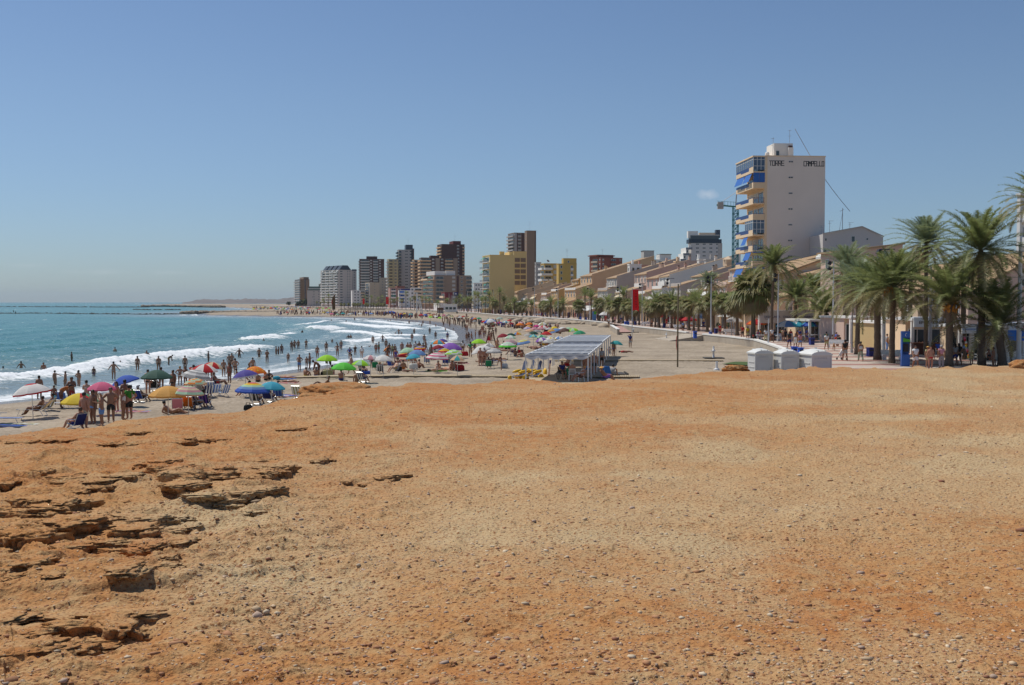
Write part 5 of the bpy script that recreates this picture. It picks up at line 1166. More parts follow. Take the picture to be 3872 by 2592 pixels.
def palm(px,cy,by,crown,label,scale=1.0,r0=.25,r1=.2,lean=0.0,group=None,pos=None,z=PZ,boots=0.0,date=False,name="date_palm"):
 p=pos or W(px,by,z);Hc=D(px,cy,p.y).z-z
 t=empty(name,p,rnd.random()*6.28 if lean==0 else 0,label,"palm tree",group)
 hk=round(Hc*2)/2;r0*=.74;r1*=.74;near=p.y<150 and crown in NEARC;scale*=1.30 if near else 1.25;k=(hk,round(r0,2),round(lean,2),boots)
 if k not in _tm:_tm[k]=trunk_mesh(hk,r0,r1,(lean,0),boots=boots)
 tr=link("trunk",_tm[k],t);tr.scale=(1,1,Hc/hk)
 c=link("crown",crown,t,(lean,0,Hc));c.scale=(scale,)*3
 if lean:c.rotation_euler=(0,0,rnd.random()*6.28)
 if date:d_=link("date_cluster",dates(int(px)),t,(lean,0,Hc-.1))
 return t
N_=NEARC
palm(2916,1005,1290,N_[0],"tall slim date palm standing alone before the painted tower, orange date bunches",1.05,.27,.21,lean=.25,date=True)
palm(3008,1130,1276,N_[1],"short-trunked date palm over the blue cafe parasols",1.12,.30,.26)
palm(3124,1185,1283,N_[3],"low spreading date palm right of the blue parasols",1.25,.36,.33,boots=.35)
palm(3190,1020,1289,N_[2],"date palm with drooping frond on its right, behind the man sitting with a hat",1.2,.3,.25,lean=.3,date=True)
palm(3241,1090,1341,N_[2],"silvery date palm beside the grey lamp pole and bicycle",1.08,.30,.26,lean=.1)
palm(3318,1115,1361,N_[1],"thick-trunked date palm next to the white lamp post, left of the phone pillar",1.1,.38,.36,lean=-.1)
palm(3372,1090,1374,N_[0],"date palm with orange bunches immediately left of the phone pillar",1.18,.30,.27,lean=.05,date=True)
palm(3500,925,1345,N_[2],"tall date palm rising behind the grey lamp in front of the bar",.98,.25,.22,lean=-.1)
palm(3588,1150,1386,N_[3],"heavy-trunked date palm with bright yellow-orange date bunches outside the bar",1.18,.36,.34,boots=.25,date=True)
palm(3712,950,1384,N_[0],"tallest date palm of the right-hand cluster, crown far above the kiosks",1.25,.36,.28,lean=-.25)
palm(3790,1235,1386,N_[3],"leaning date palm with a fresh green crown in front of the ice cream shop",1.3,.40,.36,lean=-.5,boots=.2)
palm(3925,770,1400,N_[1],"date palm cut by the right border, fronds hanging in from above",.9,.35,.3)
palm(3440,1040,1330,N_[1],"darker date palm crown behind the one left of the phone pillar",.9,.27,.25)
palm(3640,1080,1360,N_[1],"shadowed date palm between the tall one and the yellow-bunched one",1.0,.3,.26)
palm(3075,1100,1262,N_[0],"date palm half hidden behind the two short ones near the cafe",1.1,.26,.24)
g="palms lining the promenade"
palm(2848,1105,1284,FANB,"stout fan palm with a thick brown skirt, the biggest of the promenade row",1.35,.42,.36,group=g,name="fan_palm")
palm(2682,1075,1240,N_[2],"feathery palm rising above the row behind the third lamp",.95,.26,.24,group=g)
ROW=[(2787,1152,1270,0),(2812,1160,1262,3),(2741,1150,1264,1),(2765,1163,1252,4),(2697,1148,1259,2),(2674,1160,1256,0),(2641,1150,1254,4),(2623,1140,1252,3),(2605,1158,1250,1),(2577,1160,1245,0),
 (2551,1160,1243,2),(2540,1138,1242,4),(2511,1148,1240,1),(2492,1160,1240,0),(2478,1142,1238,3),(2463,1168,1236,2),(2437,1162,1232,5),(2417,1152,1230,4),(2398,1165,1229,1),(2372,1163,1225,0),(2356,1120,1223,3),(2339,1158,1223,2),
 (2318,1165,1220,1),(2298,1145,1218,5),(2266,1155,1215,0),(2235,1126,1214,4),(2212,1118,1213,3),(2190,1160,1210,2),(2130,1150,1204,4),(2115,1160,1202,1),(2082,1146,1201,5),(2069,1160,1199,0),(2054,1160,1198,2),(2011,1157,1196,3),(1990,1155,1196,4),
 (1974,1162,1195,1),(1957,1166,1194,2),(1945,1146,1195,5),(1925,1164,1192,0),(1906,1142,1190,3),(1890,1108,1190,4),(1872,1150,1188,1),(1862,1142,1187,5),(1850,1118,1186,3),(1835,1138,1186,4),(1822,1140,1185,5),(1808,1122,1184,3),(1796,1118,1183,4),
 (1782,1138,1182,5),(1768,1140,1182,3),(1754,1143,1181,4),(1739,1130,1180,3),(1725,1146,1180,5),(1691,1143,1177,3),(1655,1150,1177,4),(1625,1138,1175,6),(1610,1132,1174,7),(1596,1130,1174,6),(1582,1135,1173,7),(1568,1128,1172,8),(1552,1136,1172,6),
 (1535,1112,1171,7),(1520,1138,1171,8),(1505,1134,1170,6),(1490,1140,1170,9),(1475,1138,1170,7),(1460,1140,1169,6)]
CR=[FANC[0],FANC[1],FANC[2],MIDC[0],MIDC[1],MIDC[2],FARC[0],FARC[1],FARF[0],FARF[1]]
W1=["slim","stocky","bushy","ragged","windblown","dense"]
lmk=[(2750,"left of the stout fan palm"),(2660,"near the white bench and third lamp"),(2560,"beside the tall bare wooden pole"),(2450,"between the banner and the wooden pole"),(2380,"at the red banner"),(2280,"by the blue info pillar"),(2180,"before the dark green bar"),(2100,"left of the dark green bar"),(2000,"above the boulder heap"),(1900,"below the yellow flats"),(1840,"below the yellow block edge"),(1770,"behind the blue flag"),(1640,"near the white kiosk"),(1560,"beside the white beach mast"),(0,"beyond the white beach mast")]
for i,(px,cy,by,k)in enumerate(ROW):
 lm=next(t for a,t in lmk if px>a);kd="fan palm" if k in(0,1,2,8,9)else "date palm"
 kd=kd;hgt="tall" if by-cy>75 else "short" if by-cy<40 else "medium"
 y=W(px,by,PZ).y;s=(1.0 if y<230 else 1.05)*(1.15 if k in(0,1,2)else 1.0)
 palm(px,cy,by,CR[k],f"{hgt} {W1[i % 6]} {kd} {lm}, {['first','second','third','fourth','fifth','sixth','seventh','eighth','ninth','tenth'][sum(1 for q in ROW[:i] if next(t for a, t in lmk if q[0] > a) == lm) % 10]} from the right",s,.34 if k<3 else.26,.28 if k<3 else.22,group=g,name="fan_palm" if kd[0]=='f' else "date_palm")
# little palms planted on the far sand, and taller ones behind them
rs=random.Random(4);i=0
for px in(1290,1302,1318,1336,1343,1352,1361,1372,1383,1390,1402,1412,1423,1430,1440,1446,1452,1198,1212,1226,1240,1256):
 by=1170+rs.uniform(-2,2)if px>1280 else 1163;p=W(px,by,1.7)
 palm(px,by-rs.uniform(15,19),by,FARF[i%2],"small fan palm planted in the far sand behind the thatched shades" if px>1280 else "tiny fan palm on the far sand left of the rusty sculpture",.95,.3,.26,group="small palms on the far sand",pos=p,z=1.5,name="fan_palm");i+=1
for j,(px,cy,by)in enumerate([(1323,1112,1160),(1243,1122,1162),(1185,1135,1160),(1300,1128,1160),(1312,1124,1161),(1342,1130,1162),(1356,1126,1162),(1370,1135,1162),(1393,1135,1162),(1414,1138,1162),(1430,1134,1163),(1445,1128,1163),(1285,1140,1161),(1262,1138,1161),(1222,1138,1161),(1170,1140,1160),(1150,1142,1160),(1380,1128,1163),(1405,1128,1163),(1212,1128,1160)]):
 palm(px,cy,by,FARC[j%2],f"dark palm in the distant clump {'below the white hipped-roof block' if px < 1290 else 'left of the first far banner' if px < 1371 else 'between the far banners'}",1.7,.4,.3,group="distant palms below the towers",pos=W(px,by,2.0),z=2.0)
# far broadleaf trees
def tree(px,cy,by,wpx,label,dist=None):
 p=W(px,by,2.0);r=wpx/2/F*p.y;h=(by-cy)/F*p.y;t=empty("tree",p,0,label,"tree","distant dark trees")
 rs=random.Random(int(px));V=[];Fc=[]
 for k in range(420):
  a=rs.random()*6.28;e=math.acos(rs.uniform(-1,1));q=rs.uniform(.55,1.0)*(1+.25*math.sin(a*3+px));c=np.array([math.cos(a)*math.sin(e)*r*q,math.sin(a)*math.sin(e)*r*q,h*.62+math.cos(e)*h*.42*q])
  for _ in range(2):
   d1=np.array([rs.uniform(-1,1)for _ in range(3)])*r*.16;d2=np.array([rs.uniform(-1,1)for _ in range(3)])*r*.16;o=len(V);V+=[c-d1,c+d1,c+d2];Fc.append((o,o+1,o+2))
 me=np_mesh("crown",V,Fc,[mat((0.035,0.055,0.03),.8,var=.3)]);link("crown",me,t)
 MB().tube([(0,0,0),(0,0,h*.6)],[r*.08,r*.05],6).build("trunk",TRUNK,t)
tree(1092,1142,1158,18,"round dark tree left of the leftmost far tower");tree(1158,1132,1160,24,"large dark tree before the leftmost far tower");tree(1140,1136,1160,20,"dark tree at the tower's seaward foot");tree(1126,1142,1160,16,"small dark tree on the far beach edge");tree(1175,1138,1160,16,"dark tree below the low grey-beige block");tree(1350,1122,1160,22,"bushy dark tree behind the small sand palms");tree(1470,1120,1162,26,"dark tree before the plain beige blocks")
# ---------------- parasols ----------------
C_=dict(red=(.55,.02,.025),dred=(.30,.012,.03),white=(.78,.77,.74),pink=(.68,.14,.26),lpink=(.62,.30,.34),green=(.03,.33,.16),dgreen=(.02,.075,.05),teal=(.05,.38,.38),aqua=(.06,.42,.56),blue=(.04,.11,.50),lblue=(.16,.30,.58),navy=(.03,.04,.20),
 purple=(.28,.12,.50),yellow=(.78,.58,.04),cream=(.70,.58,.38),gold=(.74,.40,.10),orange=(.80,.22,.02),lime=(.36,.72,.03),bgreen=(.12,.62,.06),mint=(.42,.66,.46),grey=(.36,.36,.36),brown=(.14,.07,.05),black=(.03,.03,.03),magenta=(.62,.03,.24),khaki=(.48,.44,.22),peach=(.72,.45,.28),indigo=(.10,.08,.36))
def fab(c):return mat(C_[c]if isinstance(c,str)else c,0.8,var=0.10,scale=2.5,trans=0.35)
POLEM=mat((0.62,0.62,0.60),0.35,metal=0.5,var=0.05)
_cm={}
def canopy_mesh(style,cols,seg=8,rings=6,frill=True):
 k=(style,cols)
 if k in _cm:return _cm[k]
 V=[];Fc=[];M=[];sub=4;n=seg*sub;hgt=.46
 for i in range(rings+1):
  t=i/rings
  for j in range(n):
   a=2*math.pi*j/n;ph=(j%sub)/sub;sc_=1-.075*math.sin(math.pi*ph)*t**2
   V.append((math.cos(a)*t*sc_,math.sin(a)*t*sc_,hgt*(1-t**1.9)-.02*math.sin(math.pi*ph)*t))
 o=len(V)
 for j in range(n):
  a=2*math.pi*j/n;ph=(j%sub)/sub;sc_=1.0-.075*math.sin(math.pi*ph);V.append((math.cos(a)*sc_,math.sin(a)*sc_,-.075-.03*math.sin(math.pi*ph)))
 for i in range(rings+1):
  for j in range(n):
   a=i*n+j;b=i*n+(j+1)%n;Fc.append((a,b,b+n if i<rings else o+(j+1)%n,a+n if i<rings else o+j))
   g=j//sub;nc=len(cols)
   if style=='gore':c=g%nc
   elif style=='ring':c=min(i,nc-1)if nc>2 else i%nc
   elif style=='cap':c=0 if i<2 or i>=rings else 1
   elif style=='check':c=(g+i)%nc
   elif style=='spot':c=1 if(i in(2,4)and j%sub==1)else 0
   elif style=='half':c=min(nc-1,g*nc//seg)
   else:c=0
   if style=='trim':c=1 if i>=rings else 0
   M.append(c)
 me=bpy.data.meshes.new("canopy");me.from_pydata(V,[],Fc)
 for c in cols:me.materials.append(fab(c))
 me.polygons.foreach_set('material_index',M);me.update();_cm[k]=me;return me
_pm={}
def pole_mesh(h):
 h=round(h,1)
 if h not in _pm:
  m=MB();m.tube([(0,0,-.35),(0,0,h+.40)],.02,6)
  for k in range(8):
   a=2*math.pi*k/8;m.bar((0,0,h-.05),(math.cos(a)*.45,math.sin(a)*.45,h+.16),.012)
  _pm[h]=m.mesh("pole",[POLEM])
 return _pm[h]
NPAR=[0]
def parasol(cx,w,yt,style,cols,label,tilt=0.0,Y=None,group=None,zb=None,name="beach_umbrella",tdir=0.0):
 """cx, w: centre and width in photo pixels; yt: top"""
 if Y is None:Y=4.1*F/(yt-1143)
 x=Xat(cx,Y);zg=sandz(x,Y)if zb is None else zb;ztop=D(cx,yt,Y).z;rad=max(.62,min(1.35,w*Y/F/2/(math.cos(tilt*.6))*(1.16 if yt<1300 else 1.04)));h=max(1.0,ztop-zg-.46*rad*1.05-.05)
 cols=tuple(cols)if isinstance(cols,(list,tuple))else(cols,)
 t=empty(name,(x,Y,zg),rnd.random()*.7,label,"beach umbrella",group)
 t.rotation_euler=(0,tilt*.25,t.rotation_euler.z if not tilt else 0)
 link("pole",pole_mesh(h),t)
 c=link("canopy",canopy_mesh(style,cols),t,(0,0,h));c.scale=(rad,rad,rad*1.05);c.rotation_euler=(0,tilt,0.2)
 NPAR[0]+=1;return t
U=[ # cx, w, ytop, style, cols, label, tilt
 (119,134,1447,'cap',('red','white'),"white beach umbrella with red centre and printed red rim over two loungers",-.12),
 (381,106,1441,'solid',('pink',),"plain pink beach umbrella behind the standing group",0.0),(476,102,1417,'half',('green','blue'),"green and blue printed umbrella tipped to the left",-.25),
 (590,112,1396,'solid',((.05,.12,.09),),"dark green umbrella with a navy lining above a seated figure",.0),(298,134,1483,'half',('blue','blue','green','red','yellow','yellow','red','green'),"yellow, red, green and blue segmented umbrella in front",.0),
 (632,138,1456,'solid',('gold',),"large mustard yellow umbrella over a cluster of chairs",0.0),(708,112,1456,'ring',('peach','mint','lpink','cream','lpink','mint','peach'),"faded pink striped umbrella half hidden by the mustard one",.05),
 (770,96,1375,'gore',('red','white'),"red and white segmented umbrella beside the water",.03),(800,72,1367,'gore',('red','cream'),"red and beige umbrella behind the red and white one",.12),
 (737,108,1395,'ring',('white','grey','white','grey','white','grey','white'),"grey and white striped umbrella tilted to the right",.15),(736,78,1427,'check',('cream','orange','mint'),"small flowery umbrella under the grey striped one",0),
 (963,80,1383,'spot',('orange','yellow'),"orange umbrella with yellow flowers near two cones",.08),(928,90,1396,'trim',('indigo','white'),"indigo umbrella in front of the orange flowered one",-.12),
 (952,126,1443,'ring',('magenta','orange','yellow','mint','lblue','blue','blue'),"deep blue umbrella with a rainbow ringed top",.03),(1024,98,1440,'solid',('aqua',),"turquoise umbrella touching the rainbow ringed one",.04),
 (1236,76,1340,'solid',('lime',),"lime umbrella with clothes hung from its pole near the water",.0),(1298,92,1368,'solid',('bgreen',),"bright green umbrella nearest the rocks with a bare pole",.03),(1364,68,1359,'gore',('lime','mint'),"pale lime umbrella by the blue paddling pool",.05),
 (1400,34,1341,'gore',('white','lpink'),"white and pink striped umbrella behind the pale one",0),(1448,74,1341,'solid',('white',),"off-white umbrella by a family in chairs",0),(1541,58,1313,'half',('yellow','mint'),"pale green and yellow umbrella above the rescue boat",-.1),
 (1588,46,1307,'ring',('orange','yellow','lblue','purple','yellow','red'),"rainbow umbrella behind the denim blue one",.0),(1577,70,1321,'solid',('lblue',),"denim blue umbrella over striped chairs",.0),(1563,26,1337,'solid',('aqua',),"small pale blue umbrella clipped to a chair",-.1),
 (1652,84,1331,'ring',('lpink','white','pink','white','pink','white','pink'),"pink and white striped umbrella over two seated women",.05),(1657,47,1284,'gore',('orange','aqua'),"orange and turquoise umbrella left of the purple one",.0),(1657,34,1303,'solid',('dred',),"dark red umbrella under the orange and turquoise one",-.1),
 (1703,80,1295,'solid',('purple',),"big purple umbrella beside the water",.0),(1682,48,1316,'ring',('orange','yellow','bgreen','orange','yellow','red'),"orange and yellow ringed umbrella below the purple one",0),(1715,66,1320,'check',('lime','white','mint'),"green and white chequered umbrella",0),
 (1729,50,1344,'gore',('peach','teal'),"faded orange and teal umbrella over a lying sunbather",.0),(1718,50,1284,'ring',('white','grey','white','grey','white','grey'),"zebra striped umbrella behind the purple one",0),(1673,26,1280,'solid',('indigo',),"violet-blue umbrella peeking over the orange and turquoise one",0),
 (1810,50,1281,'solid',('lime',),"acid lime umbrella left of the lifeguard tower",0),(1822,74,1306,'solid',('white',),"large white umbrella tipped to the left beside an elderly couple",-.25),(1868,62,1315,'ring',('white','grey','white','grey','white','grey'),"grey chequered umbrella right of the elderly couple",0),(1848,38,1297,'gore',('white','grey'),"grey and white umbrella behind the lifeguard tower legs",.1),
 (1902,38,1261,'solid',('dred',),"dark red umbrella right of the lifeguard tower",-.1),(1932,32,1259,'solid',('dgreen',),"dark green umbrella beside the dark red one",0),(1930,38,1267,'gore',('mint','white'),"mint umbrella below the dark green one",0),(1955,30,1255,'gore',('yellow','lblue','orange'),"yellow and blue panelled umbrella mid crowd",0),(1930,50,1283,'check',('grey','lpink'),"grey flowery umbrella behind the green-white one",0),
 (1920,60,1292,'ring',('white','mint','white','mint','white','bgreen'),"white umbrella with green rings",0),(1980,50,1283,'ring',('lpink','yellow','mint','yellow','lblue','lblue'),"pale rainbow umbrella leaning left",-.15),(1964,28,1241,'solid',('cream',),"cream umbrella at the left of the packed crowd",-.2),(1966,27,1221,'solid',('orange',),"vivid orange umbrella below the boulders",0),
 (1969,16,1216,'gore',('pink','white'),"tiny pink and white umbrella over the orange one",0),(2001,25,1219,'solid',('orange',),"second orange umbrella, with pink edge",-.1),(1999,20,1230,'solid',('gold',),"small golden umbrella mid crowd",0),(1994,28,1235,'check',('purple','white'),"purple chequered umbrella mid crowd",0),(2021,30,1237,'solid',('lpink',),"dusty pink umbrella mid crowd",0),
 (2003,30,1243,'solid',('peach',),"peach umbrella mid crowd",0),(2054,42,1230,'gore',('red','white'),"red umbrella with a white panel at the centre of the crowd",0),(2029,17,1228,'solid',('magenta',),"small magenta umbrella in the crowd",0),(2053,36,1218,'gore',('khaki','white'),"pale green and white umbrella near the boulders",0),(2044,30,1236,'solid',('lpink',),"light pink umbrella under the red-white one",0),
 (2030,30,1246,'solid',('grey',),"grey-white umbrella mid crowd",0),(2016,36,1252,'solid',('dgreen',),"bottle green umbrella mid crowd",0),(1998,30,1260,'solid',((.5,.5,.47),),"silver-grey umbrella mid crowd",0),(2017,32,1264,'gore',('aqua','mint'),"aqua umbrella below the bottle green one",0),(2048,36,1265,'gore',('mint','green'),"green and white umbrella beside the aqua one",0),
 (2066,37,1253,'solid',('red',),"bright red umbrella mid crowd",0),(2076,24,1238,'check',('grey','white'),"dotted grey umbrella near the yellow one",0),(2096,28,1234,'solid',('yellow',),"bright yellow umbrella at the top of the crowd",0),(2085,18,1244,'solid',('gold',),"orange-gold umbrella beside the cornflower one",-.1),(2102,36,1242,'solid',('lblue',),"cornflower blue umbrella tilted left",-.3),
 (2134,40,1240,'solid',('brown',),"brown umbrella at the right of the crowd",-.1),(2127,26,1236,'solid',('white',),"white umbrella behind the brown one",0),(2150,20,1237,'solid',('mint',),"pale umbrella right of the brown one",0),(2168,36,1240,'gore',('lime','lime','mint'),"yellow-green umbrella with a patterned lower panel",-.1),(2191,44,1249,'trim',('green','white'),"green umbrella, last of the packed crowd towards the ramp",-.05),
 (2083,36,1269,'check',('grey','white'),"grey dotted umbrella behind the shade roof",0),(2114,28,1271,'gore',('lblue','white'),"blue umbrella with white pattern behind the shade roof",0),(2050,42,1275,'gore',('purple','white'),"lilac umbrella half covered by the chequered one",-.15),(2078,50,1279,'check',('white','grey'),"black and white dotted umbrella before the shade roof",0),(2084,26,1274,'gore',('yellow','white'),"yellow and white umbrella next to the shade roof",0),
 (1889,26,1199,'solid',((.40,.50,.44),),"greenish grey umbrella near the first boulders",0),(1872,20,1217,'gore',('red','white'),"small red and white umbrella of the group behind the lifeguard",0),(1890,18,1216,'gore',('red','blue'),"small red and blue umbrella of the group behind the lifeguard",0),(1911,22,1213,'gore',('white','aqua'),"white and pale blue umbrella behind the lifeguard",0),(1927,18,1208,'solid',('red',),"small scarlet umbrella near the boulders",0),(1934,22,1219,'solid',('dred',),"wine red umbrella near the boulders",0),(1848,16,1205,'solid',('mint',),"small pale green umbrella over the lifeguard's",0),
 (2330,44,1287,'solid',('teal',),"lone teal umbrella right of the shade roof",.1)]
for cx,w,yt,st,cols,lab,ti in U:
 near=yt>1330
 Yn={298:52.5}.get(cx)
 parasol(cx,w,yt,st,cols,lab,ti,Y=Yn or(None if not near else 4.2*F/(yt-1143)),group="beach umbrellas" if False else None)
g="umbrellas on the farther beach"
for cx,w,yt,c in[(1516,14,1185,'orange'),(1530,8,1184,'yellow'),(1553,15,1186,'teal'),(1593,17,1188,'red'),(1608,16,1188,'blue'),(1629,17,1189,'gold'),(1628,15,1196,'lime'),(1648,14,1194,'white'),(1663,14,1199,'lime'),(1679,13,1189,'pink'),(1697,12,1189,'dgreen'),(1707,17,1193,'khaki'),(1728,14,1193,'peach'),(1752,13,1194,'red'),(1775,15,1198,'cream'),(1790,14,1201,'blue'),(1795,12,1202,'orange'),(1811,18,1200,'green'),(1795,16,1211,'grey'),(1830,20,1212,'red'),(1847,20,1210,'white'),
 (1087,12,1179,'red'),(1162,12,1180,'red'),(1171,8,1180,'blue'),(1254,16,1184,'pink'),(1261,14,1176,'peach'),(1240,12,1180,'lblue'),(1297,16,1182,'teal'),(1276,12,1186,'mint'),(1330,13,1183,'grey'),(1362,14,1183,'white'),(1404,15,1183,'lblue'),(1386,12,1181,'indigo'),(1322,12,1185,'white'),(1246,10,1170,'red'),(1236,9,1171,'lime'),(1271,12,1175,'white'),(1208,9,1172,'white'),(1224,10,1179,'yellow'),(1192,8,1170,'mint'),(1641,12,1186,'dred'),(1619,10,1184,'dred'),(1710,10,1198,'cream'),(1739,12,1197,'white')]:
 parasol(cx,w,yt,'solid',(c,),{'lime':'acid green','lblue':'soft blue','dred':'maroon','dgreen':'dark green'}.get(c,c)+f" umbrella on the farther beach, {'left of' if cx < 1270 else 'among' if cx < 1500 else 'right of'} the {'rusty sculpture' if cx < 1270 else 'thatched shades' if cx < 1500 else 'white beach mast'}",0,group=g)
rs=random.Random(3);pal=['red','white','orange','lime','lblue','green','yellow','pink','teal','cream','blue','peach','mint']
for i in range(70):
 px=rs.uniform(955,1250);py=rs.uniform(1162.0,1172.5);Y=5.0*F/(py-1143)
 parasol(px,10,py-3,'solid',(pal[i%13],),f"tiny {pal[i % 13].replace('lblue', 'soft blue')} umbrella in the dense distant crowd, {'left' if px < 1100 else 'right'} of the leftmost tower",0,Y=Y,group="tiny umbrellas in the distance",zb=1.4)
# thatched shades
THM=mat((0.16,0.13,0.10),0.95,var=.3,scale=6)
thm=MB();thm.lathe([(1.5,1.75),(1.52,1.85),(.8,2.25),(.02,2.75)],10);thm_c=thm.mesh("thatch",[THM]);thp=MB();thp.tube([(0,0,0),(0,0,2.3)],.06,6);thp_m=thp.mesh("pole",[TRUNK])
for px,py in[(1305,1183),(1322,1181),(1338,1181),(1343,1184),(1352,1182),(1366,1183),(1380,1182),(1394,1184),(1408,1183),(1425,1184),(1432,1182),(1447,1184),(1290,1184)]:
 p=on_sand(px,py+3);t=empty("thatched_shade",p,0,"grey-brown conical thatched shade in the row beyond the surf","thatched umbrella","thatched shades in a row");link("thatch",thm_c,t);link("pole",thp_m,t)

# ---------------- chairs ----------------
ALU=mat((0.55,0.56,0.57),0.3,metal=0.7,var=0.05)
_ch={}
def chair_parts(style,cols):
 k=(style,cols)
 if k in _ch:return _ch[k]
 f=MB();w=.27
 if style=='low': # low beach chair, back towards +y, sitter faces -y
  for s in(-1,1):
   f.tube([(s*w,-.30,0),(s*w,.30,.33)],.012,5);f.tube([(s*w,.30,0),(s*w,-.28,.33)],.012,5)
   f.tube([(s*w,-.28,.33),(s*w,.20,.24),(s*w,.48,.78)],.014,5);f.tube([(s*(w+.02),-.2,.5),(s*(w+.02),.36,.52)],.018,5);f.tube([(s*w,-.28,.33),(s*(w+.02),-.2,.5)],.012,5)
  for y,z in((-.28,.33),(.48,.78),(.30,0),(-.30,0)):f.tube([(-w,y,z),(w,y,z)],.012,5)
  prof=[(-.27,.325),(.20,.235),(.34,.50),(.475,.765)]
 elif style=='lounger':
  for s in(-1,1):
   f.tube([(s*w,-1.0,.34),(s*w,.3,.34),(s*w,.85,.85)],.016,5);f.tube([(s*w,-.8,.34),(s*w,-.95,0)],.014,5);f.tube([(s*w,.25,.34),(s*w,.45,0)],.014,5);f.tube([(s*(w+.04),-.1,.55),(s*(w+.04),.5,.55)],.016,5)
  for y,z in((-1,.34),(.85,.85),(-.95,0),(.45,0)):f.tube([(-w,y,z),(w,y,z)],.014,5)
  prof=[(-1.0,.345),(-.35,.33),(.3,.345),(.58,.6),(.84,.85)]
 else: # monobloc plastic chair
  for s in(-1,1):
   f.bar((s*.24,-.22,0),(s*.21,-.2,.42),.05);f.bar((s*.24,.26,0),(s*.21,.2,.42),.05);f.bar((s*.25,-.2,.62),(s*.25,.22,.64),.06,.04);f.bar((s*.24,-.2,.42),(s*.25,-.2,.62),.05);f.bar((s*.22,.2,.42),(s*.2,.3,.82),.05)
  for k in range(5):f.bar((-.14+k*.07,.21,.45),(-.14+k*.07,.29,.8),.035,.02)
  f.bar((-.22,.3,.83),(.22,.3,.83),.07,.05);f.box(-.23,.23,-.24,.23,.40,.44)
  fm=f.mesh("frame",[mat(C_['white'],.4)]);_ch[k]=(fm,None);return _ch[k]
 g=MB();nst=6;P=prof
 for i in range(len(P)-1):
  for j in range(nst):
   x0=-w+2*w*j/nst;x1=-w+2*w*(j+1)/nst;a=P[i];b=P[i+1]
   g.add([(x0,a[0],a[1]),(x1,a[0],a[1]),(x1,b[0],b[1]),(x0,b[0],b[1]),(x0,a[0],a[1]-.012),(x1,a[0],a[1]-.012),(x1,b[0],b[1]-.012),(x0,b[0],b[1]-.012)],[(0,1,2,3),(7,6,5,4)],j%len(cols))
 _ch[k]=(f.mesh("frame",[ALU]),g.mesh("seat_fabric",[fab(c)for c in cols]));return _ch[k]
def chair(px,py,face,cols,label,style='low',pos=None,group=None):
 p=pos or on_sand(px,py);cols=tuple(cols)if isinstance(cols,(list,tuple))else(cols,)
 fm,sm=chair_parts(style,cols);t=empty("beach_chair" if style!='mono' else "plastic_chair",p,face,label,"chair",group)
 link("frame",fm,t)
 if sm:link("seat_fabric",sm,t)
 return t
def towel(px,py,cols,label,rz=0.2,w=.8,l=1.6,nst=6,pos=None):
 p=pos or on_sand(px,py);m=MB();cols=cols if isinstance(cols,tuple)else(cols,);rs=random.Random(int(px));n=8
 hs=[[.02+rs.random()*.03 for _ in range(n+1)]for _ in range(nst+1)]
 for i in range(nst):
  for j in range(n):
   c=lambda a,b:(-w/2+w*a/nst,-l/2+l*b/n,hs[a][b])
   m.add([c(i,j),c(i+1,j),c(i+1,j+1),c(i,j+1)],[(0,1,2,3)],i%len(cols))
 o=m.build("beach_towel",[fab(c)for c in cols],None,loc=(p.x,p.y,p.z+.03),rz=rz);return tag(o,label,"towel")
def bag(px,py,col,label,s=.35,pos=None,name="beach_bag"):
 p=pos or on_sand(px,py);m=MB();m.lathe([(.55*s,0),(.7*s,.15*s),(.62*s,.8*s),(.45*s,1.0*s),(.05,.98*s)],9)
 for i,v in enumerate(m.v):m.v[i]=(v[0]*1.25,v[1]*.8,v[2])
 t=empty(name,p,0.3,label,"bag");m.build("body",fab(col),t);h=MB();h.tube([(-.4*s,0,.9*s),(-.25*s,0,1.4*s),(.25*s,0,1.4*s),(.4*s,0,.9*s)],.02,5);h.build("handle",fab(col),t);return t
PI=math.pi
# ---------------- people ----------------
SK=dict(tan=(.36,.18,.105),dark=(.23,.11,.065),fair=(.56,.34,.23),red=(.46,.22,.14))
def skinm(k):return mat(SK[k],0.55,var=0.06,scale=4)
HAIR={'d':mat((.018,.013,.01),.6),'b':mat((.07,.035,.018),.6),'l':mat((.36,.24,.11),.6),'g':mat((.42,.40,.38),.7)}
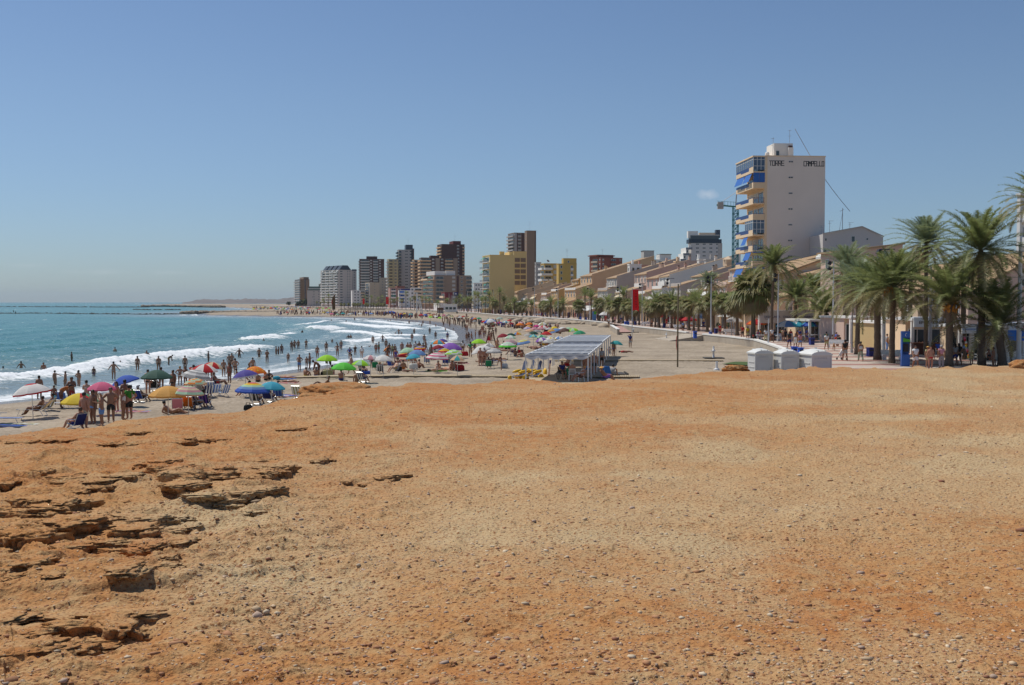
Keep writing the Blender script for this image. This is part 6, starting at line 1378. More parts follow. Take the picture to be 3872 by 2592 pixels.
# joints of a 1.70 m adult facing -y: hip height .90
def pose(name):
 J=dict(pel=(0,0,.94),sp=(0,-.01,1.10),ch=(0,0,1.28),ne=(0,.01,1.44),jaw=(0,-.02,1.51),hd=(0,-.01,1.60),top=(0,0,1.665),
 sL=(.17,0,1.38),eL=(.24,.02,1.11),wL=(.25,-.04,.87),hL=(.255,-.06,.79),sR=(-.17,0,1.38),eR=(-.24,.02,1.11),wR=(-.25,-.04,.87),hR=(-.255,-.06,.79),
 tL=(.095,0,.88),kL=(.11,-.02,.49),aL=(.11,.03,.09),fL=(.13,-.12,.035),tR=(-.095,0,.88),kR=(-.11,-.02,.49),aR=(-.11,.03,.09),fR=(-.13,-.12,.035))
 U_=J.update
 if name=='walk':U_(kL=(.10,-.16,.52),aL=(.10,-.24,.10),fL=(.11,-.38,.06),kR=(-.10,.05,.50),aR=(-.10,.32,.14),fR=(-.11,.20,.03),eL=(.24,.12,1.13),wL=(.24,.12,.90),hL=(.24,.10,.82),eR=(-.24,-.08,1.13),wR=(-.24,-.22,.93),hR=(-.24,-.27,.86))
 if name=='akimbo':U_(eL=(.38,.08,1.16),wL=(.20,-.06,1.0),hL=(.15,-.08,.96),eR=(-.38,.08,1.16),wR=(-.20,-.06,1.0),hR=(-.15,-.08,.96))
 if name=='cross':U_(eL=(.24,-.06,1.13),wL=(.03,-.20,1.18),hL=(-.06,-.19,1.20),eR=(-.24,-.06,1.13),wR=(-.03,-.22,1.14),hR=(.06,-.21,1.14))
 if name=='reach':U_(eR=(-.36,-.12,1.28),wR=(-.52,-.26,1.18),hR=(-.59,-.31,1.15),kL=(.12,-.08,.49))
 if name=='hold':U_(eL=(.24,-.05,1.13),wL=(.14,-.28,1.20),hL=(.10,-.35,1.22),eR=(-.24,-.05,1.13),wR=(-.14,-.28,1.20),hR=(-.10,-.35,1.22))
 if name=='handhead':U_(eL=(.36,-.06,1.50),wL=(.16,-.08,1.62),hL=(.10,-.08,1.66),kL=(.13,-.1,.50))
 if name=='spread':U_(eL=(.36,.0,1.16),wL=(.50,-.04,.97),hL=(.54,-.05,.90),eR=(-.36,.0,1.16),wR=(-.50,-.04,.97),hR=(-.54,-.05,.90))
 if name=='bend':U_(pel=(0,.05,.90),sp=(0,-.05,1.06),ch=(0,-.22,1.16),ne=(0,-.37,1.22),jaw=(0,-.45,1.22),hd=(0,-.50,1.28),top=(0,-.54,1.34),sL=(.17,-.30,1.18),sR=(-.17,-.30,1.18),eL=(.20,-.36,.92),wL=(.16,-.42,.70),hL=(.15,-.44,.62),eR=(-.20,-.36,.92),wR=(-.16,-.42,.70),hR=(-.15,-.44,.62))
 if name=='chair': # sitting low, leaning back
  U_(pel=(0,.06,.36),sp=(0,.16,.48),ch=(0,.27,.64),ne=(0,.33,.82),jaw=(0,.30,.89),hd=(0,.31,.98),top=(0,.33,1.045),sL=(.17,.29,.76),eL=(.27,.16,.56),wL=(.26,-.06,.53),hL=(.25,-.13,.52),sR=(-.17,.29,.76),eR=(-.27,.16,.56),wR=(-.26,-.06,.53),hR=(-.25,-.13,.52),
 tL=(.10,-.02,.36),kL=(.12,-.42,.46),aL=(.12,-.66,.10),fL=(.13,-.80,.05),tR=(-.10,-.02,.36),kR=(-.12,-.42,.46),aR=(-.12,-.66,.10),fR=(-.13,-.80,.05))
 if name=='seat': # upright on a chair .45 high
  U_(pel=(0,.05,.55),sp=(0,.08,.70),ch=(0,.10,.88),ne=(0,.10,1.05),jaw=(0,.07,1.12),hd=(0,.08,1.21),top=(0,.09,1.275),sL=(.17,.10,.99),eL=(.24,.02,.73),wL=(.17,-.22,.68),hL=(.14,-.29,.66),sR=(-.17,.10,.99),eR=(-.24,.02,.73),wR=(-.17,-.22,.68),hR=(-.14,-.29,.66),
 tL=(.10,-.02,.53),kL=(.12,-.42,.52),aL=(.12,-.44,.10),fL=(.13,-.58,.04),tR=(-.10,-.02,.53),kR=(-.12,-.42,.52),aR=(-.12,-.44,.10),fR=(-.13,-.58,.04))
 if name=='ground': # sitting on sand, knees up, arms round them
  U_(pel=(0,.05,.13),sp=(0,.07,.28),ch=(0,.03,.46),ne=(0,-.03,.62),jaw=(0,-.07,.69),hd=(0,-.07,.78),top=(0,-.07,.845),sL=(.17,.0,.56),eL=(.25,-.20,.42),wL=(.14,-.42,.40),hL=(.06,-.47,.40),sR=(-.17,.0,.56),eR=(-.25,-.20,.42),wR=(-.14,-.42,.40),hR=(-.06,-.47,.40),
 tL=(.10,-.04,.13),kL=(.12,-.36,.44),aL=(.11,-.55,.09),fL=(.12,-.68,.05),tR=(-.10,-.04,.13),kR=(-.12,-.36,.44),aR=(-.11,-.55,.09),fR=(-.12,-.68,.05))
 if name=='lie': # on the back, head towards +x... laid along x
  U_(pel=(0,0,.13),sp=(.18,0,.13),ch=(.36,0,.14),ne=(.54,0,.14),jaw=(.60,0,.16),hd=(.69,0,.14),top=(.755,0,.13),sL=(.46,.17,.12),eL=(.25,.28,.08),wL=(.02,.26,.07),hL=(-.06,.25,.07),sR=(.46,-.17,.12),eR=(.25,-.28,.08),wR=(.02,-.26,.07),hR=(-.06,-.25,.07),
 tL=(-.06,.095,.12),kL=(-.45,.11,.16),aL=(-.85,.12,.08),fL=(-.90,.14,.18),tR=(-.06,-.095,.12),kR=(-.45,-.11,.20),aR=(-.85,-.12,.08),fR=(-.90,-.14,.18))
 if name=='prop': # lying propped on the elbows, legs along -x
  U_(pel=(0,0,.13),sp=(.16,0,.20),ch=(.30,0,.34),ne=(.40,0,.50),jaw=(.39,0,.57),hd=(.42,0,.66),top=(.43,0,.725),sL=(.36,.17,.42),eL=(.46,.22,.16),wL=(.24,.22,.08),hL=(.16,.22,.07),sR=(.36,-.17,.42),eR=(.46,-.22,.16),wR=(.24,-.22,.08),hR=(.16,-.22,.07),
 tL=(-.06,.095,.12),kL=(-.42,.11,.34),aL=(-.78,.12,.09),fL=(-.86,.13,.16),tR=(-.06,-.095,.12),kR=(-.45,-.11,.18),aR=(-.85,-.12,.08),fR=(-.92,-.14,.16))
 if name=='tower': # perched high with a board - seated, hands on knees
  return pose('seat')
 return J
RAD=dict(pel=.145,sp=.135,ch=.16,ne=.06,jaw=.078,hd=.10,top=.058,sL=.078,eL=.054,wL=.038,hL=.042,sR=.078,eR=.054,wR=.038,hR=.042,tL=.115,kL=.076,aL=.05,fL=.042,tR=.115,kR=.076,aR=.05,fR=.042)
EDG=[('pel','sp'),('sp','ch'),('ch','ne'),('ne','jaw'),('jaw','hd'),('hd','top'),('ch','sL'),('sL','eL'),('eL','wL'),('wL','hL'),('ch','sR'),('sR','eR'),('eR','wR'),('wR','hR'),('pel','tL'),('tL','kL'),('kL','aL'),('aL','fL'),('pel','tR'),('tR','kR'),('kR','aR'),('aR','fR')]
def skin_mesh(name,pts,edges,rads,root=0,sub=1):
 me=bpy.data.meshes.new("sk");me.from_pydata([tuple(p)for p in pts],edges,[]);o=bpy.data.objects.new("sk",me);COL.objects.link(o)
 md=o.modifiers.new("s",'SKIN');md.use_smooth_shade=True
 for i,v in enumerate(me.skin_vertices[0].data):v.radius=(rads[i],rads[i]);v.use_root=(i==root)
 if sub:sb=o.modifiers.new("u",'SUBSURF');sb.levels=sub;sb.render_levels=sub
 dg=bpy.context.evaluated_depsgraph_get();dg.update();r=bpy.data.meshes.new_from_object(o.evaluated_get(dg));bpy.data.objects.remove(o);bpy.data.meshes.remove(me);r.name=name
 return r
def V3(p):return Vector(p)
_bm={}
def hands_and_face(me,J):
 """adds five bent fingers per hand and ears, nose to the one body mesh"""
 bm=bmesh.new();bm.from_mesh(me)
 def tub(pts,rs):
  m=MB();m.tube(pts,rs,5);vs=[bm.verts.new(v)for v in m.v]
  for f in m.f:
   try:q=bm.faces.new([vs[i]for i in f]);q.smooth=True
   except ValueError:pass
 for S in 'LR':
  w=V3(J['w'+S]);h=V3(J['h'+S]);d=(h-w).normalized();a=Vector((0,1,0))if abs(d.y)<.8 else Vector((1,0,0));s=d.cross(a).normalized().cross(d).normalized();b=d.cross(s)
  for k,(off,ln)in enumerate(((-.027,.058),(-.009,.070),(.009,.074),(.027,.064))):
   p0=h+s*off;p1=p0+d*ln*.6+b*.006;p2=p1+d*ln*.4+b*.02;tub([p0-d*.02,p0+d*.015,p1,p2],[.011,.010,.009,.006])
  p0=h-d*.035-s*.024;tub([p0,p0-s*.026+d*.022,p0-s*.032+d*.05],[.012,.011,.008])
 hd=V3(J['hd']);up=(V3(J['top'])-V3(J['jaw'])).normalized();fw=Vector((0,-1,0));fw=(fw-up*fw.dot(up))
 fw=fw.normalized()if fw.length>.3 else Vector((0,0,1));sd=fw.cross(up)
 tub([hd+fw*.07+up*.02,hd+fw*.10-up*.02,hd+fw*.075-up*.032],[.008,.016,.01])
 for k in(-1,1):tub([hd+sd*k*.07+up*.012,hd+sd*k*.092+up*.01-fw*.012,hd+sd*k*.07-up*.028],[.012,.014,.008])
 bm.to_mesh(me);bm.free();me.update()
def body_mesh(pn,lo=False,fem=False):
 k=('b',pn,lo,fem)
 if k in _bm:return _bm[k]
 J=pose(pn);ks=list(RAD);ix={n:i for i,n in enumerate(ks)}
 rd=[RAD[n]*((.88 if n not in('pel','tL','tR','hd','jaw','top')else 1.0)if fem else 1)for n in ks]
 me=skin_mesh("body",[J[n]for n in ks],[(ix[a],ix[b])for a,b in EDG],rd,ix['pel'],0 if lo else 1)
 if not lo:hands_and_face(me,J)
 me.materials.clear();me.materials.append(skinm('tan'));_bm[k]=me;return me
def lerp3(a,b,t):return tuple(a[i]+(b[i]-a[i])*t for i in range(3))
def cloth_mesh(pn,kind,fem=False):
 k=('c',pn,kind,fem)
 if k in _bm:return _bm[k]
 J=pose(pn);P=[];E=[];Rr=[]
 def add(p,r):P.append(p);Rr.append(r);return len(P)-1
 if kind in('shorts','trousers','brief','boxer'):
  t={'brief':.10,'boxer':.3,'shorts':.85,'trousers':1}[kind];g=.014 if kind=='brief' else.026
  a=add(J['pel'],RAD['pel']+g);b=add(lerp3(J['pel'],J['sp'],.18),RAD['sp']+g);E.append((a,b))
  for S in 'LR':
   c=add(J['t'+S],RAD['tL']+g);d=add(lerp3(J['t'+S],J['k'+S],t),(.092+(.076-.115)*t)+g*1.3);E+=[(a,c),(c,d)]
   if kind=='trousers':e=add(lerp3(J['k'+S],J['a'+S],.95),.075);E.append((d,e))
 elif kind in('shirt','tank','dress','bra','swim'):
  g=.022 if kind in('shirt','dress')else.012
  if kind=='bra':a=add(lerp3(J['sp'],J['ch'],.62),.148);b=add(lerp3(J['sp'],J['ch'],.98),.162);E.append((a,b))
  else:
   a=add(lerp3(J['pel'],J['sp'],.25 if kind!='swim' else 0),RAD['pel']+g*.8);b=add(J['sp'],RAD['sp']+g);c=add(J['ch'],RAD['ch']+g);d=add(lerp3(J['ch'],J['ne'],.55),.09);E+=[(a,b),(b,c),(c,d)]
   for S in 'LR':
    s=add(J['s'+S]if kind in('shirt',)else lerp3(J['ch'],J['s'+S],.7),.078+g);E.append((c,s))
    if kind=='shirt':e=add(lerp3(J['s'+S],J['e'+S],.6),.066+g);E.append((s,e))
   if kind=='dress':
    z=add(J['pel'],.19);E.append((a,z));m1=tuple((J['kL'][i]+J['kR'][i])/2 for i in range(3));y=add(lerp3(J['pel'],m1,.9),.21);E.append((z,y))
 me=skin_mesh({'shorts':'shorts','trousers':'trousers','brief':'swim_brief','boxer':'swim_trunks','shirt':'shirt','tank':'tank_top','dress':'dress','bra':'bikini_top','swim':'swimsuit'}[kind],P,E,Rr,0,1)
 me.materials.clear();me.materials.append(skinm('tan'));_bm[k]=me;return me
def hair_mesh(pn,kind):
 k=('h',pn,kind)
 if k in _bm:return _bm[k]
 J=pose(pn);hd=V3(J['hd']);up=(V3(J['top'])-V3(J['jaw'])).normalized();fw=Vector((0,-1,0));fw=fw-up*fw.dot(up);fw=fw.normalized()if fw.length>.3 else Vector((0,0,1));sd=fw.cross(up)
 m=MB()
 def pt(a,b,c):return hd+sd*a+fw*b+up*c
 n=12
 rings=[(-.05 if kind!='bald' else.0,.094),(.02,.101),(.06,.092),(.095,.062),(.112,.02)]
 vs=[]
 for i,(z,r)in enumerate(rings):
  for j in range(n):
   a=2*PI*j/n;f=math.cos(a);zz=z
   if i==0 and f>.2:zz=.035 # open at the face
   if i==1 and f>.2:zz=.05
   vs.append(pt(math.sin(a)*r*.95,f*r-.012,zz))
 fs=[(i*n+j,i*n+(j+1)%n,(i+1)*n+(j+1)%n,(i+1)*n+j)for i in range(len(rings)-1)for j in range(n)]
 m.add(vs,fs)
 if kind=='long':m.tube([pt(0,-.07,.03),pt(0,-.10,-.08),pt(0,-.10,-.24)],[.07,.07,.03],7)
 if kind=='bun':m.ell(tuple(pt(0,-.12,.03)),(.045,.045,.045),7,5)
 if kind=='cap':m.tube([pt(0,.06,.055),pt(0,.17,.035)],[.06,.045],8)
 if kind=='hat':
  q=[pt(math.sin(2*PI*j/14)*.19,math.cos(2*PI*j/14)*.19,.03)for j in range(14)];q2=[pt(math.sin(2*PI*j/14)*.09,math.cos(2*PI*j/14)*.09,.055)for j in range(14)]
  m.add(q+q2,[(j,(j+1)%14,(j+1)%14+14,j+14)for j in range(14)])
 me=m.mesh({'cap':'cap','hat':'sun_hat'}.get(kind,'hair'),[HAIR['d']],True);_bm[k]=me;return me
def clothm(c):return mat(C_[c]if isinstance(c,str)else c,0.85,var=0.12,scale=7)
NP=[0]
def person(px,py,pn,face,skin='tan',low=('boxer','black'),top=None,hair=('short','d'),label="",h=1.72,sink=0.0,Y=None,z=None,prom=False,group=None,pos=None,hy=None):
 """py: pixel row of the feet (or of the waterline when sink > 0); face: 0 looks at the camera, PI away"""
 if pos is not None:p=V3(pos)
 elif z is not None:p=W(px,py,z)
 elif prom:p=on_prom(px,py)
 elif sink>0:p=W(px,py,.05);p.z=.05-sink
 else:p=on_sand(px,py)
 s=h/1.72;fem=top is not None and top[0]in('bra','swim','dress','tank')
 t=link("person",body_mesh(pn,False,fem),None,p,face,[skinm(skin)]);t.scale=(s,s,s)
 tag(t,label,"person",group);NP[0]+=1
 if low:link("x",cloth_mesh(pn,low[0]),t,mats=[clothm(low[1])]).name=cloth_mesh(pn,low[0]).name.split('.')[0]
 if top:link("x",cloth_mesh(pn,top[0]),t,mats=[clothm(top[1])]).name=cloth_mesh(pn,top[0]).name.split('.')[0]
 if hair:
  hm=hair_mesh(pn,hair[0]);hh=link("x",hm,t,mats=[HAIR[hair[1]]if hair[1]in HAIR else clothm(hair[1])]);hh.name=hm.name.split('.')[0]
 return t
S=lambda*c:c
# --- nearest group on the sand ---
person(320,1624,'stand',PI-.3,'red',S('shorts','cream'),None,label="shirtless man in beige shorts seen from behind, in front of the segmented umbrella",h=1.76)
person(385,1612,'hold',-.9,'tan',S('shorts','lblue'),S('bra','black'),S('cap','white'),"woman in white cap, black bikini top and checked shorts",1.66)
person(420,1598,'akimbo',.3,'tan',S('shorts','black'),None,label="shirtless man in black shorts with white belt beside the woman in the white cap",h=1.76)
person(466,1590,'stand',PI/2,'tan',S('brief','black'),S('tank','white'),S('bun','b'),"woman in a white tank top turned sideways",1.62)
person(489,1587,'akimbo',-2.2,'red',S('shorts','black'),S('shirt',(.05,.25,.03)),label="man in a green T-shirt and black shorts, hand on hip",h=1.78)
person(473,1552,'stand',PI,'dark',S('boxer','brown'),None,label="bald brown man behind the man in the green T-shirt",h=1.74)
person(328,1545,'hold',PI,'fair',S('brief','white'),S('bra','white'),S('bun','d'),"dark-haired woman carrying something behind the pink umbrella",1.66)
person(360,1548,'stand',PI,'tan',S('boxer','magenta'),None,label="child with a magenta towel beside the pink umbrella pole",h=1.25)
person(232,1545,'bend',PI/2+.3,'dark',S('shorts','brown'),S('shirt',(.42,.14,.04)),label="person in an orange shirt stooping over the boy in pale blue shorts",h=1.74)
person(205,1531,'stand',0,'dark',S('shorts',(.2,.5,.62)),None,label="small boy in pale blue shorts",h=1.22)
person(272,1534,'cross',.2,'dark',S('shorts',(.30,.03,.03)),None,label="man with folded arms and red patterned shorts at the water's edge",h=1.76)
person(149,1508,'stand',PI,'tan',S('boxer','red'),None,label="man seen from behind beyond the red and white umbrella",h=1.76)
person(208,1452,'reach',PI-.4,'tan',S('brief','black'),S('bra','black'),S('bun','d'),"woman in a black bikini knee-deep, left of the facing pair",1.64,sink=.42)
person(248,1456,'reach',-PI/2,'tan',S('brief','brown'),S('bra','brown'),S('short','d'),"woman reaching out to her friend in the shallows",1.60,sink=.38)
person(298,1457,'akimbo',PI-.5,'tan',S('brief',(.05,.35,.5)),None,S('long','d'),"long-haired girl in a turquoise bikini bottom in the shallows",1.64,sink=.30)
person(430,1432,'spread',PI,'tan',S('brief','grey'),None,label="man in dark briefs wading out towards the breaker",h=1.76,sink=.12)
person(80,1391,'spread',PI,'tan',None,None,label="waist-deep bather with arms spread before the left breaker",h=1.72,sink=.98)
person(12,1393,'stand',PI,'tan',None,None,label="swimmer whose head alone shows at the left border",h=1.7,sink=1.46)
person(271,1360,'stand',PI/2,'dark',S('boxer','green'),None,label="slim boy thigh-deep beyond the breaker",h=1.55,sink=.55)
person(435,1333,'stand',PI,'fair',None,None,label="pale bather waist-deep, farthest out on the left",h=1.7,sink=.95)
person(436,1367,'stand',PI,'tan',None,None,label="bather half hidden by the foam crest",h=1.7,sink=1.0)
person(455,1378,'stand',PI/2,'dark',None,None,label="child tumbling in the foam beside another bather",h=1.4,sink=.95)
person(638,1374,'bend',PI/2,'dark',S('boxer','yellow'),None,label="boy stooping in the white foam",h=1.55,sink=.25)
person(780,1318,'stand',0,'dark',None,None,label="lone head behind the long foam line",h=1.7,sink=1.45)
person(788,1366,'stand',PI/2,'dark',S('boxer','black'),None,label="thin dark figure standing in foam above the red umbrellas",h=1.6,sink=.35)
person(866,1387,'stand',PI,'tan',S('brief','white'),S('bra','white'),S('short','d'),"woman in a white bikini standing with a companion in the surf",1.62,sink=.2)
person(877,1387,'stand',0,'tan',S('boxer','brown'),None,label="companion facing the woman in the white bikini",h=1.74,sink=.2)
person(943,1410,'bend',PI/2,'dark',S('boxer','black'),None,label="stooping bather behind the orange flowered umbrella",h=1.7)
person(956,1415,'stand',PI,'tan',S('boxer','brown'),None,label="broad-backed bather behind the orange flowered umbrella",h=1.74)
person(1044,1341,'hold',PI/2,'tan',S('brief','black'),None,label="left half of an embracing couple in the surf",h=1.72,sink=.55)
person(1053,1341,'hold',-PI/2,'dark',S('brief','black'),None,label="right half of an embracing couple in the surf",h=1.68,sink=.55)
person(997,1292,'stand',PI,'dark',None,None,label="bather chest-deep before a curling wave",h=1.7,sink=1.1)
person(733,1472,'stand',PI,'fair',S('boxer','lblue'),None,label="broad man seen from behind beyond the striped umbrellas",h=1.80)
person(721,1470,'stand',PI-.5,'red',S('boxer','red'),None,S('cap','red'),label="person in a red cap next to the broad man",h=1.6)
person(702,1458,'stand',-.4,'dark',S('brief','black'),S('bra','black'),S('short','d'),"tanned woman in a black bikini left of the grey striped umbrella",1.62)
person(681,1457,'akimbo',PI,'tan',S('brief','white'),S('bra','white'),S('bun','l'),"woman in a white striped bikini with her back turned",1.64)
person(742,1470,'walk',-PI/2,'dark',S('boxer','black'),None,label="figure whose legs show under the small flowery umbrella",h=1.7)
person(777,1460,'stand',PI,'dark',S('boxer','black'),None,label="dark figure under the red and white umbrella edge",h=1.68)
person(803,1456,'stand',PI/2,'tan',S('trousers','grey'),S('shirt','grey'),label="man in grey clothes beyond the red and white umbrellas",h=1.76)
for px,c,nm in((787,'orange',"red and orange"),):
 pass
# seated near group
def sitter(px,py,face,skin,low,top,hair,label,h=1.68,ch=None,pn='chair',pos=None):
 p=V3(pos)if pos is not None else on_sand(px,py)
 if ch:chair(px,py,face,ch[0],ch[1],pos=p,style=ch[2]if len(ch)>2 else 'low')
 return person(px,py,pn,face,skin,low,top,hair,label,h,pos=(p.x,p.y,p.z+(.0)))
sitter(287,1626,-PI/2-.5,'red',S('boxer','navy'),None,S('short','b'),"man sitting in a dark folding chair with his back half turned",1.72,('navy',"dark folding armchair holding a man near the beige-shorted one"))
sitter(140,1572,-PI/2,'dark',S('boxer','brown'),None,S('short','d'),"sunburnt woman reclining in a beige lounger under the white-red umbrella",1.7,(('cream',),"beige lounger under the white umbrella with the red centre",'lounger'))
sitter(178,1556,-PI/2+.2,'tan',S('brief','black'),S('bra','black'),S('bun','d'),"dark-haired person reading on a second beige chair",1.64,(('khaki',),"second beige folding chair behind the lounger"))
chair(226,1545,-PI/2,('white',),"white reclining lounger with an upright back by the blue bag",'lounger')
sitter(502,1520,PI,'dark',S('boxer','black'),None,S('short','d'),"person in a white chair facing the sea",1.7,(('white',),"white beach chair facing the sea"))
sitter(534,1522,PI-.3,'dark',S('boxer','black'),S('swim','navy'),S('cap','grey'),"person in a grey cap sitting in a royal blue chair",1.7,(('blue','navy'),"royal blue slatted beach chair"))
sitter(588,1478,PI,'dark',S('boxer','black'),S('shirt','black'),S('short','d'),"dark silhouette seated beneath the dark green umbrella",1.8,(('black',),"dark chair beneath the dark green umbrella"))
sitter(690,1552,PI-.6,'dark',S('boxer','black'),S('shirt','black'),S('short','d'),"dark-clothed person beneath the mustard umbrella",1.7,(('lblue',),"pale blue folding chair beneath the mustard umbrella"))
sitter(716,1552,PI,'tan',S('boxer','black'),None,S('bun','d'),"woman with tied hair in the orange chair",1.66,(('orange',),"bright orange folding chair beneath the mustard umbrella"))
sitter(742,1548,PI-.3,'tan',S('boxer','black'),None,S('short','b'),"shirtless brown-haired person right of the orange chair",1.7,(('grey','navy'),"grey and navy chair right of the orange one"))
sitter(776,1540,PI,'dark',S('boxer','purple'),S('shirt','navy'),S('short','d'),"person hunched in a dark chair draped with purple cloth",1.7,(('navy','purple'),"dark chair with purple cloth at the right of the mustard umbrella"))
chair(671,1560,PI+.3,('lpink',),"pale pink folded chair leaning at the mustard umbrella pole")
person(650,1568,'prop',PI,'tan',S('boxer','grey'),None,S('short','d'),"person lying with bent knees beside the mustard umbrella pole",1.66)
chair(784,1502,-2.6,('white','navy'),"blue and white striped deck chair, leftmost of three");chair(815,1498,-2.5,('white','lblue'),"pale blue striped deck chair, middle of three");chair(842,1500,-2.2,('lblue','white'),"slanting pale striped deck chair, rightmost of three")
sitter(766,1500,PI-.4,'red',S('boxer','black'),None,S('short','g'),"white-haired person in a grey chair behind the deck chairs",1.68,(('grey',),"grey chair of the white-haired person"))
sitter(802,1486,PI,'dark',S('boxer','black'),S('shirt','lpink'),S('cap','red'),"person in a red cap and striped shirt among the deck chairs",1.6,(('lblue','white'),"striped chair of the person in the red cap"))
sitter(826,1464,-PI/2+PI,'dark',S('boxer','red'),None,S('short','d'),"dark man reclining with legs stretched towards the right, red shorts",1.78,(('navy',),"low dark chair of the man in red shorts"))
sitter(969,1530,PI-.2,'tan',S('boxer','black'),None,S('short','b'),"person in a black and white striped chair by the rock edge",1.7,(('black','white','black','black','white','grey'),"black and white striped chair by the rock edge"))
sitter(1018,1522,PI-.3,'dark',S('boxer','navy'),S('tank','navy'),S('short','d'),"person with an earpiece in a navy chair",1.7,(('navy',),"navy chair by the rock edge"))
sitter(1054,1512,PI,'tan',S('boxer','black'),S('tank','grey'),S('short','d'),"person in a striped tank top low beside the inflatable",1.66,(('lblue','blue'),"blue floral chair beside the inflatable"))
sitter(930,1502,PI/2+2.6,'fair',S('boxer','black'),None,S('short','d'),"person with bent pale legs under the rainbow ringed umbrella",1.7,(('grey',),"grey chair under the rainbow ringed umbrella"))
sitter(908,1440,2.0,'tan',S('boxer','black'),None,S('short','d'),"sunbather sitting under the indigo umbrella",1.66,(('white',),"white chair under the indigo umbrella"))
sitter(942,1434,PI,'dark',S('boxer','black'),None,S('short','d'),"dark person behind the indigo umbrella pole",1.66,(('grey','white'),"striped chair behind the indigo umbrella pole"))
person(1016,1438,'ground',2.8,'dark',S('brief','black'),S('swim','black'),S('bun','d'),"woman in a black swimsuit shading her eyes right of the cones",1.64)
person(974,1446,'ground',PI,'tan',S('boxer','black'),None,S('short','b'),"brown-haired person seen between the two blue umbrellas",1.5)
person(1076,1434,'lie',3.0,'red',S('boxer','red'),None,S('short','d'),"sunbather stretched on a towel, farther of the pair by the boardwalk end",1.75)
person(1086,1450,'lie',3.1,'tan',S('boxer','white'),None,S('short','b'),"sunbather stretched on a towel, nearer of the pair by the boardwalk end",1.7)
towel(1080,1436,('aqua','blue'),"turquoise towel under the farther sunbather",1.4);towel(1096,1452,('white','red'),"white towel with red edge under the nearer sunbather",1.5);towel(1130,1427,('navy',),"dark towel under the two women",1.5,1.2,1.6);towel(1030,1620-168,('blue','white'),"blue patterned towel by the turquoise umbrella",1.2)
towel(38,1612,('navy','dgreen','blue'),"rumpled navy and green towels at the left border",1.3,1.4,2.2);towel(100,1608,('white','khaki'),"rumpled pale towel next to the navy ones",1.4,.6,1.3)
towel(500,1560,('pink','orange','lblue'),"bright striped towel behind the man in the green T-shirt",1.4,.7,1.9)
chair(8,1606,PI/2,('lblue','white','blue'),"blue star-patterned beach chair cut by the left border",'lounger')
chair(1028+100,1506,PI-.2,('khaki','white'),"folding chair with a white shirt and bag hung on it, at the rock edge")
towel(1085,1500,('blue','lpink','white','blue'),"flowery blue towel heaped by the rock edge",.9,1.2,1.1)
# --- mid group by the water ---
person(1132,1400,'akimbo',-.4,'tan',S('shorts','lblue'),None,label="man in grey-blue shorts at the wave's edge",h=1.72)
person(1171,1396,'hold',PI/2,'tan',S('shorts',(.12,.16,.15)),None,label="man in dark green shorts reading a book at the wave's edge",h=1.78)
person(1156,1427,'ground',2.6,'tan',S('brief','yellow'),None,S('bun','d'),"woman seated with a bun, bare back, on a dark towel",1.66)
person(1195,1426,'ground',PI,'tan',S('brief','lblue'),None,S('long','b'),"long-haired woman seated with her bare back turned",1.66)
person(1206,1424,'bend',PI/2+PI,'dark',S('boxer','black'),None,label="man stooping over the long-haired woman",h=1.72)
person(1222,1462,'prop',0.15,'dark',S('brief','gold'),S('bra','gold'),S('short','d'),"dark-haired woman reclining on the rock ledge in a gold bikini",1.72)
person(1349,1446,'reach',PI,'tan',None,None,label="man with one arm stretched out in the sand, leaning by his friend",h=1.7,pos=tuple(on_sand(1349,1446)+Vector((0,0,-.85))))
sitter(1371,1446,PI-.4,'tan',S('boxer','navy'),None,S('short','d'),"man beside the outstretched arm, in a flowery chair",1.7,(('navy','white'),"navy and white flowery chair near the boardwalk"))
person(1328,1416,'walk',-PI/2+.2,'fair',S('boxer','black'),None,label="pale man in black trunks striding past the lime umbrellas",h=1.78)
person(1323,1362,'akimbo',PI,'tan',S('boxer','black'),S('shirt','navy'),label="bather in a navy shirt behind the striding man",h=1.66)
person(1343,1349,'hold',PI,'tan',S('brief','black'),S('swim','black'),S('cap','cream'),label="woman in a black swimsuit and cream hat",h=1.62)
person(1368,1357,'stand',PI,'fair',S('brief','black'),S('shirt','white'),label="person in a white shirt walking beside the foam",h=1.66)
person(1394,1326,'bend',PI/2,'red',S('brief','red'),None,label="small child playing in the foam",h=1.05)
person(1422,1341,'stand',PI,'tan',S('boxer','red'),None,S('cap','grey'),label="man in red shorts standing with the green swimmer",h=1.68)
person(1433,1341,'hold',-PI/2,'dark',S('boxer','red'),S('tank','green'),label="tall man in a green top and red shorts",h=1.86)
person(1472,1340,'stand',PI,'dark',S('boxer','black'),None,label="dark boy behind the orange board",h=1.62)
person(1484,1348,'stand',.3,'dark',S('boxer','green'),S('shirt','khaki'),label="person in a khaki top near the orange board",h=1.68)
person(1493,1346,'stand',0,'tan',S('brief','brown'),S('bra','brown'),S('hat','brown'),label="woman in a brown hat near the orange board",h=1.62)
person(1520,1341,'stand',PI,'red',S('boxer','grey'),None,S('cap','grey'),label="broad bather above the yellow and pale green umbrella",h=1.80)
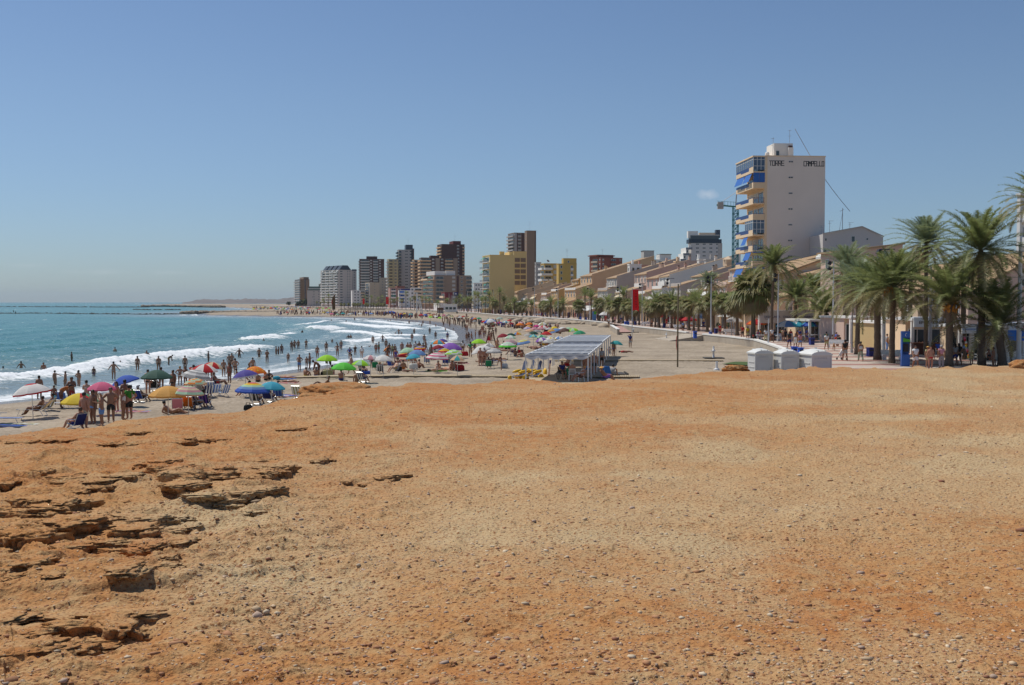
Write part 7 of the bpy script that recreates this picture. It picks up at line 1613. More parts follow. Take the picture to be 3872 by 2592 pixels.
for i,(px,py,sk,pn,low,top,lab)in enumerate([(1542,1345,'tan','stand','black',None,"stout bather left of the pair above the denim umbrella"),(1551,1345,'red','cross','black',None,"tall bather right of the pair above the denim umbrella"),(1571,1338,'tan','stand','white',('shirt','white'),"bather in a white shirt above the rainbow umbrella"),(1585,1340,'dark','stand','black',None,"dark bather above the rainbow umbrella"),
 (1610,1327,'tan','walk','black',None,"tall man striding out of the water"),(1647,1286,'dark','stand','black',None,"lean bather standing in the last wash"),(1692,1290,'tan','stand','black',('shirt','navy'),"bather peeping over the purple umbrella"),(1750,1342,'tan','stand','black',('shirt','white'),"dark-haired woman in white with a red bag"),(1779,1351,'tan','akimbo','grey',('shirt','green'),"man in a dark green T-shirt and grey shorts"),
 (1816,1385,'red','stand','brown',None,"woman of the elderly couple near the white umbrella"),(1831,1383,'red','stand','brown',None,"grey-haired man of the elderly couple"),(1849,1360,'tan','walk','black',None,"bather half hidden behind the elderly couple")]):
 person(px,py,pn,(PI if i%3 else.3)if pn!='walk' else PI/2,sk,S('boxer',low),top,S('short','g')if 'grey-haired' in lab else S('long' if 'woman' in lab else 'short','d'),lab,1.74)
person(1896,1401,'bend',-PI/2,'tan',S('boxer','brown'),None,S('short','b'),"child bending with a white plastic bag",1.35)
person(2383,1316,'handhead',PI-.3,'tan',S('shorts','grey'),S('shirt','navy'),S('cap','brown'),"man alone on empty sand in a navy shirt, hand to his head",1.78)
person(2365,1335,'lie',PI,'dark',S('boxer','red'),S('shirt','red'),label="person in red lying on the empty sand right of the teal umbrella",h=1.7)
person(2305,1338,'ground',PI,'tan',S('boxer','black'),None,label="person sitting in the shade of the teal umbrella",h=1.6)
for i,(px,py,fc,sk,lw_,tp,pn,ch,lab)in enumerate([(1374,1416,.6,'dark','green',None,'chair',('green',),"man in the chair under the pale lime umbrella"),(1438,1414,PI,'tan','black',('shirt','grey'),'chair',('black','white'),"blond person in a black and white striped chair"),(1492,1408,-.8,'fair','yellow',None,'chair',('white',),"fair-haired woman sitting forward in a white chair"),(1512,1394,1.1,'tan','red',None,'chair',('red',),"woman in a red chair beside a black bag"),
 (1481,1392,2.5,'tan','blue',('shirt','lblue'),'chair',('blue',),"person in a pale blue shirt in a blue chair"),(1420,1400,PI,'tan','teal',None,'chair',('green',),"sunbather behind the striped chair"),(1497,1378,PI,'red','indigo',('swim','indigo'),'stand',None,"woman in an indigo swimsuit standing by the chairs"),(1515,1394,2.4,'tan','black',None,'chair',('red','black'),"person in a red and black chair left of the white bag"),(1583,1394,2.2,'tan','brown',None,'ground',None,"hunched person next to a white sack"),
 (1554,1372,2.0,'red','yellow',None,'chair',('yellow',),"person in a yellow chair under the small pale blue umbrella"),(1615,1378,PI,'tan','navy',None,'chair',('white','lblue'),"sitter in a blue and white striped chair"),(1657,1401,.2,'red','brown',None,'ground',None,"heavy woman sitting under the pink striped umbrella"),(1710,1402,-.2,'red','brown',('bra','black'),'ground',None,"woman sitting in a black bikini top beside the lying man"),(1652,1404,0.1,'fair','white',None,'ground',None,"child in a white hat before the heavy woman")]):
 if ch:sitter(px,py,fc,sk,S('boxer',lw_),tp,S('short','l' if 'blond' in lab or 'fair-haired' in lab else 'd'),lab,1.66,(ch,"chair of the "+lab.split(' in ')[0].split(' beside')[0]+" on the middle beach, "+'/'.join(ch)))
 else:person(px,py,pn,fc,sk,S('boxer',lw_),tp,S('cap','white')if 'hat' in lab else S('short','d'),lab,1.66 if 'child' not in lab else 1.0)
for i,(px,py,rz,sk,c,lab)in enumerate([(1650,1406,3.2,'tan','black',"man lying face down on a green towel before the two women"),(1738,1377,.1,'dark','brown',"sunbather lying under the faded orange umbrella"),(1450,1384,.2,'tan','teal',"sunbather stretched behind the chairs"),(1530,1367,.1,'red','red',"sunbather lying beside the red boat"),(1890,1318,.2,'red','pink',"reclining woman near the green-ringed umbrella"),(1880,1366,.1,'dark','black',"reclining dark figure right of the elderly couple")]):
 towel(px,py,({0:'bgreen',1:'lpink',2:'teal',3:'lpink',4:'pink',5:'blue'}[i],),f"{['green','pale pink','teal','dusty pink','pink','blue'][i]} towel under the {lab.split(' lying')[0].split(' stretched')[0]}, spread on the sand",rz+1.5,.8,1.9)
 person(px,py,'lie' if i not in(4,5)else 'prop',rz,sk,S('boxer',c),None,label=lab,h=1.7)
sitter(1938,1342,-PI/2+.2,'dark',S('boxer','navy'),None,S('short','d'),"very tanned man reclining in a chair left of the shade roof",1.78,(('white',),"white recliner of the very tanned man"))
person(1973,1352,'ground',-1.2,'tan',S('brief','red'),S('bra','red'),S('long','d'),"woman in a red bikini sitting beside the shade roof",1.66)
# bathers in the middle water: pixel, waterline, sink
for px,py,sk_,lab,pn in[(1103,1325,.25,"dark bather left of the three youths",'stand'),(1114,1315,.45,"first of the three youths walking in the surf",'walk'),(1128,1315,.45,"second youth walking in the surf",'stand'),(1158,1315,.35,"woman with hair in the wind in the surf",'hold'),(1143,1260,.95,"bather by the tall breaking wave",'stand'),(1256,1296,.5,"standing bather with a child nearby",'stand'),(1273,1297,1.0,"child crouching low in the foam",'stand'),
 (1317,1281,.9,"left bather of a chatting pair in the waves",'spread'),(1326,1280,.9,"right bather of a chatting pair in the waves",'stand'),(1234,1332,.15,"woman alone in the foam above the lime umbrella",'stand'),(1495,1268,.5,"child left of the trio in the foam",'stand'),(1508,1268,.3,"adult of the trio in the foam",'spread'),(1518,1267,.5,"child right of the trio in the foam",'stand'),(1253,1214,1.0,"bather beyond the tall breaking wave",'spread'),(1309,1215,1.3,"distant head in the surf",'stand'),(1341,1212,.6,"standing pair of arms in the distant surf",'handhead'),(1371,1214,1.3,"lone head in the distant surf",'stand'),
 (1467,1214,1.2,"left head at the foam's far edge",'stand'),(1476,1213,1.1,"right head at the foam's far edge",'stand'),(1547,1225,.5,"bather near the curve of the shore",'stand'),(1594,1234,.9,"crouching bather at the curve of the shore",'spread'),(1599,1227,.4,"tall pair's left bather at the curve",'stand'),(1626,1228,.3,"bather with folded arms at the curve",'cross'),(1648,1236,.3,"stout bather holding a child at the curve",'stand'),(1677,1236,.1,"bather striding through the wash",'walk'),(1700,1236,.1,"slim bather near the wash edge",'stand'),(1684,1252,.2,"leaning child in the wash",'bend'),(1715,1246,1.3,"head of a swimmer near the wash",'stand'),(1585,1230,1.2,"low swimmer head near the curve",'stand')]:
 person(px,py,pn,PI if len(lab)%2 else.4,'dark' if px%2 else 'tan',S('boxer','black'),None,S('short','d'),lab,1.7 if 'child' not in lab else 1.2,sink=sk_)
for px,py,sk_,lab,pn in[(1160,1392,.02,"boy standing behind the reader at the wave's edge",'stand'),(1065,1333,.5,"bather right of the embracing couple",'stand'),(905,1350,.55,"bather waist-deep past the foam line",'spread'),(980,1352,.45,"wader between the foam line and the shore",'walk'),(1010,1368,.25,"wader close to the wash, arms folded",'cross'),(1090,1368,.2,"child wading towards the shore",'stand'),(1200,1352,.15,"tall wader left of the lime umbrella top",'stand'),
 (1276,1345,.12,"wader right of the lime umbrella, hands on hips",'akimbo'),(1290,1322,.3,"wader in mid surf",'walk'),(1410,1300,.3,"wader above the red-shorts pair",'stand'),(1447,1296,.3,"wader facing the waves",'spread'),(1460,1322,.1,"wader at the foot of the foam near the board",'stand'),(1558,1290,.2,"wader over the rainbow umbrella",'stand'),(1566,1262,.5,"bather in the calmer strip of water",'stand'),(1625,1262,.3,"bather kneeling in the calmer strip",'stand'),(1604,1300,.05,"wader left of the orange umbrella",'walk'),
 (555,1362,.5,"bather leaning into the long breaker",'spread'),(600,1400,.2,"woman wading above the dark green umbrella",'walk'),(520,1400,.2,"wader left of the dark green umbrella",'stand'),(355,1425,.3,"child in the shallows right of the long-haired girl",'stand'),(165,1412,.6,"bather just inside the foam line at left",'stand'),(672,1352,.5,"boy jumping the long breaker",'handhead'),(700,1400,.15,"wader in front of the broad man",'stand'),(846,1424,.05,"person at the waterline right of the red umbrellas",'stand'),(890,1418,.05,"person at the waterline left of the orange umbrella",'akimbo')]:
 person(px,py,pn,PI if len(lab)%2 else.4,'dark' if px%2 else 'tan',S('boxer',rnd.choice(['black','navy','red','brown'])),None,S('short','d'),lab,1.72 if 'child' not in lab and 'boy' not in lab else 1.3,sink=sk_)
for px,py,pn,top,low,lab in[(560,1490,'stand',None,'black',"man standing between the dark green and mustard umbrellas"),(610,1474,'akimbo',None,'navy',"man by the waterline right of the dark green umbrella"),(440,1560,'stand',('bra','black'),'black',"woman behind the shirtless pair in front"),(352,1606,'stand',None,'lblue',"teenager between the beige-shorted man and the white cap"),(655,1496,'stand',None,'black',"man bending an arm beyond the mustard umbrella"),(868,1450,'stand',('bra','red'),'red',"woman in a red bikini by the striped deck chairs"),(1005,1440,'ground',None,'black',"child crouched by the cones"),(1290,1440,'ground',None,'navy',"man sitting beside the bright green umbrella pole"),
 (1255,1418,'ground',('bra','pink'),'pink',"woman in pink sitting by the lime umbrella bags"),(1405,1392,'stand',None,'navy',"boy standing behind the pale lime umbrella"),(1465,1376,'stand',('bra','orange'),'orange',"woman in an orange bikini behind the off-white umbrella"),(1600,1352,'akimbo',None,'red',"man in red trunks left of the pink striped umbrella"),(1630,1362,'stand',('bra','teal'),'teal',"woman in teal by the pink striped umbrella"),(1700,1350,'stand',None,'black',"man between the pink and green chequered umbrellas"),(1795,1335,'walk',None,'blue',"boy in blue trunks left of the white umbrella"),(1880,1330,'stand',('bra','yellow'),'yellow',"woman in yellow right of the tower leg")]:
 person(px,py,pn,PI if len(lab)%2 else-.5,['tan','dark','red'][px%3],S('boxer' if not top else 'brief',low),top,S('long' if top else 'short','d'),lab,1.72 if 'child' not in lab and 'boy' not in lab else 1.3)
# strolling walkers on the wet sand
WK=[(1764,1293),(1772,1291),(1783,1290),(1798,1283),(1812,1279),(1817,1278),(1830,1280),(1837,1274),(1851,1287),(1858,1290),(1760,1250),(1766,1254),(1773,1233),(1800,1250),(1822,1261),(1827,1260),(1875,1267),(1748,1238),(1750,1222),(1737,1230),(1731,1226),(1673,1220),(1682,1219),(1691,1225),(1697,1224),(1702,1226),(1735,1218),(1743,1220),(1810,1225),(1815,1232),(1788,1225),(1795,1228),(1852,1300),(1866,1284),
 (1484,1206),(1498,1207),(1504,1205),(1511,1211),(1520,1207),(1526,1206),(1529,1207),(1539,1206),(1543,1208),(1552,1209),(1575,1201),(1067,1195),(1073,1196),(1107,1194),(1115,1195),(1120,1194),(1137,1195),(1152,1193),(1200,1197),(1301,1199),(1313,1198),(1319,1198),(1325,1200),(1331,1201),(1376,1203),(1382,1202),(1402,1203),(1430,1206),(1436,1206),(1442,1206),(1281,1197),(1260,1196),(1716,1228),(1722,1230),(1755,1236),(1780,1240)]
cl=['black','red','navy','orange','white','blue','brown','green','pink','grey']
wk_l={}
for i,(px,py)in enumerate(WK):
 if py<1240:continue
 lm="near the lifeguard tower" if px>1795 else "between the purple umbrella and the tower" if py>1270 else "on the wet sand of the curve" if px>1640 else "below the white beach mast" if px>1470 else "before the thatched shades" if px>1250 else "by the distant groyne"
 c=cl[(i*7+3)%10];f=i%4==0
 base=f"{'woman' if f else 'man'} in {c} {'bikini' if f else 'trunks'} strolling {lm}"
 wk_l[base]=wk_l.get(base,0)+1
 if wk_l[base]>1:base+=", "+["","","arms down","a little farther","farther still"][min(4,wk_l[base])]
 person(px,py,['walk','stand','walk','akimbo','stand','hold'][i%6],[PI,0,PI/2,-PI/2,.5][i%5],['tan','dark','red'][i%3],S('brief' if f else 'boxer',c),('bra',c)if f else None,S('long' if f else 'short','d'),base,1.62 if f else 1.74,group="bathers strolling along the shore")
# people among the packed umbrellas
rs=random.Random(8);seen={}
for i,(cx,w,yt,st,cols,lab,ti)in enumerate(U):
 if yt>1330 or yt<1195:continue
 if yt<1245:continue
 Y=4.1*F/(yt-1143)
 for q in range(1):
  x=Xat(cx,Y)+rs.uniform(-.9,.9);y=Y+rs.uniform(-.9,.6);pn=rs.choice(['chair','ground','chair','lie','stand']);c=rs.choice(cl)
  tn=lab.split(',')[0].replace(' umbrella',' umbrella',1);base=f"{'sunbather' if q else 'person'} {dict(chair='reclining', ground='sitting', lie='lying', stand='standing')[pn]} in {c} under the {' '.join(tn.split()[:9])}"
  if base in seen:continue
  seen[base]=1;z_=sandz(x,y)
  if pn=='chair':chair(0,0,PI,(rs.choice(['blue','white','green','red','grey']),),f"chair {'beside' if q else 'under'} the {' '.join(tn.split()[:10])}",pos=Vector((x,y,z_)))
  person(0,0,pn,rs.choice([PI,PI-.6,2.4,.3]),rs.choice(['tan','dark','red']),S('boxer',c),None,S('short','d'),base,1.68,pos=(x,y,z_),group="people among the packed umbrellas")
# --- promenade walkers ---
PW=[(2722,1269,'stand',PI,'dred','red',1.7,"person in red shirt and shorts by the blue bin"),(2808,1281,'walk',PI,'black','red',1.8,"man in a red shirt and black shorts before the stout fan palm"),(2827,1284,'walk',PI,'khaki','yellow',1.74,"man in a yellow and black shirt before the stout fan palm"),(2848,1288,'stand',.2,'black','red',.85,"toddler dressed in red"),
 (2895,1296,'walk',.2,'khaki','white',1.68,"woman in a white top and tan trousers near the short post"),(2918,1296,'walk',.2,'brown','white',1.78,"man in a white T-shirt at the tall palm's foot"),(2962,1293,'stand',PI,'brown','peach',1.66,"person in a peach top beside the woman in black"),(2984,1317,'walk',.1,'navy',(.05,.045,.035),1.78,"man in a dark brown T-shirt and navy shorts"),(3025,1315,'walk',0,'lblue','lpink',1.52,"girl in a pink top and denim skirt"),
 (3024,1300,'stand',.4,'navy','navy',1.76,"dark-clothed man behind the girl in pink"),(3051,1296,'walk',PI/2,'navy','navy',1.76,"man in navy passing the cafe with a dog lead"),(3125,1324,'walk',0,'khaki','white',1.72,"man in a white T-shirt and olive shorts before the low palm"),(3195,1366,'walk',PI,'grey','black',1.8,"man in a black top and grey shorts pushing a stroller"),(3354,1328,'stand',PI/2,'lblue','grey',1.74,"man in blue jeans standing between two palms"),
 (3461,1396,'walk',0,'white','white',1.74,"man in a white T-shirt with a diagonal black strap"),(3559,1394,'stand',PI,'grey','lpink',1.76,"grey-haired man in a pink shirt and pale trousers"),(3611,1383,'walk',PI,'navy','grey',1.7,"person in a grey top left of the woman in black"),(3625,1382,'walk',PI,'black','black',1.74,"dark-haired woman in black outside the souvenir kiosk"),(3673,1379,'stand',PI,'black','red',1.2,"child with a red top outside the souvenir kiosk"),
 (2568+15,1255,'stand',PI,'black','lblue',1.7,"person in a pale blue shirt by the gap"),(2600,1246,'walk',0,'lblue','lblue',1.7,"walker in blue near the blue bin"),(2660,1249,'stand',0,'navy','navy',1.74,"walker in navy near the third lamp"),(2520,1235,'walk',0,'red','red',1.66,"walker in red near the wooden pole"),(2465,1238,'walk',PI,'black',None,1.72,"shirtless walker right of the banner"),(2935,1268,'stand',PI,'black','white',1.72,"person in white by the blue parasols"),
 (2302,1235,'stand',0,'black','white',1.7,"person in white atop the ramp wall"),(2348,1228,'stand',0,'black','navy',1.72,"person in navy at the head of the ramp"),(2325,1226,'walk',0,'black','lpink',1.7,"stroller in a lilac top at the ramp head"),(2278,1220,'walk',0,'grey','mint',1.7,"stroller in pale green left of the ramp"),(2291,1219,'stand',0,'red','red',1.68,"stroller in crimson left of the ramp"),(2395,1226,'stand',0,'blue','lblue',1.72,"person in light blue behind the banner pole")]
for px,py,pn,fc,lw_,tp,hh,lab in PW:
 person(px,py,pn,fc,'tan',S('trousers' if('jeans' in lab or 'trousers' in lab)else 'shorts',lw_),('shirt',tp)if tp else None,S('long' if('woman' in lab or 'girl' in lab)else 'short','g' if 'grey-haired' in lab else 'd'),lab,hh,prom=True)
person(2970,1294,'stand',PI,'tan',None,('dress','black'),S('long','d'),"woman in a long black dress seen from behind",1.68,prom=True)
person(3007,1322,'walk',0,'tan',None,('dress','white'),S('short','b'),"woman in a white dress walking towards the cabins",1.68,prom=True)
person(3254,1368,'walk',PI,'tan',S('trousers',(.34,.36,.27)),('tank','white'),S('bun','d'),"woman in a white top and patterned grey-green trousers walking away",1.68,prom=True)
person(3518,1398,'stand',0,'red',S('boxer','red'),None,S('short','d'),"stout shirtless man in red trunks",1.74,prom=True)
person(3508,1392,'stand',.3,'tan',S('shorts','khaki'),('shirt','khaki'),S('hat','gold'),"person in a straw hat behind the stout man",1.64,prom=True)
person(3741,1384,'seat',.5,'red',S('boxer','black'),('tank','black'),S('bun','d'),"woman in a black top seated near the leaning palm",1.68,prom=True)
person(3755,1388,'stand',-PI/2,'tan',S('brief','red'),('bra','red'),S('bun','b'),"girl in a red bikini with tied hair near the leaning palm",1.5,prom=True)
for px,py,fc,tp,lab,ht in[(3151,1310,1.0,'grey',"man in a grey shirt sitting on the bench",None),(3171,1312,-.6,'black',"woman in a sun hat sitting on the bench",'black'),(2489,1237,PI,'white',"person in white sitting on the wall",None),(2583,1252,PI,'mint',"person in pale grey sitting on the wall",None)]:
 person(px,py,'seat',fc,'tan',S('shorts','black'),('shirt',tp),S('hat',ht)if ht else S('short','d'),lab,1.7,prom=True)
# cafe guests, seated among tables
rs=random.Random(12);cafe_pts=[]
for i in range(30):
 px=rs.uniform(2865,3090)if i<17 else rs.uniform(3100,3220)if i<24 else rs.uniform(3460,3600);d_=140 if px<3090 else 130 if px<3220 else 98.8
 y=d_+rs.uniform(-3,4)*(1 if d_>100 else.2);x=Xat(px,y);c=rs.choice(cl)
 q=dict(zip(range(3),["at the churros bar","under the cafe roof","at the timber bar"]))[0 if px<3090 else 1 if px<3220 else 2]
 base=f"guest in {c} seated {q}";seen[base]=seen.get(base,0)+1
 if seen[base]>1:base+=[" by a post"," at a table behind"," deep in the shade"][min(2,seen[base]-2)]
 chair(0,0,0,('white',),"white plastic cafe chair "+q,'mono',pos=Vector((x,y,PZ)),group="white cafe chairs")
 person(0,0,'seat',rs.choice([0,1.5,-1.5,3]),'tan',S('shorts',rs.choice(cl)),('shirt',c),S('short','d'),base,1.68,pos=(x,y,PZ),group="guests sitting at the cafes")
# far promenade strollers, too small for parts: one mesh each, a few shared bodies
def tiny_mesh(pn,skin,low,top):
 J=pose(pn);m=MB();
 for a,b in EDG:
  mi=1 if a in('pel',)or(a in('tL','tR')and low)else 2 if(top and a in('sp','ch','sL','sR'))else 0
  if a in('hd',):mi=3
  m.tube([J[a],J[b]],[RAD[a]*1.05,RAD[b]*1.05],5,mi)
 return m.mesh("person",[skinm(skin),clothm(low or 'black'),clothm(top or 'white'),HAIR['d']],True)
TM=[(tiny_mesh(pn,sk,lw_,tp),c)for pn,sk,lw_,tp,c in[('stand','tan','black','red','red'),('walk','tan','navy','white','white'),('stand','dark','black',None,'nothing above the waist'),('walk','tan','brown','navy','navy'),('stand','tan','khaki','khaki','khaki'),('walk','red','red',None,'red shorts only')]]
for i in range(0):
 t_=i/66;px=1640+(2300-1640)*t_+rs.uniform(-5,5);by=np.interp(px,[1600,1700,1900,2100,2200,2300],[1172,1176,1191,1202,1209,1219])-rs.uniform(.5,4)
 me,c=TM[i%6];p=on_prom(px,by);lm="below the yellow block" if px<1850 else "above the boulders" if px<2080 else "before the dark green bar"
 o=link("person",me,None,p,rs.random()*6.28);tag(o,f"distant walker wearing {c} on the promenade {lm}","person",f"distant walkers wearing {c} {lm}")
# the far crowd as one mass
mb=MB();
for i in range(480):
 px=rs.uniform(955,1600);
 py=rs.uniform(1163,1172)if px<1250 else rs.uniform(1186,1196)if px<1480 else rs.uniform(1196,1206)
 if i%5==0:px=rs.uniform(1040,1260);py=rs.uniform(1181,1192)
 p=W(px,py,1.4);s=.4 if rs.random()<.5 else.9;mi=rs.choice([0,1,1,2,4,4,0,3 if i%4==0 else 1])
 mb.tube([p,p+Vector((0,0,s*.9)),p+Vector((0,0,s*1.5)),p+Vector((0,0,s*1.85))],[.16,.2,.2,.1],5,mi)
for i,(px,py)in enumerate(WK):
 if py<1240:p=on_sand(px,py);mb.tube([p,p+Vector((0,0,.8)),p+Vector((0,0,1.4)),p+Vector((0,0,1.72))],[.14,.18,.2,.1],6,i%3 if i%3<2 else 4)
for i in range(130):
 px=rs.uniform(1500,2300);by=np.interp(px,[1500,1600,1700,1900,2100,2200,2300],[1167,1172,1176,1191,1202,1209,1219])-rs.uniform(.5,5);p=on_prom(px,by)
 mb.tube([p,p+Vector((0,0,.8)),p+Vector((0,0,1.4)),p+Vector((0,0,1.72))],[.14,.18,.2,.1],6,rs.choice([1,2,3,4,5,1,4]))
for i in range(200): # sitters among the mid umbrellas
 px=rs.uniform(1570,2120);py=np.interp(px,[1570,1700,1830,1960,2120],[1198,1205,1226,1240,1258])+rs.uniform(-5,6);p=on_sand(px,py);s=rs.choice([.45,.5,.9]);mi=rs.choice([0,1,1,2,4,4,0,3 if i%4==0 else 1])
 mb.tube([p,p+Vector((rs.uniform(-.3,.3),0,s)),p+Vector((0,0,s*1.5)),p+Vector((0,0,s*1.8))],[.25,.2,.18,.1],5,mi)
tag(mb.build("crowd",[skinm('tan'),skinm('dark'),clothm('navy'),clothm('dred'),clothm('black'),clothm('white')],None,True),"mass of tiny bathers and strollers covering the distant beach and promenade","crowd",kind="stuff")
print("PEOPLE",NP[0],"PARASOLS",NPAR[0])
# ---------------- shade roof on the sand ----------------
FL=Vector((Xat(1988,75),75,0));FR=Vector((Xat(2224,75),75,0));BL=Vector((Xat(2157,115),115,0));BR=Vector((Xat(2308,115),115,0))
zs=1.55;ZT=3.52
def shade(f0,f1,zt,label,npost):
 o=FL.lerp(BL,f0);t=empty("shade_structure",(o.x,o.y,zs),0,label,"shade roof")
 a=FL.lerp(BL,f0)-o;b=FR.lerp(BR,f0)-o;c=FR.lerp(BR,f1)-o;d=FL.lerp(BL,f1)-o;z=zt-zs
 m=MB()
 for p,q in((a,b),(b,c),(c,d),(d,a)):m.bar(p+Vector((0,0,z)),q+Vector((0,0,z)),.09,.14)
 n=8
 for i in range(1,n):
  f=i/n;m.bar(a.lerp(d,f)+Vector((0,0,z+.05)),b.lerp(c,f)+Vector((0,0,z+.05)),.62,.04)
 m.build("roof_frame",WHITEP,t)
 # slack shade cloth woven over and under the bars
 clm=mat((0.38,0.38,0.41),.85,var=.12,trans=.3);V=[];nx,ny=16,n*4
 for j in range(ny+1):
  f=j/ny
  for i in range(nx+1):
   g=i/nx;p=a.lerp(d,f).lerp(b.lerp(c,f),g);V.append((p.x,p.y,z-.02-.26*math.sin(math.pi*((f*n)%1))*(.55+.45*abs(math.sin(g*5*math.pi)))))
 link("shade_cloth",np_mesh("shade_cloth",V,grid_faces(ny+1,nx+1),[clm],smooth=True),t)
 V=[] # scalloped edge hanging at the near side
 for i in range(41):
  g=i/40;p=a.lerp(b,g);V+=[(p.x,p.y-.06,z-.02),(p.x,p.y-.25,z-.14-.16*abs(math.sin(g*5*math.pi)))]
 F_=[(2*i,2*i+1,2*i+3,2*i+2)for i in range(40)];link("scalloped_edge",np_mesh("scalloped_edge",V,F_,[clm],True),t)
 for i in range(npost):
  for s,(p,q)in enumerate(((a,d),(b,c))):
   r_=p.lerp(q,i/(npost-1));MB().box(-.045,.045,-.045,.045,0,z).build("post",WHITEP,t,loc=(r_.x,r_.y,0))
 return t
shade(0,.50,ZT,"near shade roof of white slats and grey cloth above wheelchair users",6);shade(.53,1.0,ZT+.12,"far shade roof of white slats adjoining the near one",5)
# decking and boardwalks
WOOD=mat((0.42,0.33,0.21),.85,var=.18,scale=3)
def boardwalk(name,label,a,b,w,zt=.10,step=.14):
 a=V3(a);b=V3(b);d=(b-a);L_=d.length;d.normalize();s=Vector((d.y,-d.x,0));m=MB();n=int(L_/step)
 for i in range(n):
  p=a+d*(i*step);q=p+d*(step*.8);vs=[p+s*w/2,q+s*w/2,q-s*w/2,p-s*w/2]
  gz=sandz(p.x,p.y)+zt
  m.add([(v.x,v.y,gz-.06)for v in vs]+[(v.x,v.y,gz)for v in vs],[(4,5,6,7),(0,1,5,4),(1,2,6,5),(2,3,7,6),(3,0,4,7)])
 return tag(m.build(name,WOOD),label,"boardwalk")
def sp(px,py,dz=.05):p=on_sand(px,py);p.z+=dz;return p
A_=sp(1115,1430);B_=sp(1960,1427);C2=sp(2420,1428)
boardwalk("boardwalk","long timber boardwalk running left from the shade roof",(A_.x,A_.y,1.52),(B_.x,B_.y,1.52),1.8,.12)
boardwalk("boardwalk","short stretch of boardwalk right of the shade roof",(B_.x+.3,B_.y,1.52),(C2.x,C2.y,1.52),1.9,.12)
A_=sp(2100,1366);B_=sp(2740,1366);boardwalk("boardwalk","thin farther boardwalk crossing the empty sand to the showers",(A_.x,A_.y,1.56),(B_.x,B_.y,1.56),1.3,.1)
A_=sp(2060,1441);tag(MB().box(0,4.2,0,10,0,.1).build("deck",WOOD,None,loc=(FL.x+.3,72.5,1.56)),"timber deck under the near shade roof","deck")
tag(MB().box(0,1.15,0,2.6,0,.03).build("ground_mat",mat((.06,.055,.055),.9,var=.2),None,loc=tuple(sp(2312,1420,.06))),"dark rectangular mat on the sand right of the blue panels","mat")
tag(MB().box(0,.12,0,2.8,0,.1).build("mat_edge",mat((.05,.045,.04),.9),None,loc=tuple(sp(2372,1421,.06))),"dark roll lying along the side of the mat","roll")
# amphibious wheelchairs
YP=mat((0.85,0.50,0.01),.45,var=.08)
def sea_chair(px,py,rz,label):
 t=empty("beach_wheelchair",on_sand(px,py),rz,label,"wheelchair","yellow-wheeled beach wheelchairs")
 m=MB()
 for s in(-1,1):
  m.tube([(s*.3,-.75,.22),(s*.3,.35,.34),(s*.28,.60,1.25)],.02,6);m.tube([(s*.3,-.75,.22),(s*.3,-.9,.16)],.02,6)
 for y,z in((-.75,.22),(.35,.34),(.6,1.25)):m.tube([(-.3,y,z),(.3,y,z)],.02,6)
 m.build("frame",ALU,t)
 m=MB();m.add([(-.28,-.45,.30),(.28,-.45,.30),(.28,.30,.36),(-.28,.30,.36),(.24,.55,1.32),(-.24,.55,1.32),(-.12,.57,1.42),(.12,.57,1.42)],[(0,1,2,3),(3,2,4,7,6,5)]);m.build("seat_fabric",fab((.10,.13,.24)),t)
 def wheel(x,y,z,r,w_):
  q=MB();q.lathe([(.03,-w_/2),(r*.75,-w_/2),(r,-w_*.25),(r,w_*.25),(r*.75,w_/2),(.03,w_/2)],14);o=q.build("wheel",YP,t,True,loc=(x,y,z));o.rotation_euler=(0,PI/2,0)
 wheel(.42,.35,.22,.22,.18);wheel(-.42,.35,.22,.22,.18);wheel(0,-.85,.17,.17,.16)
 for s in(-1,1):
  q=MB();q.tube([(s*.40,-.35,.55),(s*.40,-.1,.60),(s*.40,.3,.66),(s*.40,.42,.67)],[.05,.11,.11,.05],9);q.build("armrest_float",YP,t,True)
 return t
sea_chair(1964,1436,-1.0,"yellow and blue beach wheelchair, leftmost of three by the posts");sea_chair(1992,1432,-1.2,"yellow and blue beach wheelchair, middle of three");sea_chair(2020,1436,-1.1,"yellow and blue beach wheelchair, nearest the crutches")
q=MB();q.lathe([(.03,-.09),(.25,-.09),(.32,0),(.25,.09),(.03,.09)],14);o=q.build("spare_wheel",YP,None,True,loc=tuple(sp(2061,1423,.32)));o.rotation_euler=(0,PI/2,.3);tag(o,"single yellow wheel standing behind the wheelchairs","wheel")
t=empty("crutches",sp(2076,1432),.2,"bundle of blue and red crutches standing on the deck","crutches");m=MB()
for k in range(3):m.tube([(k*.06-.1,0,0),(.05+k*.03,0,1.1)],.014,5,1);m.tube([(.05+k*.03,0,1.1),(.06+k*.05,0,1.35)],.035,6,0)
m.build("shafts",[clothm('indigo'),clothm('red')],t)
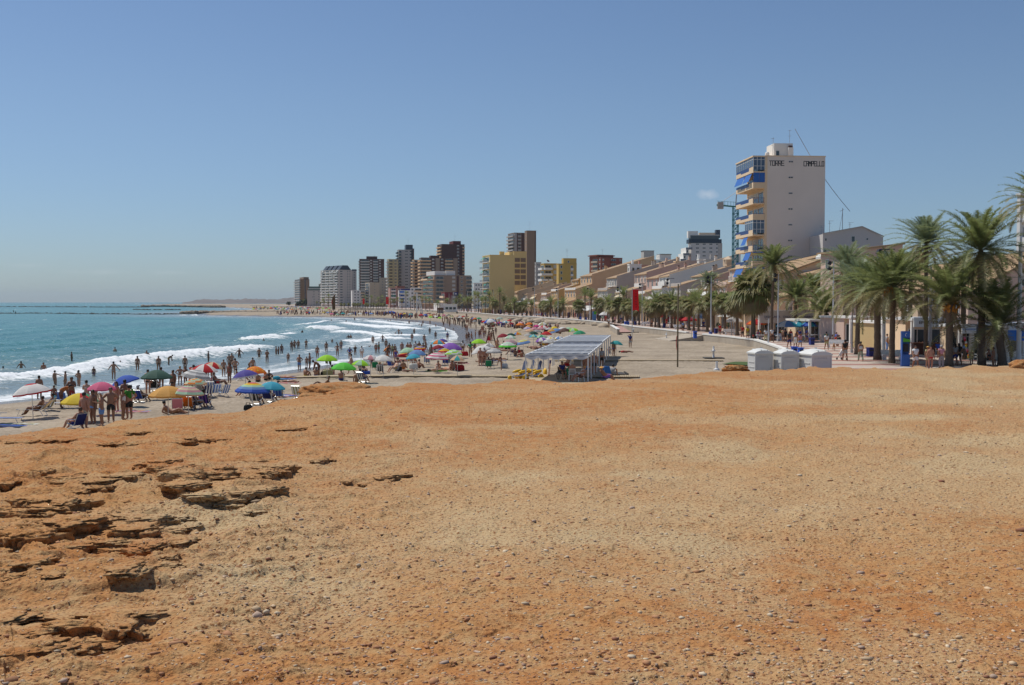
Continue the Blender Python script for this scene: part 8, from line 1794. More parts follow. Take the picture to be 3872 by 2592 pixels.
# people in the shade
dz=1.67
def dk(px,y):return(Xat(px,y),y,dz)
sh=[(2127,77,'seat',.3,'tan','black',('shirt','navy'),"man in a navy shirt sitting in a wheelchair in the shade",'g'),(2164,76.2,'seat',PI,'red','brown',None,"bare-backed man on a white plastic chair in the shade",'g'),(2146,86,'seat',-1.2,'red','red',None,"bare-chested man in red shorts under the roof",'d'),(2196,75,'chair',-1.1,'red','brown',None,"person in a straw hat reclining with legs out, under the roof front",'hat'),
 (2218,78,'stand',PI,'red','lblue',None,"large shirtless man standing beside the front post",'d'),(2216,84,'stand',PI,'dark','black',('shirt','navy'),"dark-clothed man deeper in the shade",'d'),(2247,84,'stand',PI,'red','black',None,"bare-backed man by the right-hand posts",'d'),(2275,92,'stand',.4,'tan','black',('shirt','grey'),"person in grey between the right-hand posts",'d'),(2290,76,'chair',2.0,'red','purple',None,"person with a straw hat slumped at the rock edge right of the posts",'hat'),(2318,82,'ground',2.6,'tan','grey',('shirt','grey'),"dark-haired person leaning on the blue panels",'d')]
for px,y,pn,fc,sk,lw_,tp,lab,hr in sh:
 z_=1.67 if px<2240 else 1.6
 person(0,0,pn,fc,sk,S('shorts',lw_),tp,S('hat','gold')if hr=='hat' else S('short',hr),lab,1.74,pos=(Xat(px,y),y,z_))
chair(0,0,PI,('white',),"white plastic chair under the bare-backed man in the shade",'mono',pos=Vector((Xat(2164,76.2),76.2,1.66)))
chair(0,0,-1.1,('white',),"white plastic armchair under the person in the straw hat",'mono',pos=Vector((Xat(2192,75.1),75.1,1.66)))
t=empty("wheelchair",(Xat(2127,77),77,1.66),.3,"black wheelchair with large spoked wheels in the shade","wheelchair")
for s in(-1,1):
 q=MB();n=18
 for k in range(n):
  a0=2*PI*k/n;a1=2*PI*(k+1)/n;q.bar((0,math.cos(a0)*.3,math.sin(a0)*.3),(0,math.cos(a1)*.3,math.sin(a1)*.3),.03)
 for k in range(6):a0=PI*k/6;q.bar((0,math.cos(a0)*.3,math.sin(a0)*.3),(0,-math.cos(a0)*.3,-math.sin(a0)*.3),.008)
 q.build("wheel",BLACKM,t,loc=(s*.3,.1,.31))
m=MB()
for s in(-1,1):m.tube([(s*.25,-.5,.1),(s*.25,-.25,.48),(s*.25,.25,.48),(s*.25,.33,.95)],.016,5);m.tube([(s*.25,-.25,.68),(s*.25,.25,.68)],.02,5)
m.tube([(-.25,-.5,.1),(.25,-.5,.1)],.016,5);m.box(-.24,.24,-.25,.25,.44,.49);m.box(-.24,.24,.26,.30,.5,.9);m.build("frame",BLACKM,t)
t=empty("white_table",(Xat(2180,92),92,1.6),0,"white plastic table at the back of the shade","table");m=MB();m.box(-.6,.6,-.4,.4,.7,.75);m.build("top",WHITEP,t);m=MB()
for x in(-.5,.5):
 for y in(-.3,.3):MB().box(x-.04,x+.04,y-.04,y+.04,0,.7).build("leg",WHITEP,t)
t=empty("green_cloth",(Xat(2152,80),80,1.66),0,"green and white cloth draped on a chair in the shade","cloth");MB().add([(-.5,0,.1),(.1,-.1,.15),(.5,.1,.75),(0,.2,.8)],[(0,1,2,3)]).build("drape",fab('green'),t)
BLUEP=mat((0.02,0.14,0.42),.5,var=.08)
t=empty("blue_divider",(Xat(2302,80),80,1.56),.2,"tall blue plastic divider leaning right of the shade roof","divider");m=MB();m.prism([(-.28,0),(.28,0),(.05,.88),(-.38,.88)],-.08,.08);m.build("panel",BLUEP,t)
t=empty("blue_bin",(Xat(2285,82),82,1.56),.1,"blue plastic bin beside the leaning blue panel","bin");MB().box(-.2,.2,-.2,.2,0,.7).build("body",BLUEP,t);MB().box(-.22,.22,-.22,.22,.7,.76).build("lid",BLUEP,t)
# toilet cabins
CABW=mat((0.64,0.63,0.60),.45,var=.03,scale=2)
def cabin(px0,px1,yt,yl,w,d,label,Y=74,yaw=.0):
 x0=Xat(px0,Y);z0=1.6;ztop=D(px0,yt,Y).z-z0;zl_=D(px0,yl,Y).z-z0;t=empty("toilet_cabin",(x0,Y,z0),yaw,label,"portable toilet","white portable toilet cabins")
 m=MB();m.box(0,w,0,d,.0,zl_);
 for x in(0,w):m.box(x-.04,x+.04,-.03,.0,0,zl_)
 m.box(.12,w-.12,-.02,-.001,.25,zl_-.55);m.box(.2,w-.2,-.035,-.0205,zl_-.30,zl_-.24);m.box(.15,w-.15,-.035,-.0205,zl_-.48,zl_-.45)
 for k in range(8):m.box(.25+k*(w-.5)/8,.28+k*(w-.5)/8,-.028,-.003,zl_-.22,zl_-.1)
 for k in range(4):m.box(-.03,-.001,d*.15,d*.85,.4+k*.35,.46+k*.35)
 m.build("walls",CABW,t)
 m=MB();n=10;h=ztop-zl_;hi=[];
 m.box(-.07,w+.07,-.09,d+.07,zl_+.003,zl_+.10)
 for j in range(7):
  v=j/6
  for i in range(n+1):
   u=i/n;zz=zl_+.10+(h-.10)*(math.sin(PI*u)**.7)*(math.sin(PI*(.12+.76*v))**.6);hi.append((-.05+(w+.1)*u,-.06+(d+.1)*v,zz))
 m.add(hi,[tuple(f)for f in grid_faces(7,n+1).tolist()])
 m.add([hi[i]for i in range(n+1)]+[(-.05+(w+.1)*i/n,-.06,zl_+.09)for i in range(n+1)],[(i,i+n+1,i+n+2,i+1)for i in range(n)])
 for s in(.28,.72):m.bar((w*s-.1*(s>.5)+.05,-.05,zl_+h*.75),(w*s,d,zl_+h*.80),.06,.05)
 m.build("domed_roof",mat((.72,.71,.66),.4,var=.03),t)
 MB().tube([(w*.62,d*.6,ztop-.02),(w*.62,d*.6,ztop+.05)],.09,8).build("vent",GREYM,t)
 MB().box(w-.16,w-.13,-.05,-.02,.9,1.1).build("door_handle",GREYM,t)
 return t
cabin(2858,2930,1319,1340,1.28,1.25,"white toilet cabin, leftmost of the three, nearest the green turf",74,.22)
cabin(2957,3030,1321,1342,1.28,1.25,"white toilet cabin in the middle of the three",73.5,.22)
cabin(3072,3149,1321,1346,1.48,1.8,"wider white toilet cabin with a roof knob, rightmost of the three",72.5,.26)
tag(MB().add([(Xat(2730,97),97,1.66),(Xat(2850,94),94,1.66),(Xat(2860,99),100,1.66),(Xat(2780,100),100,1.66)],[(0,1,2,3)]).build("turf_mat",mat((.06,.10,.02),.95,var=.3,scale=4)),"strip of green turf left of the cabins","turf")
t=empty("planks",(Xat(2795,90),90,1.6),.05,"dark stack of planks left of the first cabin","planks");m=MB()
for k in range(4):m.bar((0,k*.3,.1+.08*(k%2)),(1.2,k*.28,.14+.08*(k%2)),.2,.05)
m.build("stack",mat((.09,.06,.04),.9),t)
# poles, masts, lamps
def lamp(px,yh,by,label,r=.09,z=PZ,heads=2,colr=None,group="tall floodlight masts",panel=False):
 p=W(px,by,z);H=D(px,yh,p.y).z-z;t=empty("lamp_post",p,rnd.uniform(-.3,.3),label,"lamp post",group)
 m=MB();m.tube([(0,0,0),(0,0,.25),(0,0,.26),(0,0,H)],[r*1.5,r*1.5,r,r*.7],8);m.build("pole",colr or mat((.62,.64,.66),.4,metal=.3,var=.04),t)
 m=MB();m.bar((-.1,0,H-.1),(-.45,0,H-.05),.05);m.bar((0,0,H-.7),(-.3,0,H-.7),.05);m.build("bracket",BLACKM,t)
 for k in range(heads):
  q=MB();q.box(-.28,.12,-.22,.22,-.2,.2);o=q.build("floodlight",BLACKM,t,loc=(-.42,0,H-.2-k*.62));o.rotation_euler=(0,.5,0)
 if panel:MB().box(-.5,.75,-.3,.3,H+.05,H+.13).build("top_panel",mat((.02,.02,.07),.4),t)
 return t
LP=[(2428,1074,1232,"floodlight mast right of the red banner"),(2533,1056,1242,"floodlight mast immediately left of the wooden pole"),(2688,1046,1265,"floodlight mast above the feathery palm"),(2941,1036,1292,"floodlight mast between the tall palm and the short one"),(3149,990,1299,"floodlight mast among the big palms before the gable"),(3341,948,1358,"thick white floodlight mast right of the thick-trunked palm"),(2343,1086,1223,"floodlight mast at the head of the ramp"),(2228,1090,1213,"floodlight mast before the dark green bar"),(2110,1090,1203,"floodlight mast left of the dark green bar"),
 (2021,1090,1197,"floodlight mast above the boulders"),(1867,1097,1186,"floodlight mast before the yellow block"),(1768,1103,1179,"floodlight mast behind the blue flag"),(1698,1110,1177,"floodlight mast near the white kiosk"),(1606,1112,1172,"floodlight mast right of the white beach mast"),(1544,1114,1170,"floodlight mast left of the white beach mast"),(1514,1112,1170,"second floodlight mast left of the white beach mast"),(1486,1112,1169,"floodlight mast right of the second far banner"),(1383,1118,1166,"floodlight mast between the two far banners"),(1367,1118,1166,"floodlight mast left of the first far banner pair"),(1399,1120,1167,"thin floodlight mast in front of the beige block"),(1300,1122,1163,"far floodlight mast near the rusty sculpture"),(1184,1122,1162,"farthest floodlight mast below the grey-beige block")]
for i,(px,yh,by,lab)in enumerate(LP):lamp(px,yh,by,lab,.10 if px!=3341 else.16,panel=px in(3341,2533,2688,2428))
lamp(2905,1205,1303,"short grey post at the bend of the promenade wall",.08,heads=0,group="plain posts")
lamp(3221,1150,1335,"slim grey lamp pole beside the bicycle",.09,heads=0,group="plain posts",colr=GREYM);lamp(3516,1010,1346,"tall grey pole rising before the timber bar",.13,heads=0,group="plain posts",colr=mat((.32,.33,.36),.5));lamp(3851,925,1386,"fat white column with a cross arm at the right border",.20,heads=0,group="plain posts",colr=WHITEP)
lamp(2766,1195,1269,"short grey post by the white bench",.07,heads=0,group="plain posts",colr=GREYM)
def pole_thing(name,label,px,yt,by,r,m_,sand=True,z=None,cat="pole"):
 p=on_sand(px,by)if sand else W(px,by,PZ);H=D(px,yt,p.y).z-p.z;t=empty(name,p,0,label,cat);MB().tube([(0,0,-.3),(0,0,H*.5),(0.02,0,H)],[r,r*.95,r*.85],8).build("shaft",m_,t);return t,H
t,H=pole_thing("wooden_pole","tall bare wooden pole standing in empty sand with a red strap",2562,1075,1389,.075,mat((.21,.165,.10),.9,var=.25,scale=5));m=MB();m.tube([(-.07,0,H*.38),(-.13,0,H*.33),(-.10,0,H*.25),(-.05,0,H*.20)],.03,6);m.build("red_strap",clothm('red'),t)
t,H=pole_thing("wooden_pole","second brown wooden pole behind the red banner",2368,1098,1225,.12,mat((.2,.15,.1),.9),sand=False)
# banners
REDB=mat((0.60,0.008,0.012),.75,var=.06,scale=1,trans=.2)
def banner(px0,px1,y0,y1,by,label,sand=True,z=PZ):
 p=on_sand(px0,by)if sand else W(px0,by,z);H=D(px0,y0,p.y).z-p.z+.15;t=empty("banner",p,0,label,"banner","tall red banners");MB().tube([(0,0,0),(0,0,H)],.07,7).build("pole",ALU,t)
 w=(px1-px0)/F*p.y;z1=H-.15;z0=D(px0,y1,p.y).z-p.z;V=[]
 MB().tube([(0,0,z1+.02),(w,0,z1+.02)],.03,5).build("arm",ALU,t)
 for j in range(17):
  for i in range(9):
   u=i/8;v=j/16;V.append((.08+(w-.08)*u+.12*(1-v)*u,.10*math.sin(u*3+v*7)*u,z0+(z1-z0)*v+(.12*math.sin(u*4)*(1-v))))
 link("flag_cloth",np_mesh("flag_cloth",V,grid_faces(17,9),[REDB],True),t)
 if px1-px0>15:
  for k,ch in enumerate("CERVEZA"):o=text_obj(ch,.42,clothm('black'),t,(w*.62,-.16,z0+(z1-z0)*(.92-k*.125)));o.rotation_euler=(PI/2,-PI/2,0);o.name="lettering"
 return t
banner(2390,2413,1095,1176,1275,"tall red banner on a pole in front of the promenade wall");banner(1459,1470,1124,1152,1170,"distant red banner just left of the white beach mast",False);banner(1371,1378,1130,1151,1166,"smaller distant red banner left of the other",False);banner(1254,1259,1135,1150,1162,"faintest red banner behind the rusty sculpture",False)
# rusty sculpture
p=on_sand(1262,1172);s_=p.y/F;t=empty("rusty_sculpture",p,0,"tall rust-brown angular sculpture standing on the far beach","sculpture")
m=MB();H=(1172-1115)*s_;w=10*s_;m.prism([(-w/2,0),(w/2,0),(w/2,H*.86),(w*.5,H),(-w*.35,H*.82),(-w/2,H*.8)],-1,1);m.build("slab",mat((.13,.07,.025),.9,var=.2),t)
# white beach mast with lattice leg and solar arm
p=on_sand(1577,1188);s_=p.y/F;H=(1188-1108)*s_;t=empty("beach_mast",p,0,"white slanted beach mast with ladder and blue round emblem","mast")
m=MB();m.bar((-.2,0,0),(0,0,H),5*s_,.5);m.build("pillar",WHITEP,t);m=MB();m.bar((16*s_,0,0),(1*s_,0,H*.8),3*s_,.4);m.build("leg",WHITEP,t)
m=MB()
for k in range(10):z=H*(.05+.075*k);m.bar((16*s_-14.6*s_*z/(H*.8),0,z),(21*s_-10*s_*z/(H*.8),0,z+.3),.18)
m.bar((22*s_,0,0),(8*s_,0,H*.8),.35);m.build("ladder",WHITEP,t);m=MB();m.bar((-13*s_,0,H*.98),(0,0,H*.99),.4,.3);m.build("arm",WHITEP,t);m=MB();m.tube([(4.0*s_,-.8,H*.66),(4.0*s_,-.6,H*.66)],2.2*s_,12);m.build("emblem",clothm('blue'),t)
# lifeguard tower with two guards
p=on_sand(1856,1306);t=empty("lifeguard_tower",p,0,"brown wooden lifeguard tower topped by a blue and white umbrella","lifeguard tower");WD=mat((.17,.105,.055),.85,var=.2,scale=4);m=MB();s_=p.y/F
pz=(1306-1243)*s_
for sx in(-1,1):
 for sy in(-1,1):MB().bar((sx*.75,sy*.9,0),(sx*.22,sy*.3,pz),.14).build("leg",WD,t)
m.box(-.55,.5,-.5,.5,pz,pz+.08);m.bar((-.5,-.5,pz+.5),(.5,-.5,pz+.5),.06);m.bar((-.66,-.7,pz*.3),(.66,-.7,pz*.3),.07);m.bar((-.45,-.6,pz*.62),(.45,-.6,pz*.62),.07);m.build("platform",WD,t)
parasol(1853,42,1208,'gore',('blue','white','white','lblue'),"blue and white umbrella fixed over the lifeguard tower",-.12,Y=p.y,zb=p.z+pz)
person(0,0,'seat',-.5,'tan',S('shorts','red'),('shirt','khaki'),S('short','d'),"lifeguard in a yellow-green shirt seated on the tower",1.74,pos=(p.x+.3,p.y,p.z+pz-.2));person(0,0,'seat',.6,'tan',S('shorts','black'),('shirt','white'),S('cap','white'),"second lifeguard in a white cap on the tower",1.7,pos=(p.x-.35,p.y,p.z+pz-.2))
tag(MB().add([(0,0,0),(.5,-.02,0),(.28,0,.85)],[(0,1,2)]).build("red_flag",clothm('red'),None,loc=(p.x-.55,p.y-1.0,p.z+.75)),"small red flag hung on the lifeguard tower leg","flag")
p=on_sand(1764,1226);t=empty("lifeguard_tower",p,0,"farther dark lifeguard tower amid the shore walkers","lifeguard tower");s_=p.y/F;pz=26*s_
for sx in(-1,1):
 for sy in(-1,1):MB().bar((sx*.75,sy*.8,0),(sx*.3,sy*.3,pz),.14).build("leg",WD,t)
MB().box(-.6,.6,-.5,.5,pz,pz+.1).build("platform",WD,t);person(0,0,'seat',0,'dark',S('shorts','red'),None,S('short','d'),"lifeguard seated on the farther tower",1.74,pos=(p.x,p.y,p.z+pz-.2))
# rescue boat, bodyboard, cones, bags
t=empty("rescue_boat",on_sand(1535,1352),.1,"red and yellow rescue boat pulled up behind the pale green umbrella","boat");m=MB();n=9
for i in range(n):
 pass
m.tube([(-1.1,0,.12),(-.7,0,.22),(0,0,.28),(.7,0,.27),(1.3,0,.3)],[.05,.2,.26,.24,.12],10);m.build("hull",clothm('red'),t,True);m=MB();m.tube([(-.9,0,.36),(0,0,.47),(1.1,0,.44)],[.04,.12,.06],8);m.build("deck",clothm('yellow'),t,True)
t=empty("bodyboard",on_sand(1462,1340),0,"orange board held beside the dark boy","board");m=MB();m.tube([(-.5,0,.35),(-.2,0,.6),(.3,0,.95),(.5,0,1.1)],[.03,.17,.19,.05],8);m.build("board",clothm('orange'),t,True)
for px,py,lab in((972,1437,"red and white traffic cone by the indigo umbrella"),(1002,1431,"red and white traffic cone left of the shading woman")):
 t=empty("traffic_cone",on_sand(px,py),0,lab,"cone");m=MB();m.lathe([(.15,0),(.13,.14)],10,mi=0);m.lathe([(.13,.14),(.10,.3)],10,mi=1);m.lathe([(.10,.3),(.07,.45)],10,mi=0);m.lathe([(.07,.45),(.05,.58)],10,mi=1);m.lathe([(.05,.58),(.02,.7)],10,mi=0);m.build("cone",[clothm('red'),clothm('white')],t);MB().box(-.2,.2,-.2,.2,0,.04).build("base",clothm('red'),t)
bag(224,1510,'lblue',"blue carrier bag held by the person in the orange shirt",.5);bag(1226,1423,'black',"black bag left of the lime umbrella pole",.4);bag(1240,1423,'khaki',"pale upright bag at the lime umbrella pole",.55);bag(1507,1404,'black',"black sack beside the red chair",.4);bag(1563,1396,'white',"crumpled white sack on the sand",.5);bag(1739,1402,'red',"red backpack beside the sitting woman",.5);bag(1849,1378,'black',"dark backpack right of the elderly couple",.5);bag(1908,1392,'white',"white plastic bag held by the bending child",.4)
bag(1758,1346,'red',"red shoulder bag of the woman in white",.5);bag(2056,1306,'yellow',"yellow and grey bag under the dotted umbrella",.6);bag(1920,1325,'black',"black bags lying near the green-ringed umbrella",.5);bag(938,1552,'black',"black shoes and bag at the rock edge",.3);bag(1688,1370,'green',"green bucket near the pink striped umbrella",.4,name="bucket")
t=empty("paddling_pool",on_sand(1380,1417),0,"round blue inflatable paddling pool","paddling pool");m=MB();m.lathe([(.38,.0),(.48,.06),(.42,.12),(.48,.18),(.42,.24),(.46,.30),(.36,.30),(.34,.05)],16);m.build("ring",clothm('blue'),t,True)
t=empty("bucket_hat_cloth",sp(1046,1438),0,"turquoise crumpled bag beside the sunbathers","bag");m=MB();m.ell((0,0,.14),(.32,.25,.16),9,6);m.build("body",fab('aqua'),t)
t=empty("clothes_line",(on_sand(1236,1423).x,on_sand(1236,1423).y-.03,on_sand(1236,1423).z+1.35),0,"dark clothes hanging from the lime umbrella ribs","clothes");m=MB();m.add([(-.15,0,0),(.1,0,.05),(.12,0,-.3),(-.1,0,-.28)],[(0,1,2,3)]);m.add([(.15,0,.02),(.4,0,.05),(.38,0,-.5),(.2,0,-.3)],[(0,1,2,3)]);m.build("cloth",clothm('black'),t)
# showers and low platforms on the sand
for px,by,yt,lab in((2698,1356,1309,"white beach shower post on a dark platform"),(2520,1284,1257,"farther white beach shower post near the wall"),(2395,1258,1240,"white shower post at the ramp foot")):
 p=on_sand(px,by);H=D(px,yt,p.y).z-p.z;t=empty("beach_shower",p,0,lab,"shower");m=MB();m.lathe([(.16,.02),(.12,.12),(.10,.3),(.10,H*.55),(.17,H*.58),(.17,H*.64),(.10,H*.66),(.09,H*.9),(.06,H)],10);m.build("post",WHITEP,t,True);MB().bar((-.25,0,H*.6),(.2,0,H*.62),.09).build("arm",WHITEP,t);MB().box(-1.0,1.0,-.7,.7,0.02,.10).build("platform",mat((.07,.065,.06),.9),t)
p=on_sand(2710,1400);H=D(2710,1368,p.y).z-p.z;t=empty("footbath_post",p,0,"short white post with round base close to the brown boulder","shower");m=MB();m.lathe([(.26,0),(.24,.1),(.11,.16),(.11,H),(.02,H)],12);m.build("post",WHITEP,t)
t,H=pole_thing("sign_post","thin post with a small red and white sign at the wall gap",2614,1222,1292,.03,GREYM,cat="sign");MB().lathe([(.02,-.04),(.18,-.04),(.18,.04),(.02,.04)],12).build("sign_disc",clothm('red'),t,loc=(0,-.05,H-.4));MB().box(-.14,.14,-.03,.03,-.1,.1).build("sign_plate",WHITEP,t,loc=(0,-.05,H-.05))
# bins, benches, phone pillar, kiosk, scooter, stroller, bicycle, dog
def bin_(px,by,col,label,h=.95,r=.22,sand=False):
 p=on_sand(px,by)if sand else W(px,by,PZ);t=empty("litter_bin",p,.2,label,"bin","blue litter bins");m=MB();m.box(-r,r,-r,r,.04,h*.9);m.box(-r*.85,r*.85,-r-.02,-r,h*.62,h*.75,1);m.build("body",[clothm(col),BLACKM],t);m=MB();m.box(-r-.05,r+.05,-r-.05,r+.05,h*.9,h);m.build("lid",clothm(col),t)
for px,by,c,lab in((2512,1241,'navy',"dark blue litter bin right of the banner"),(2628,1281,'blue',"tall blue litter container standing in the wall gap"),(2707,1263,'navy',"dark blue litter bin beside the third lamp"),(3069,1306,'navy',"dark blue litter bin before the low spreading palm"),(3290,1350,'navy',"dark blue litter bin left of the thick-trunked palm"),(3003,1346,'blue',"bright blue container behind the middle cabin"),(3027,1350,'blue',"second bright blue container behind the cabins"),(2365,1231,'blue',"blue container, left of a pair at the ramp head"),(2375,1231,'blue',"blue container, right of a pair at the ramp head"),(2196,1212,'blue',"blue bin left of the info pillar"),(2216,1213,'blue',"blue bin next to the info pillar"),(2403,1230,'navy',"dark blue bin behind the banner"),(2687,1265,'blue',"low blue box at the third lamp's foot")):
 bin_(px,by,c,lab,1.0 if px in(2628,)else.35 if px==2687 else.84,.24 if px in(3290,3069)else.20)
def bench(px,by,rz,label,w=1.9):
 t=empty("bench",W(px,by,PZ),rz,label,"bench","white stone benches");m=MB();m.box(-w/2,w/2,-.25,.25,.38,.48);m.build("seat",WHITEP,t);m=MB();m.box(-w/2,w/2,.2,.3,.5,.85);m.build("backrest",WHITEP,t)
 for s in(-1,1):MB().box(s*w*.36-.1,s*w*.36+.1,-.2,.2,0,.38).build("support",WHITEP,t)
for px,by,rz,lab in((2762,1266,.15,"white bench left of the stout fan palm"),(2448,1233,.1,"white bench right of the banner"),(2568,1246,.1,"white bench by the wooden pole"),(3160,1315,-.3,"white bench where a couple sits"),(3375,1362,.0,"long white bench behind the phone pillar"),(2973,1287,.1,"white bench behind the woman in black"),(1920,1189,.1,"small white bench above the boulders"),(1960,1191,.1,"white bench between two far palms"),(2035,1196,.1,"white bench before the awned shops"),(2100,1199,.1,"white bench at the start of the bar"),(1985,1193,.1,"white bench near the fifth far palm")):
 bench(px,by,rz,lab)
p=W(3422,1386,PZ);Y=p.y;t=empty("phone_pillar",p,-.15,"blue public phone pillar with a green wedge and moon-like emblem","phone booth");s_=Y/F;H=(1386-1253)*s_;w=30*s_;m=MB();m.box(-w/2,-w/2+.08,-.25,.25,0,H);m.box(-w/2+.08,w/2,.12,.25,0,H);m.box(-w/2+.08,w/2,-.25,.12,0,H*.34);m.box(-w/2+.08,w/2,-.25,.12,H*.82,H);m.build("body",mat((.03,.12,.42),.4),t)
m=MB();m.prism([(-w/2+.08,H*.70),(w/2,H*.70),(w/2,H*.76),(-w/2+.08,H*.815)],-.26,.1);m.build("green_wedge",mat((.10,.42,.02),.5),t);m=MB();m.box(-w*.25,w*.38,-.1,.11,H*.42,H*.64);m.build("telephone",BLACKM,t);m=MB();m.tube([(w*.05+.09*math.cos(a_*.55+1.2),-.27,H*.9+.12*math.sin(a_*.55+1.2))for a_ in range(7)],.018,5);m.build("emblem",WHITEP,t)
p=W(2247,1215,PZ);t=empty("info_pillar",p,0,"slim pale blue and green info pillar by two blue bins","pillar");MB().box(-.5,.5,-.2,.2,0,2.5).build("body",mat((.10,.25,.5),.5),t);MB().box(-.1,.52,-.22,.2,1.7,2.5).build("green_panel",mat((.10,.42,.02),.5),t)
p=W(1705,1180,PZ);t=empty("beach_kiosk",p,0,"little white kiosk on the far promenade","kiosk");MB().box(-3,3,-2,2,0,3.6).build("walls",WHITEP,t);MB().box(-3.3,3.3,-2.3,2.3,3.6,3.9).build("roof",WHITEP,t)
for k in range(3):MB().box(-.7,.7,-2.04,-2,1.2,2.4).build("window",DARKG,t,loc=(-1.9+k*1.9,0,0))
p=on_sand(1665,1185);t=empty("changing_hut",p,0,"brown slatted changing hut on the beach before the far wall","hut");s_=p.y/F;MB().box(-12*s_,12*s_,-1.4,1.4,10*s_+.3,21*s_).build("upper_box",mat((.16,.09,.06),.9),t);m=MB()
for k in range(7):m.box(-11*s_+k*3.5*s_,-9.6*s_+k*3.5*s_,-1.3,-1.1,0,10*s_+.3,k%2)
m.build("slats",[mat((.2,.04,.035),.9),WHITEP],t);MB().box(-11*s_,11*s_,-1.1,1.3,0,10*s_+.3).build("base_room",CONC,t)
# blue-white flag on a pole, bare flagpoles
t,H=pole_thing("flag_pole","pole flying a dark blue flag with a white disc",1717,1106,1180,.1,ALU,sand=False,cat="flag");s_=W(1717,1180,PZ).y/F;V=[(.1+14*s_*i/6,.3*math.sin(i),H-13*s_*(1-j/4))for j in range(5)for i in range(7)];link("flag_cloth",np_mesh("flag_cloth",V,grid_faces(5,7),[clothm('navy')],True),t);MB().tube([(7*s_,-.7,H-6*s_),(7*s_,-.5,H-6*s_)],3*s_,10).build("disc",WHITEP,t)
for px in(1706,1711,1731):pole_thing("flag_pole",f"bare white pole {'left' if px < 1717 else 'right'} of the blue flag"+(", outer one" if px==1706 else ""),px,1118,1180,.1,ALU,sand=False,cat="flag pole")
# bicycle, scooter, stroller, dog, rack of goods
def bike(px,by,label,rz=.2,col='grey'):
 t=empty("bicycle",W(px,by,PZ),rz,label,"bicycle")
 for x in(-.5,.5):
  q=MB();n=16
  for k in range(n):a0=2*PI*k/n;a1=2*PI*(k+1)/n;q.bar((math.cos(a0)*.33,0,math.sin(a0)*.33),(math.cos(a1)*.33,0,math.sin(a1)*.33),.03)
  q.build("wheel",BLACKM,t,loc=(x,0,.34))
 m=MB();
 for a_,b_ in(((-.5,0,.34),(0,0,.3)),((0,0,.3),(.38,0,.8)),((-.12,0,.8),(.38,0,.8)),((-.12,0,.85),(0,0,.3)),((-.5,0,.34),(-.12,0,.8)),((.5,0,.34),(.36,0,1.0)),((.36,-.25,1.0),(.36,.25,1.0))):m.bar(a_,b_,.035)
 m.build("frame",clothm(col),t);MB().box(-.24,-.02,-.06,.06,.86,.92).build("saddle",BLACKM,t)
bike(3226,1328,"bicycle propped at the slim grey lamp pole",.9,'khaki');bike(2870,1262,"bicycle parked among the cafe tables",.3,'grey')
t=empty("motor_scooter",W(3296,1286,PZ),1.9,"silver and black motor scooter parked outside the plain shop","scooter");m=MB();m.tube([(-.6,0,.55),(-.2,0,.6),(.1,0,.35),(.45,0,.4),(.6,0,.9)],[.12,.2,.14,.14,.08],8);m.build("body",mat((.4,.42,.44),.3,metal=.4),t,True);MB().tube([(.6,-.3,1.0),(.6,.3,1.0)],.03,6).build("handlebar",BLACKM,t);MB().tube([(-.65,0,.72),(-.1,0,.74)],.12,8).build("seat",BLACKM,t)
for x in(-.55,.62):
 q=MB();q.lathe([(.04,-.06),(.2,-.06),(.25,0),(.2,.06),(.04,.06)],14);o=q.build("wheel",BLACKM,t,loc=(x,0,.25));o.rotation_euler=(PI/2,0,0)
t=empty("stroller",W(3183,1362,PZ),PI+.3,"dark pushchair pushed by the man in the black top","stroller");m=MB()
for s in(-1,1):m.tube([(s*.22,-.35,.12),(s*.22,.1,.6),(s*.22,.5,1.0)],.015,5);m.tube([(s*.22,.35,.12),(s*.22,-.1,.6)],.015,5)
m.build("frame",BLACKM,t);m=MB();m.tube([(0,-.25,.45),(0,.05,.5),(0,.2,.85)],[.14,.2,.2],8);m.build("seat",clothm('white'),t,True)
for x in(-.22,.22):
 for y in(-.38,.38):q=MB();q.lathe([(.02,-.03),(.09,-.03),(.09,.03),(.02,.03)],10);o=q.build("wheel",BLACKM,t,loc=(x,y,.1));o.rotation_euler=(0,PI/2,0)
# dog on the promenade: one continuous body
P=[(0,.30,.50),(0,.05,.49),(0,-.20,.50),(0,-.36,.62),(0,-.44,.72),(0,-.56,.69),(0,.42,.55),(0,.55,.68)];Rr=[.10,.10,.13,.075,.07,.035,.03,.015];E=[(0,1),(1,2),(2,3),(3,4),(4,5),(0,6),(6,7)]
for s in(-1,1):
 b=len(P);P+=[(s*.08,-.22,.40),(s*.08,-.24,.22),(s*.08,-.22,.03)];Rr+=[.05,.03,.028];E+=[(2,b),(b,b+1),(b+1,b+2)]
 b=len(P);P+=[(s*.08,.28,.40),(s*.09,.22,.28),(s*.09,.36,.17),(s*.09,.33,.03)];Rr+=[.065,.045,.026,.026];E+=[(0,b),(b,b+1),(b+1,b+2),(b+2,b+3)]
 b=len(P);P+=[(s*.05,-.40,.80)];Rr+=[.018];E+=[(4,b)]
dm=skin_mesh("dog",P,E,Rr,1);dm.materials.clear();dm.materials.append(mat((.42,.26,.12),.85,var=.1));tag(link("dog",dm,None,W(3153,1327,PZ),-.3),"tan short-haired dog standing by the bench","dog")
rk=empty("goods_rack",(Xat(3650,88.6),88.6,PZ),0,"rack crowded with colourful bags and hats outside the souvenir kiosk","rack");m=MB();
for s in(-1,1):m.bar((s*.35,0,0),(s*.35,0,2.0),.04)
m.bar((-.35,0,2.0),(.35,0,2.0),.04);m.build("frame",GREYM,rk);rs=random.Random(2);cc=['yellow','orange','white','black','red','pink','grey','lblue']
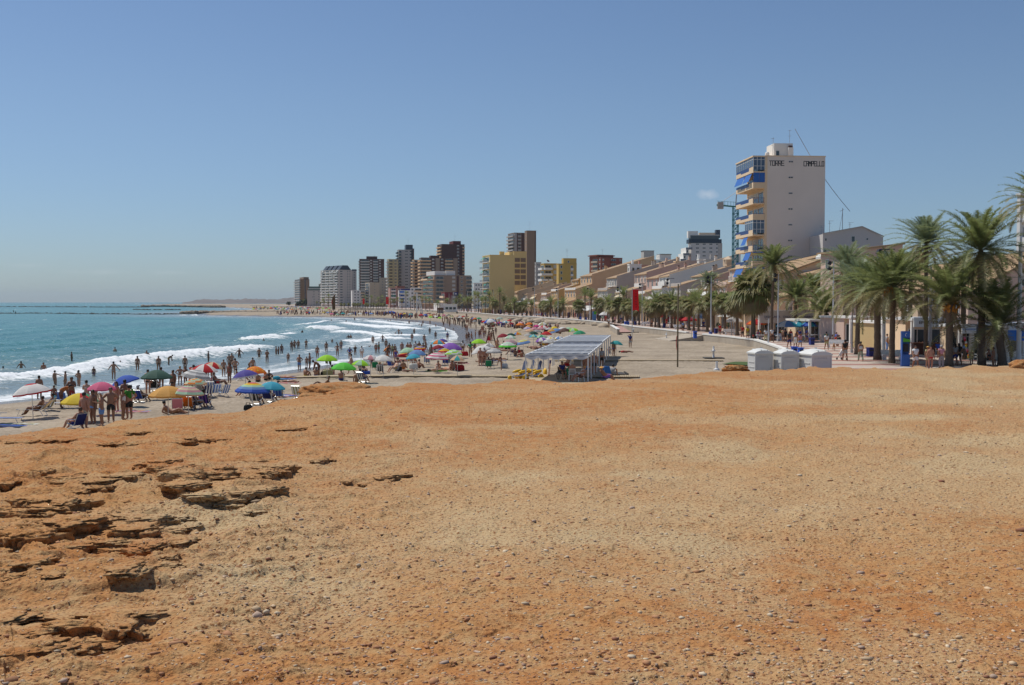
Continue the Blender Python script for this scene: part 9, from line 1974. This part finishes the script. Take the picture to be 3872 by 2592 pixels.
for k in range(14):q=MB();q.ell((0,0,0),(.10,.07,.13),7,5);q.build("bag",clothm(cc[k%8]),rk,True,loc=(rs.uniform(-.32,.32),-.1,.3+k*.12))
# cafe parasols
def cafe_parasol(px,yt,dist,cols,label,r=1.5):
 x=Xat(px,dist);H=D(px,yt,dist).z-PZ;t=empty("cafe_parasol",(x,dist,PZ),.3,label,"parasol","cafe parasols");MB().tube([(0,0,0),(0,0,H)],.03,6).build("pole",ALU,t);c=link("canopy",canopy_mesh('gore',cols),t,(0,0,H-.3*r));c.scale=(r,r,r)
cafe_parasol(2978,1220,139,('aqua','white','lblue'),"blue and white cafe parasol left of the second palm");cafe_parasol(3020,1220,139.5,('lblue','white','aqua'),"blue and white cafe parasol right of the second palm");cafe_parasol(3062,1221,137,('blue','aqua'),"plain blue cafe parasol near the low spreading palm",1.2)
cafe_parasol(2862,1213,150,('orange','red'),"orange-red cafe parasol left of the churros sign");cafe_parasol(2885,1214,152,('orange','gold'),"orange cafe parasol by the churros sign");cafe_parasol(2605,1201,190,('red','dred'),"red cafe parasol behind the slim row palms");cafe_parasol(2590,1203,192,('red',),"second red cafe parasol behind the row palms");cafe_parasol(2475,1190,215,('red','dred'),"red cafe parasol right of the banner");cafe_parasol(2488,1189,217,('red',),"pair partner of the red parasol right of the banner");cafe_parasol(2552,1195,200,('dred','red'),"lone red cafe parasol near the wooden pole")
cafe_parasol(2775,1205,170,('white',),"white cafe parasol behind the white bench");cafe_parasol(2650,1190,185,('white','lblue'),"white cafe parasol behind the third lamp",1.7);cafe_parasol(2288,1183,270,('white',),"white cafe parasol left of the ramp head",1.7)
# terrace tables and plants
def table(px,dist,label):
 t=empty("cafe_table",(Xat(px,dist),dist,PZ),0,label,"table","cafe tables");MB().box(-.4,.4,-.4,.4,.70,.74).build("top",WHITEP,t);MB().tube([(0,0,0),(0,0,.7)],.04,6).build("leg",GREYM,t)
rs=random.Random(21)
for i in range(14):table(rs.uniform(2870,3200),rs.uniform(131,140),"white cafe table on the terrace by the churros bar")
def chairx(px,dist,col,label,grp):
 chair(0,0,rs.random()*6,(col,),label,'mono',pos=Vector((Xat(px,dist),dist,PZ)),group=grp)
for px in(3690,3722,3735,3808,3825,3836,3862):chairx(px,86.5,'white',"white plastic chair outside the ice cream shop","white chairs by the ice cream shop")
def bush(px,by,r,label):
 t=empty("potted_bush",W(px,by,PZ),0,label,"plant");rsn=random.Random(int(px));V=[];Fc=[]
 for k in range(260):
  a=rsn.random()*6.28;e=math.acos(rsn.uniform(-1,1));q=r*rsn.uniform(.5,1);c=np.array([math.cos(a)*math.sin(e)*q,math.sin(a)*math.sin(e)*q,1.1+math.cos(e)*q]);d1=np.array([rsn.uniform(-1,1)for _ in range(3)])*.08;d2=np.array([rsn.uniform(-1,1)for _ in range(3)])*.08;o=len(V);V+=[c-d1,c+d1,c+d2];Fc.append((o,o+1,o+2))
 link("leaves",np_mesh("leaves",V,Fc,[mat((.04,.09,.03),.7,var=.3)]),t);MB().lathe([(.18,0),(.26,.4),(.24,.42)],10).build("pot",mat((.4,.35,.3),.8),t);MB().tube([(0,0,.3),(0,0,.9)],.03,5).build("stem",TRUNK,t)
bush(2716,1252,.4,"clipped round bush in a pot left of the white bench");bush(2752,1254,.4,"clipped round bush in a pot behind the white bench");bush(3345,1290,.4,"round potted bush near the scooter")
# inflatable play shade by the curve, fishermen, dark sea birds left out: only what shows
t=empty("inflatable_shelter",on_sand(1478,1200),0,"low bright blue fabric shelter on the curve of the beach","shelter");s_=on_sand(1478,1200).y/F;m=MB();m.tube([(-34*s_,0,3*s_),(-15*s_,0,3.5*s_),(5*s_,0,4.5*s_),(18*s_,0,3*s_)],[.3,.5,.8,.4],8);m.build("fabric",clothm('blue'),t,True)
for px,py,lab in((51,1181,"angler standing on the nearer reef at left"),(738,1182,"angler standing on the end of the groyne"),(213,1159,"distant angler on the far reef"),(235,1159,"second distant angler on the far reef"),(403,1161,"tiny angler on the far reef, middle"),(58,1186,"angler crouching beside the one on the nearer reef")):
 p=W(px,py,1.0);o=link("person",TM[2][0],None,(p.x,p.y,.6),1.0);tag(o,lab,"person");
 if py<1170:o.scale=(1.2,)*3

# ---------------- air ----------------
hz=MB();hz.box(-12600,3000,-60,20500,-3.3,175);m=bpy.data.materials.new("haze");m.use_nodes=True;n=m.node_tree;n.nodes.clear()
vo=n.nodes.new('ShaderNodeVolumePrincipled');vo.inputs['Color'].default_value=(0.74,0.88,1.0,1);vo.inputs['Density'].default_value=0.00004;vo.inputs['Anisotropy'].default_value=0.0
ou=n.nodes.new('ShaderNodeOutputMaterial');n.links.new(vo.outputs[0],ou.inputs['Volume'])
tag(hz.build("haze",m),"thin bluish sea haze over the far bay","haze",kind="stuff")
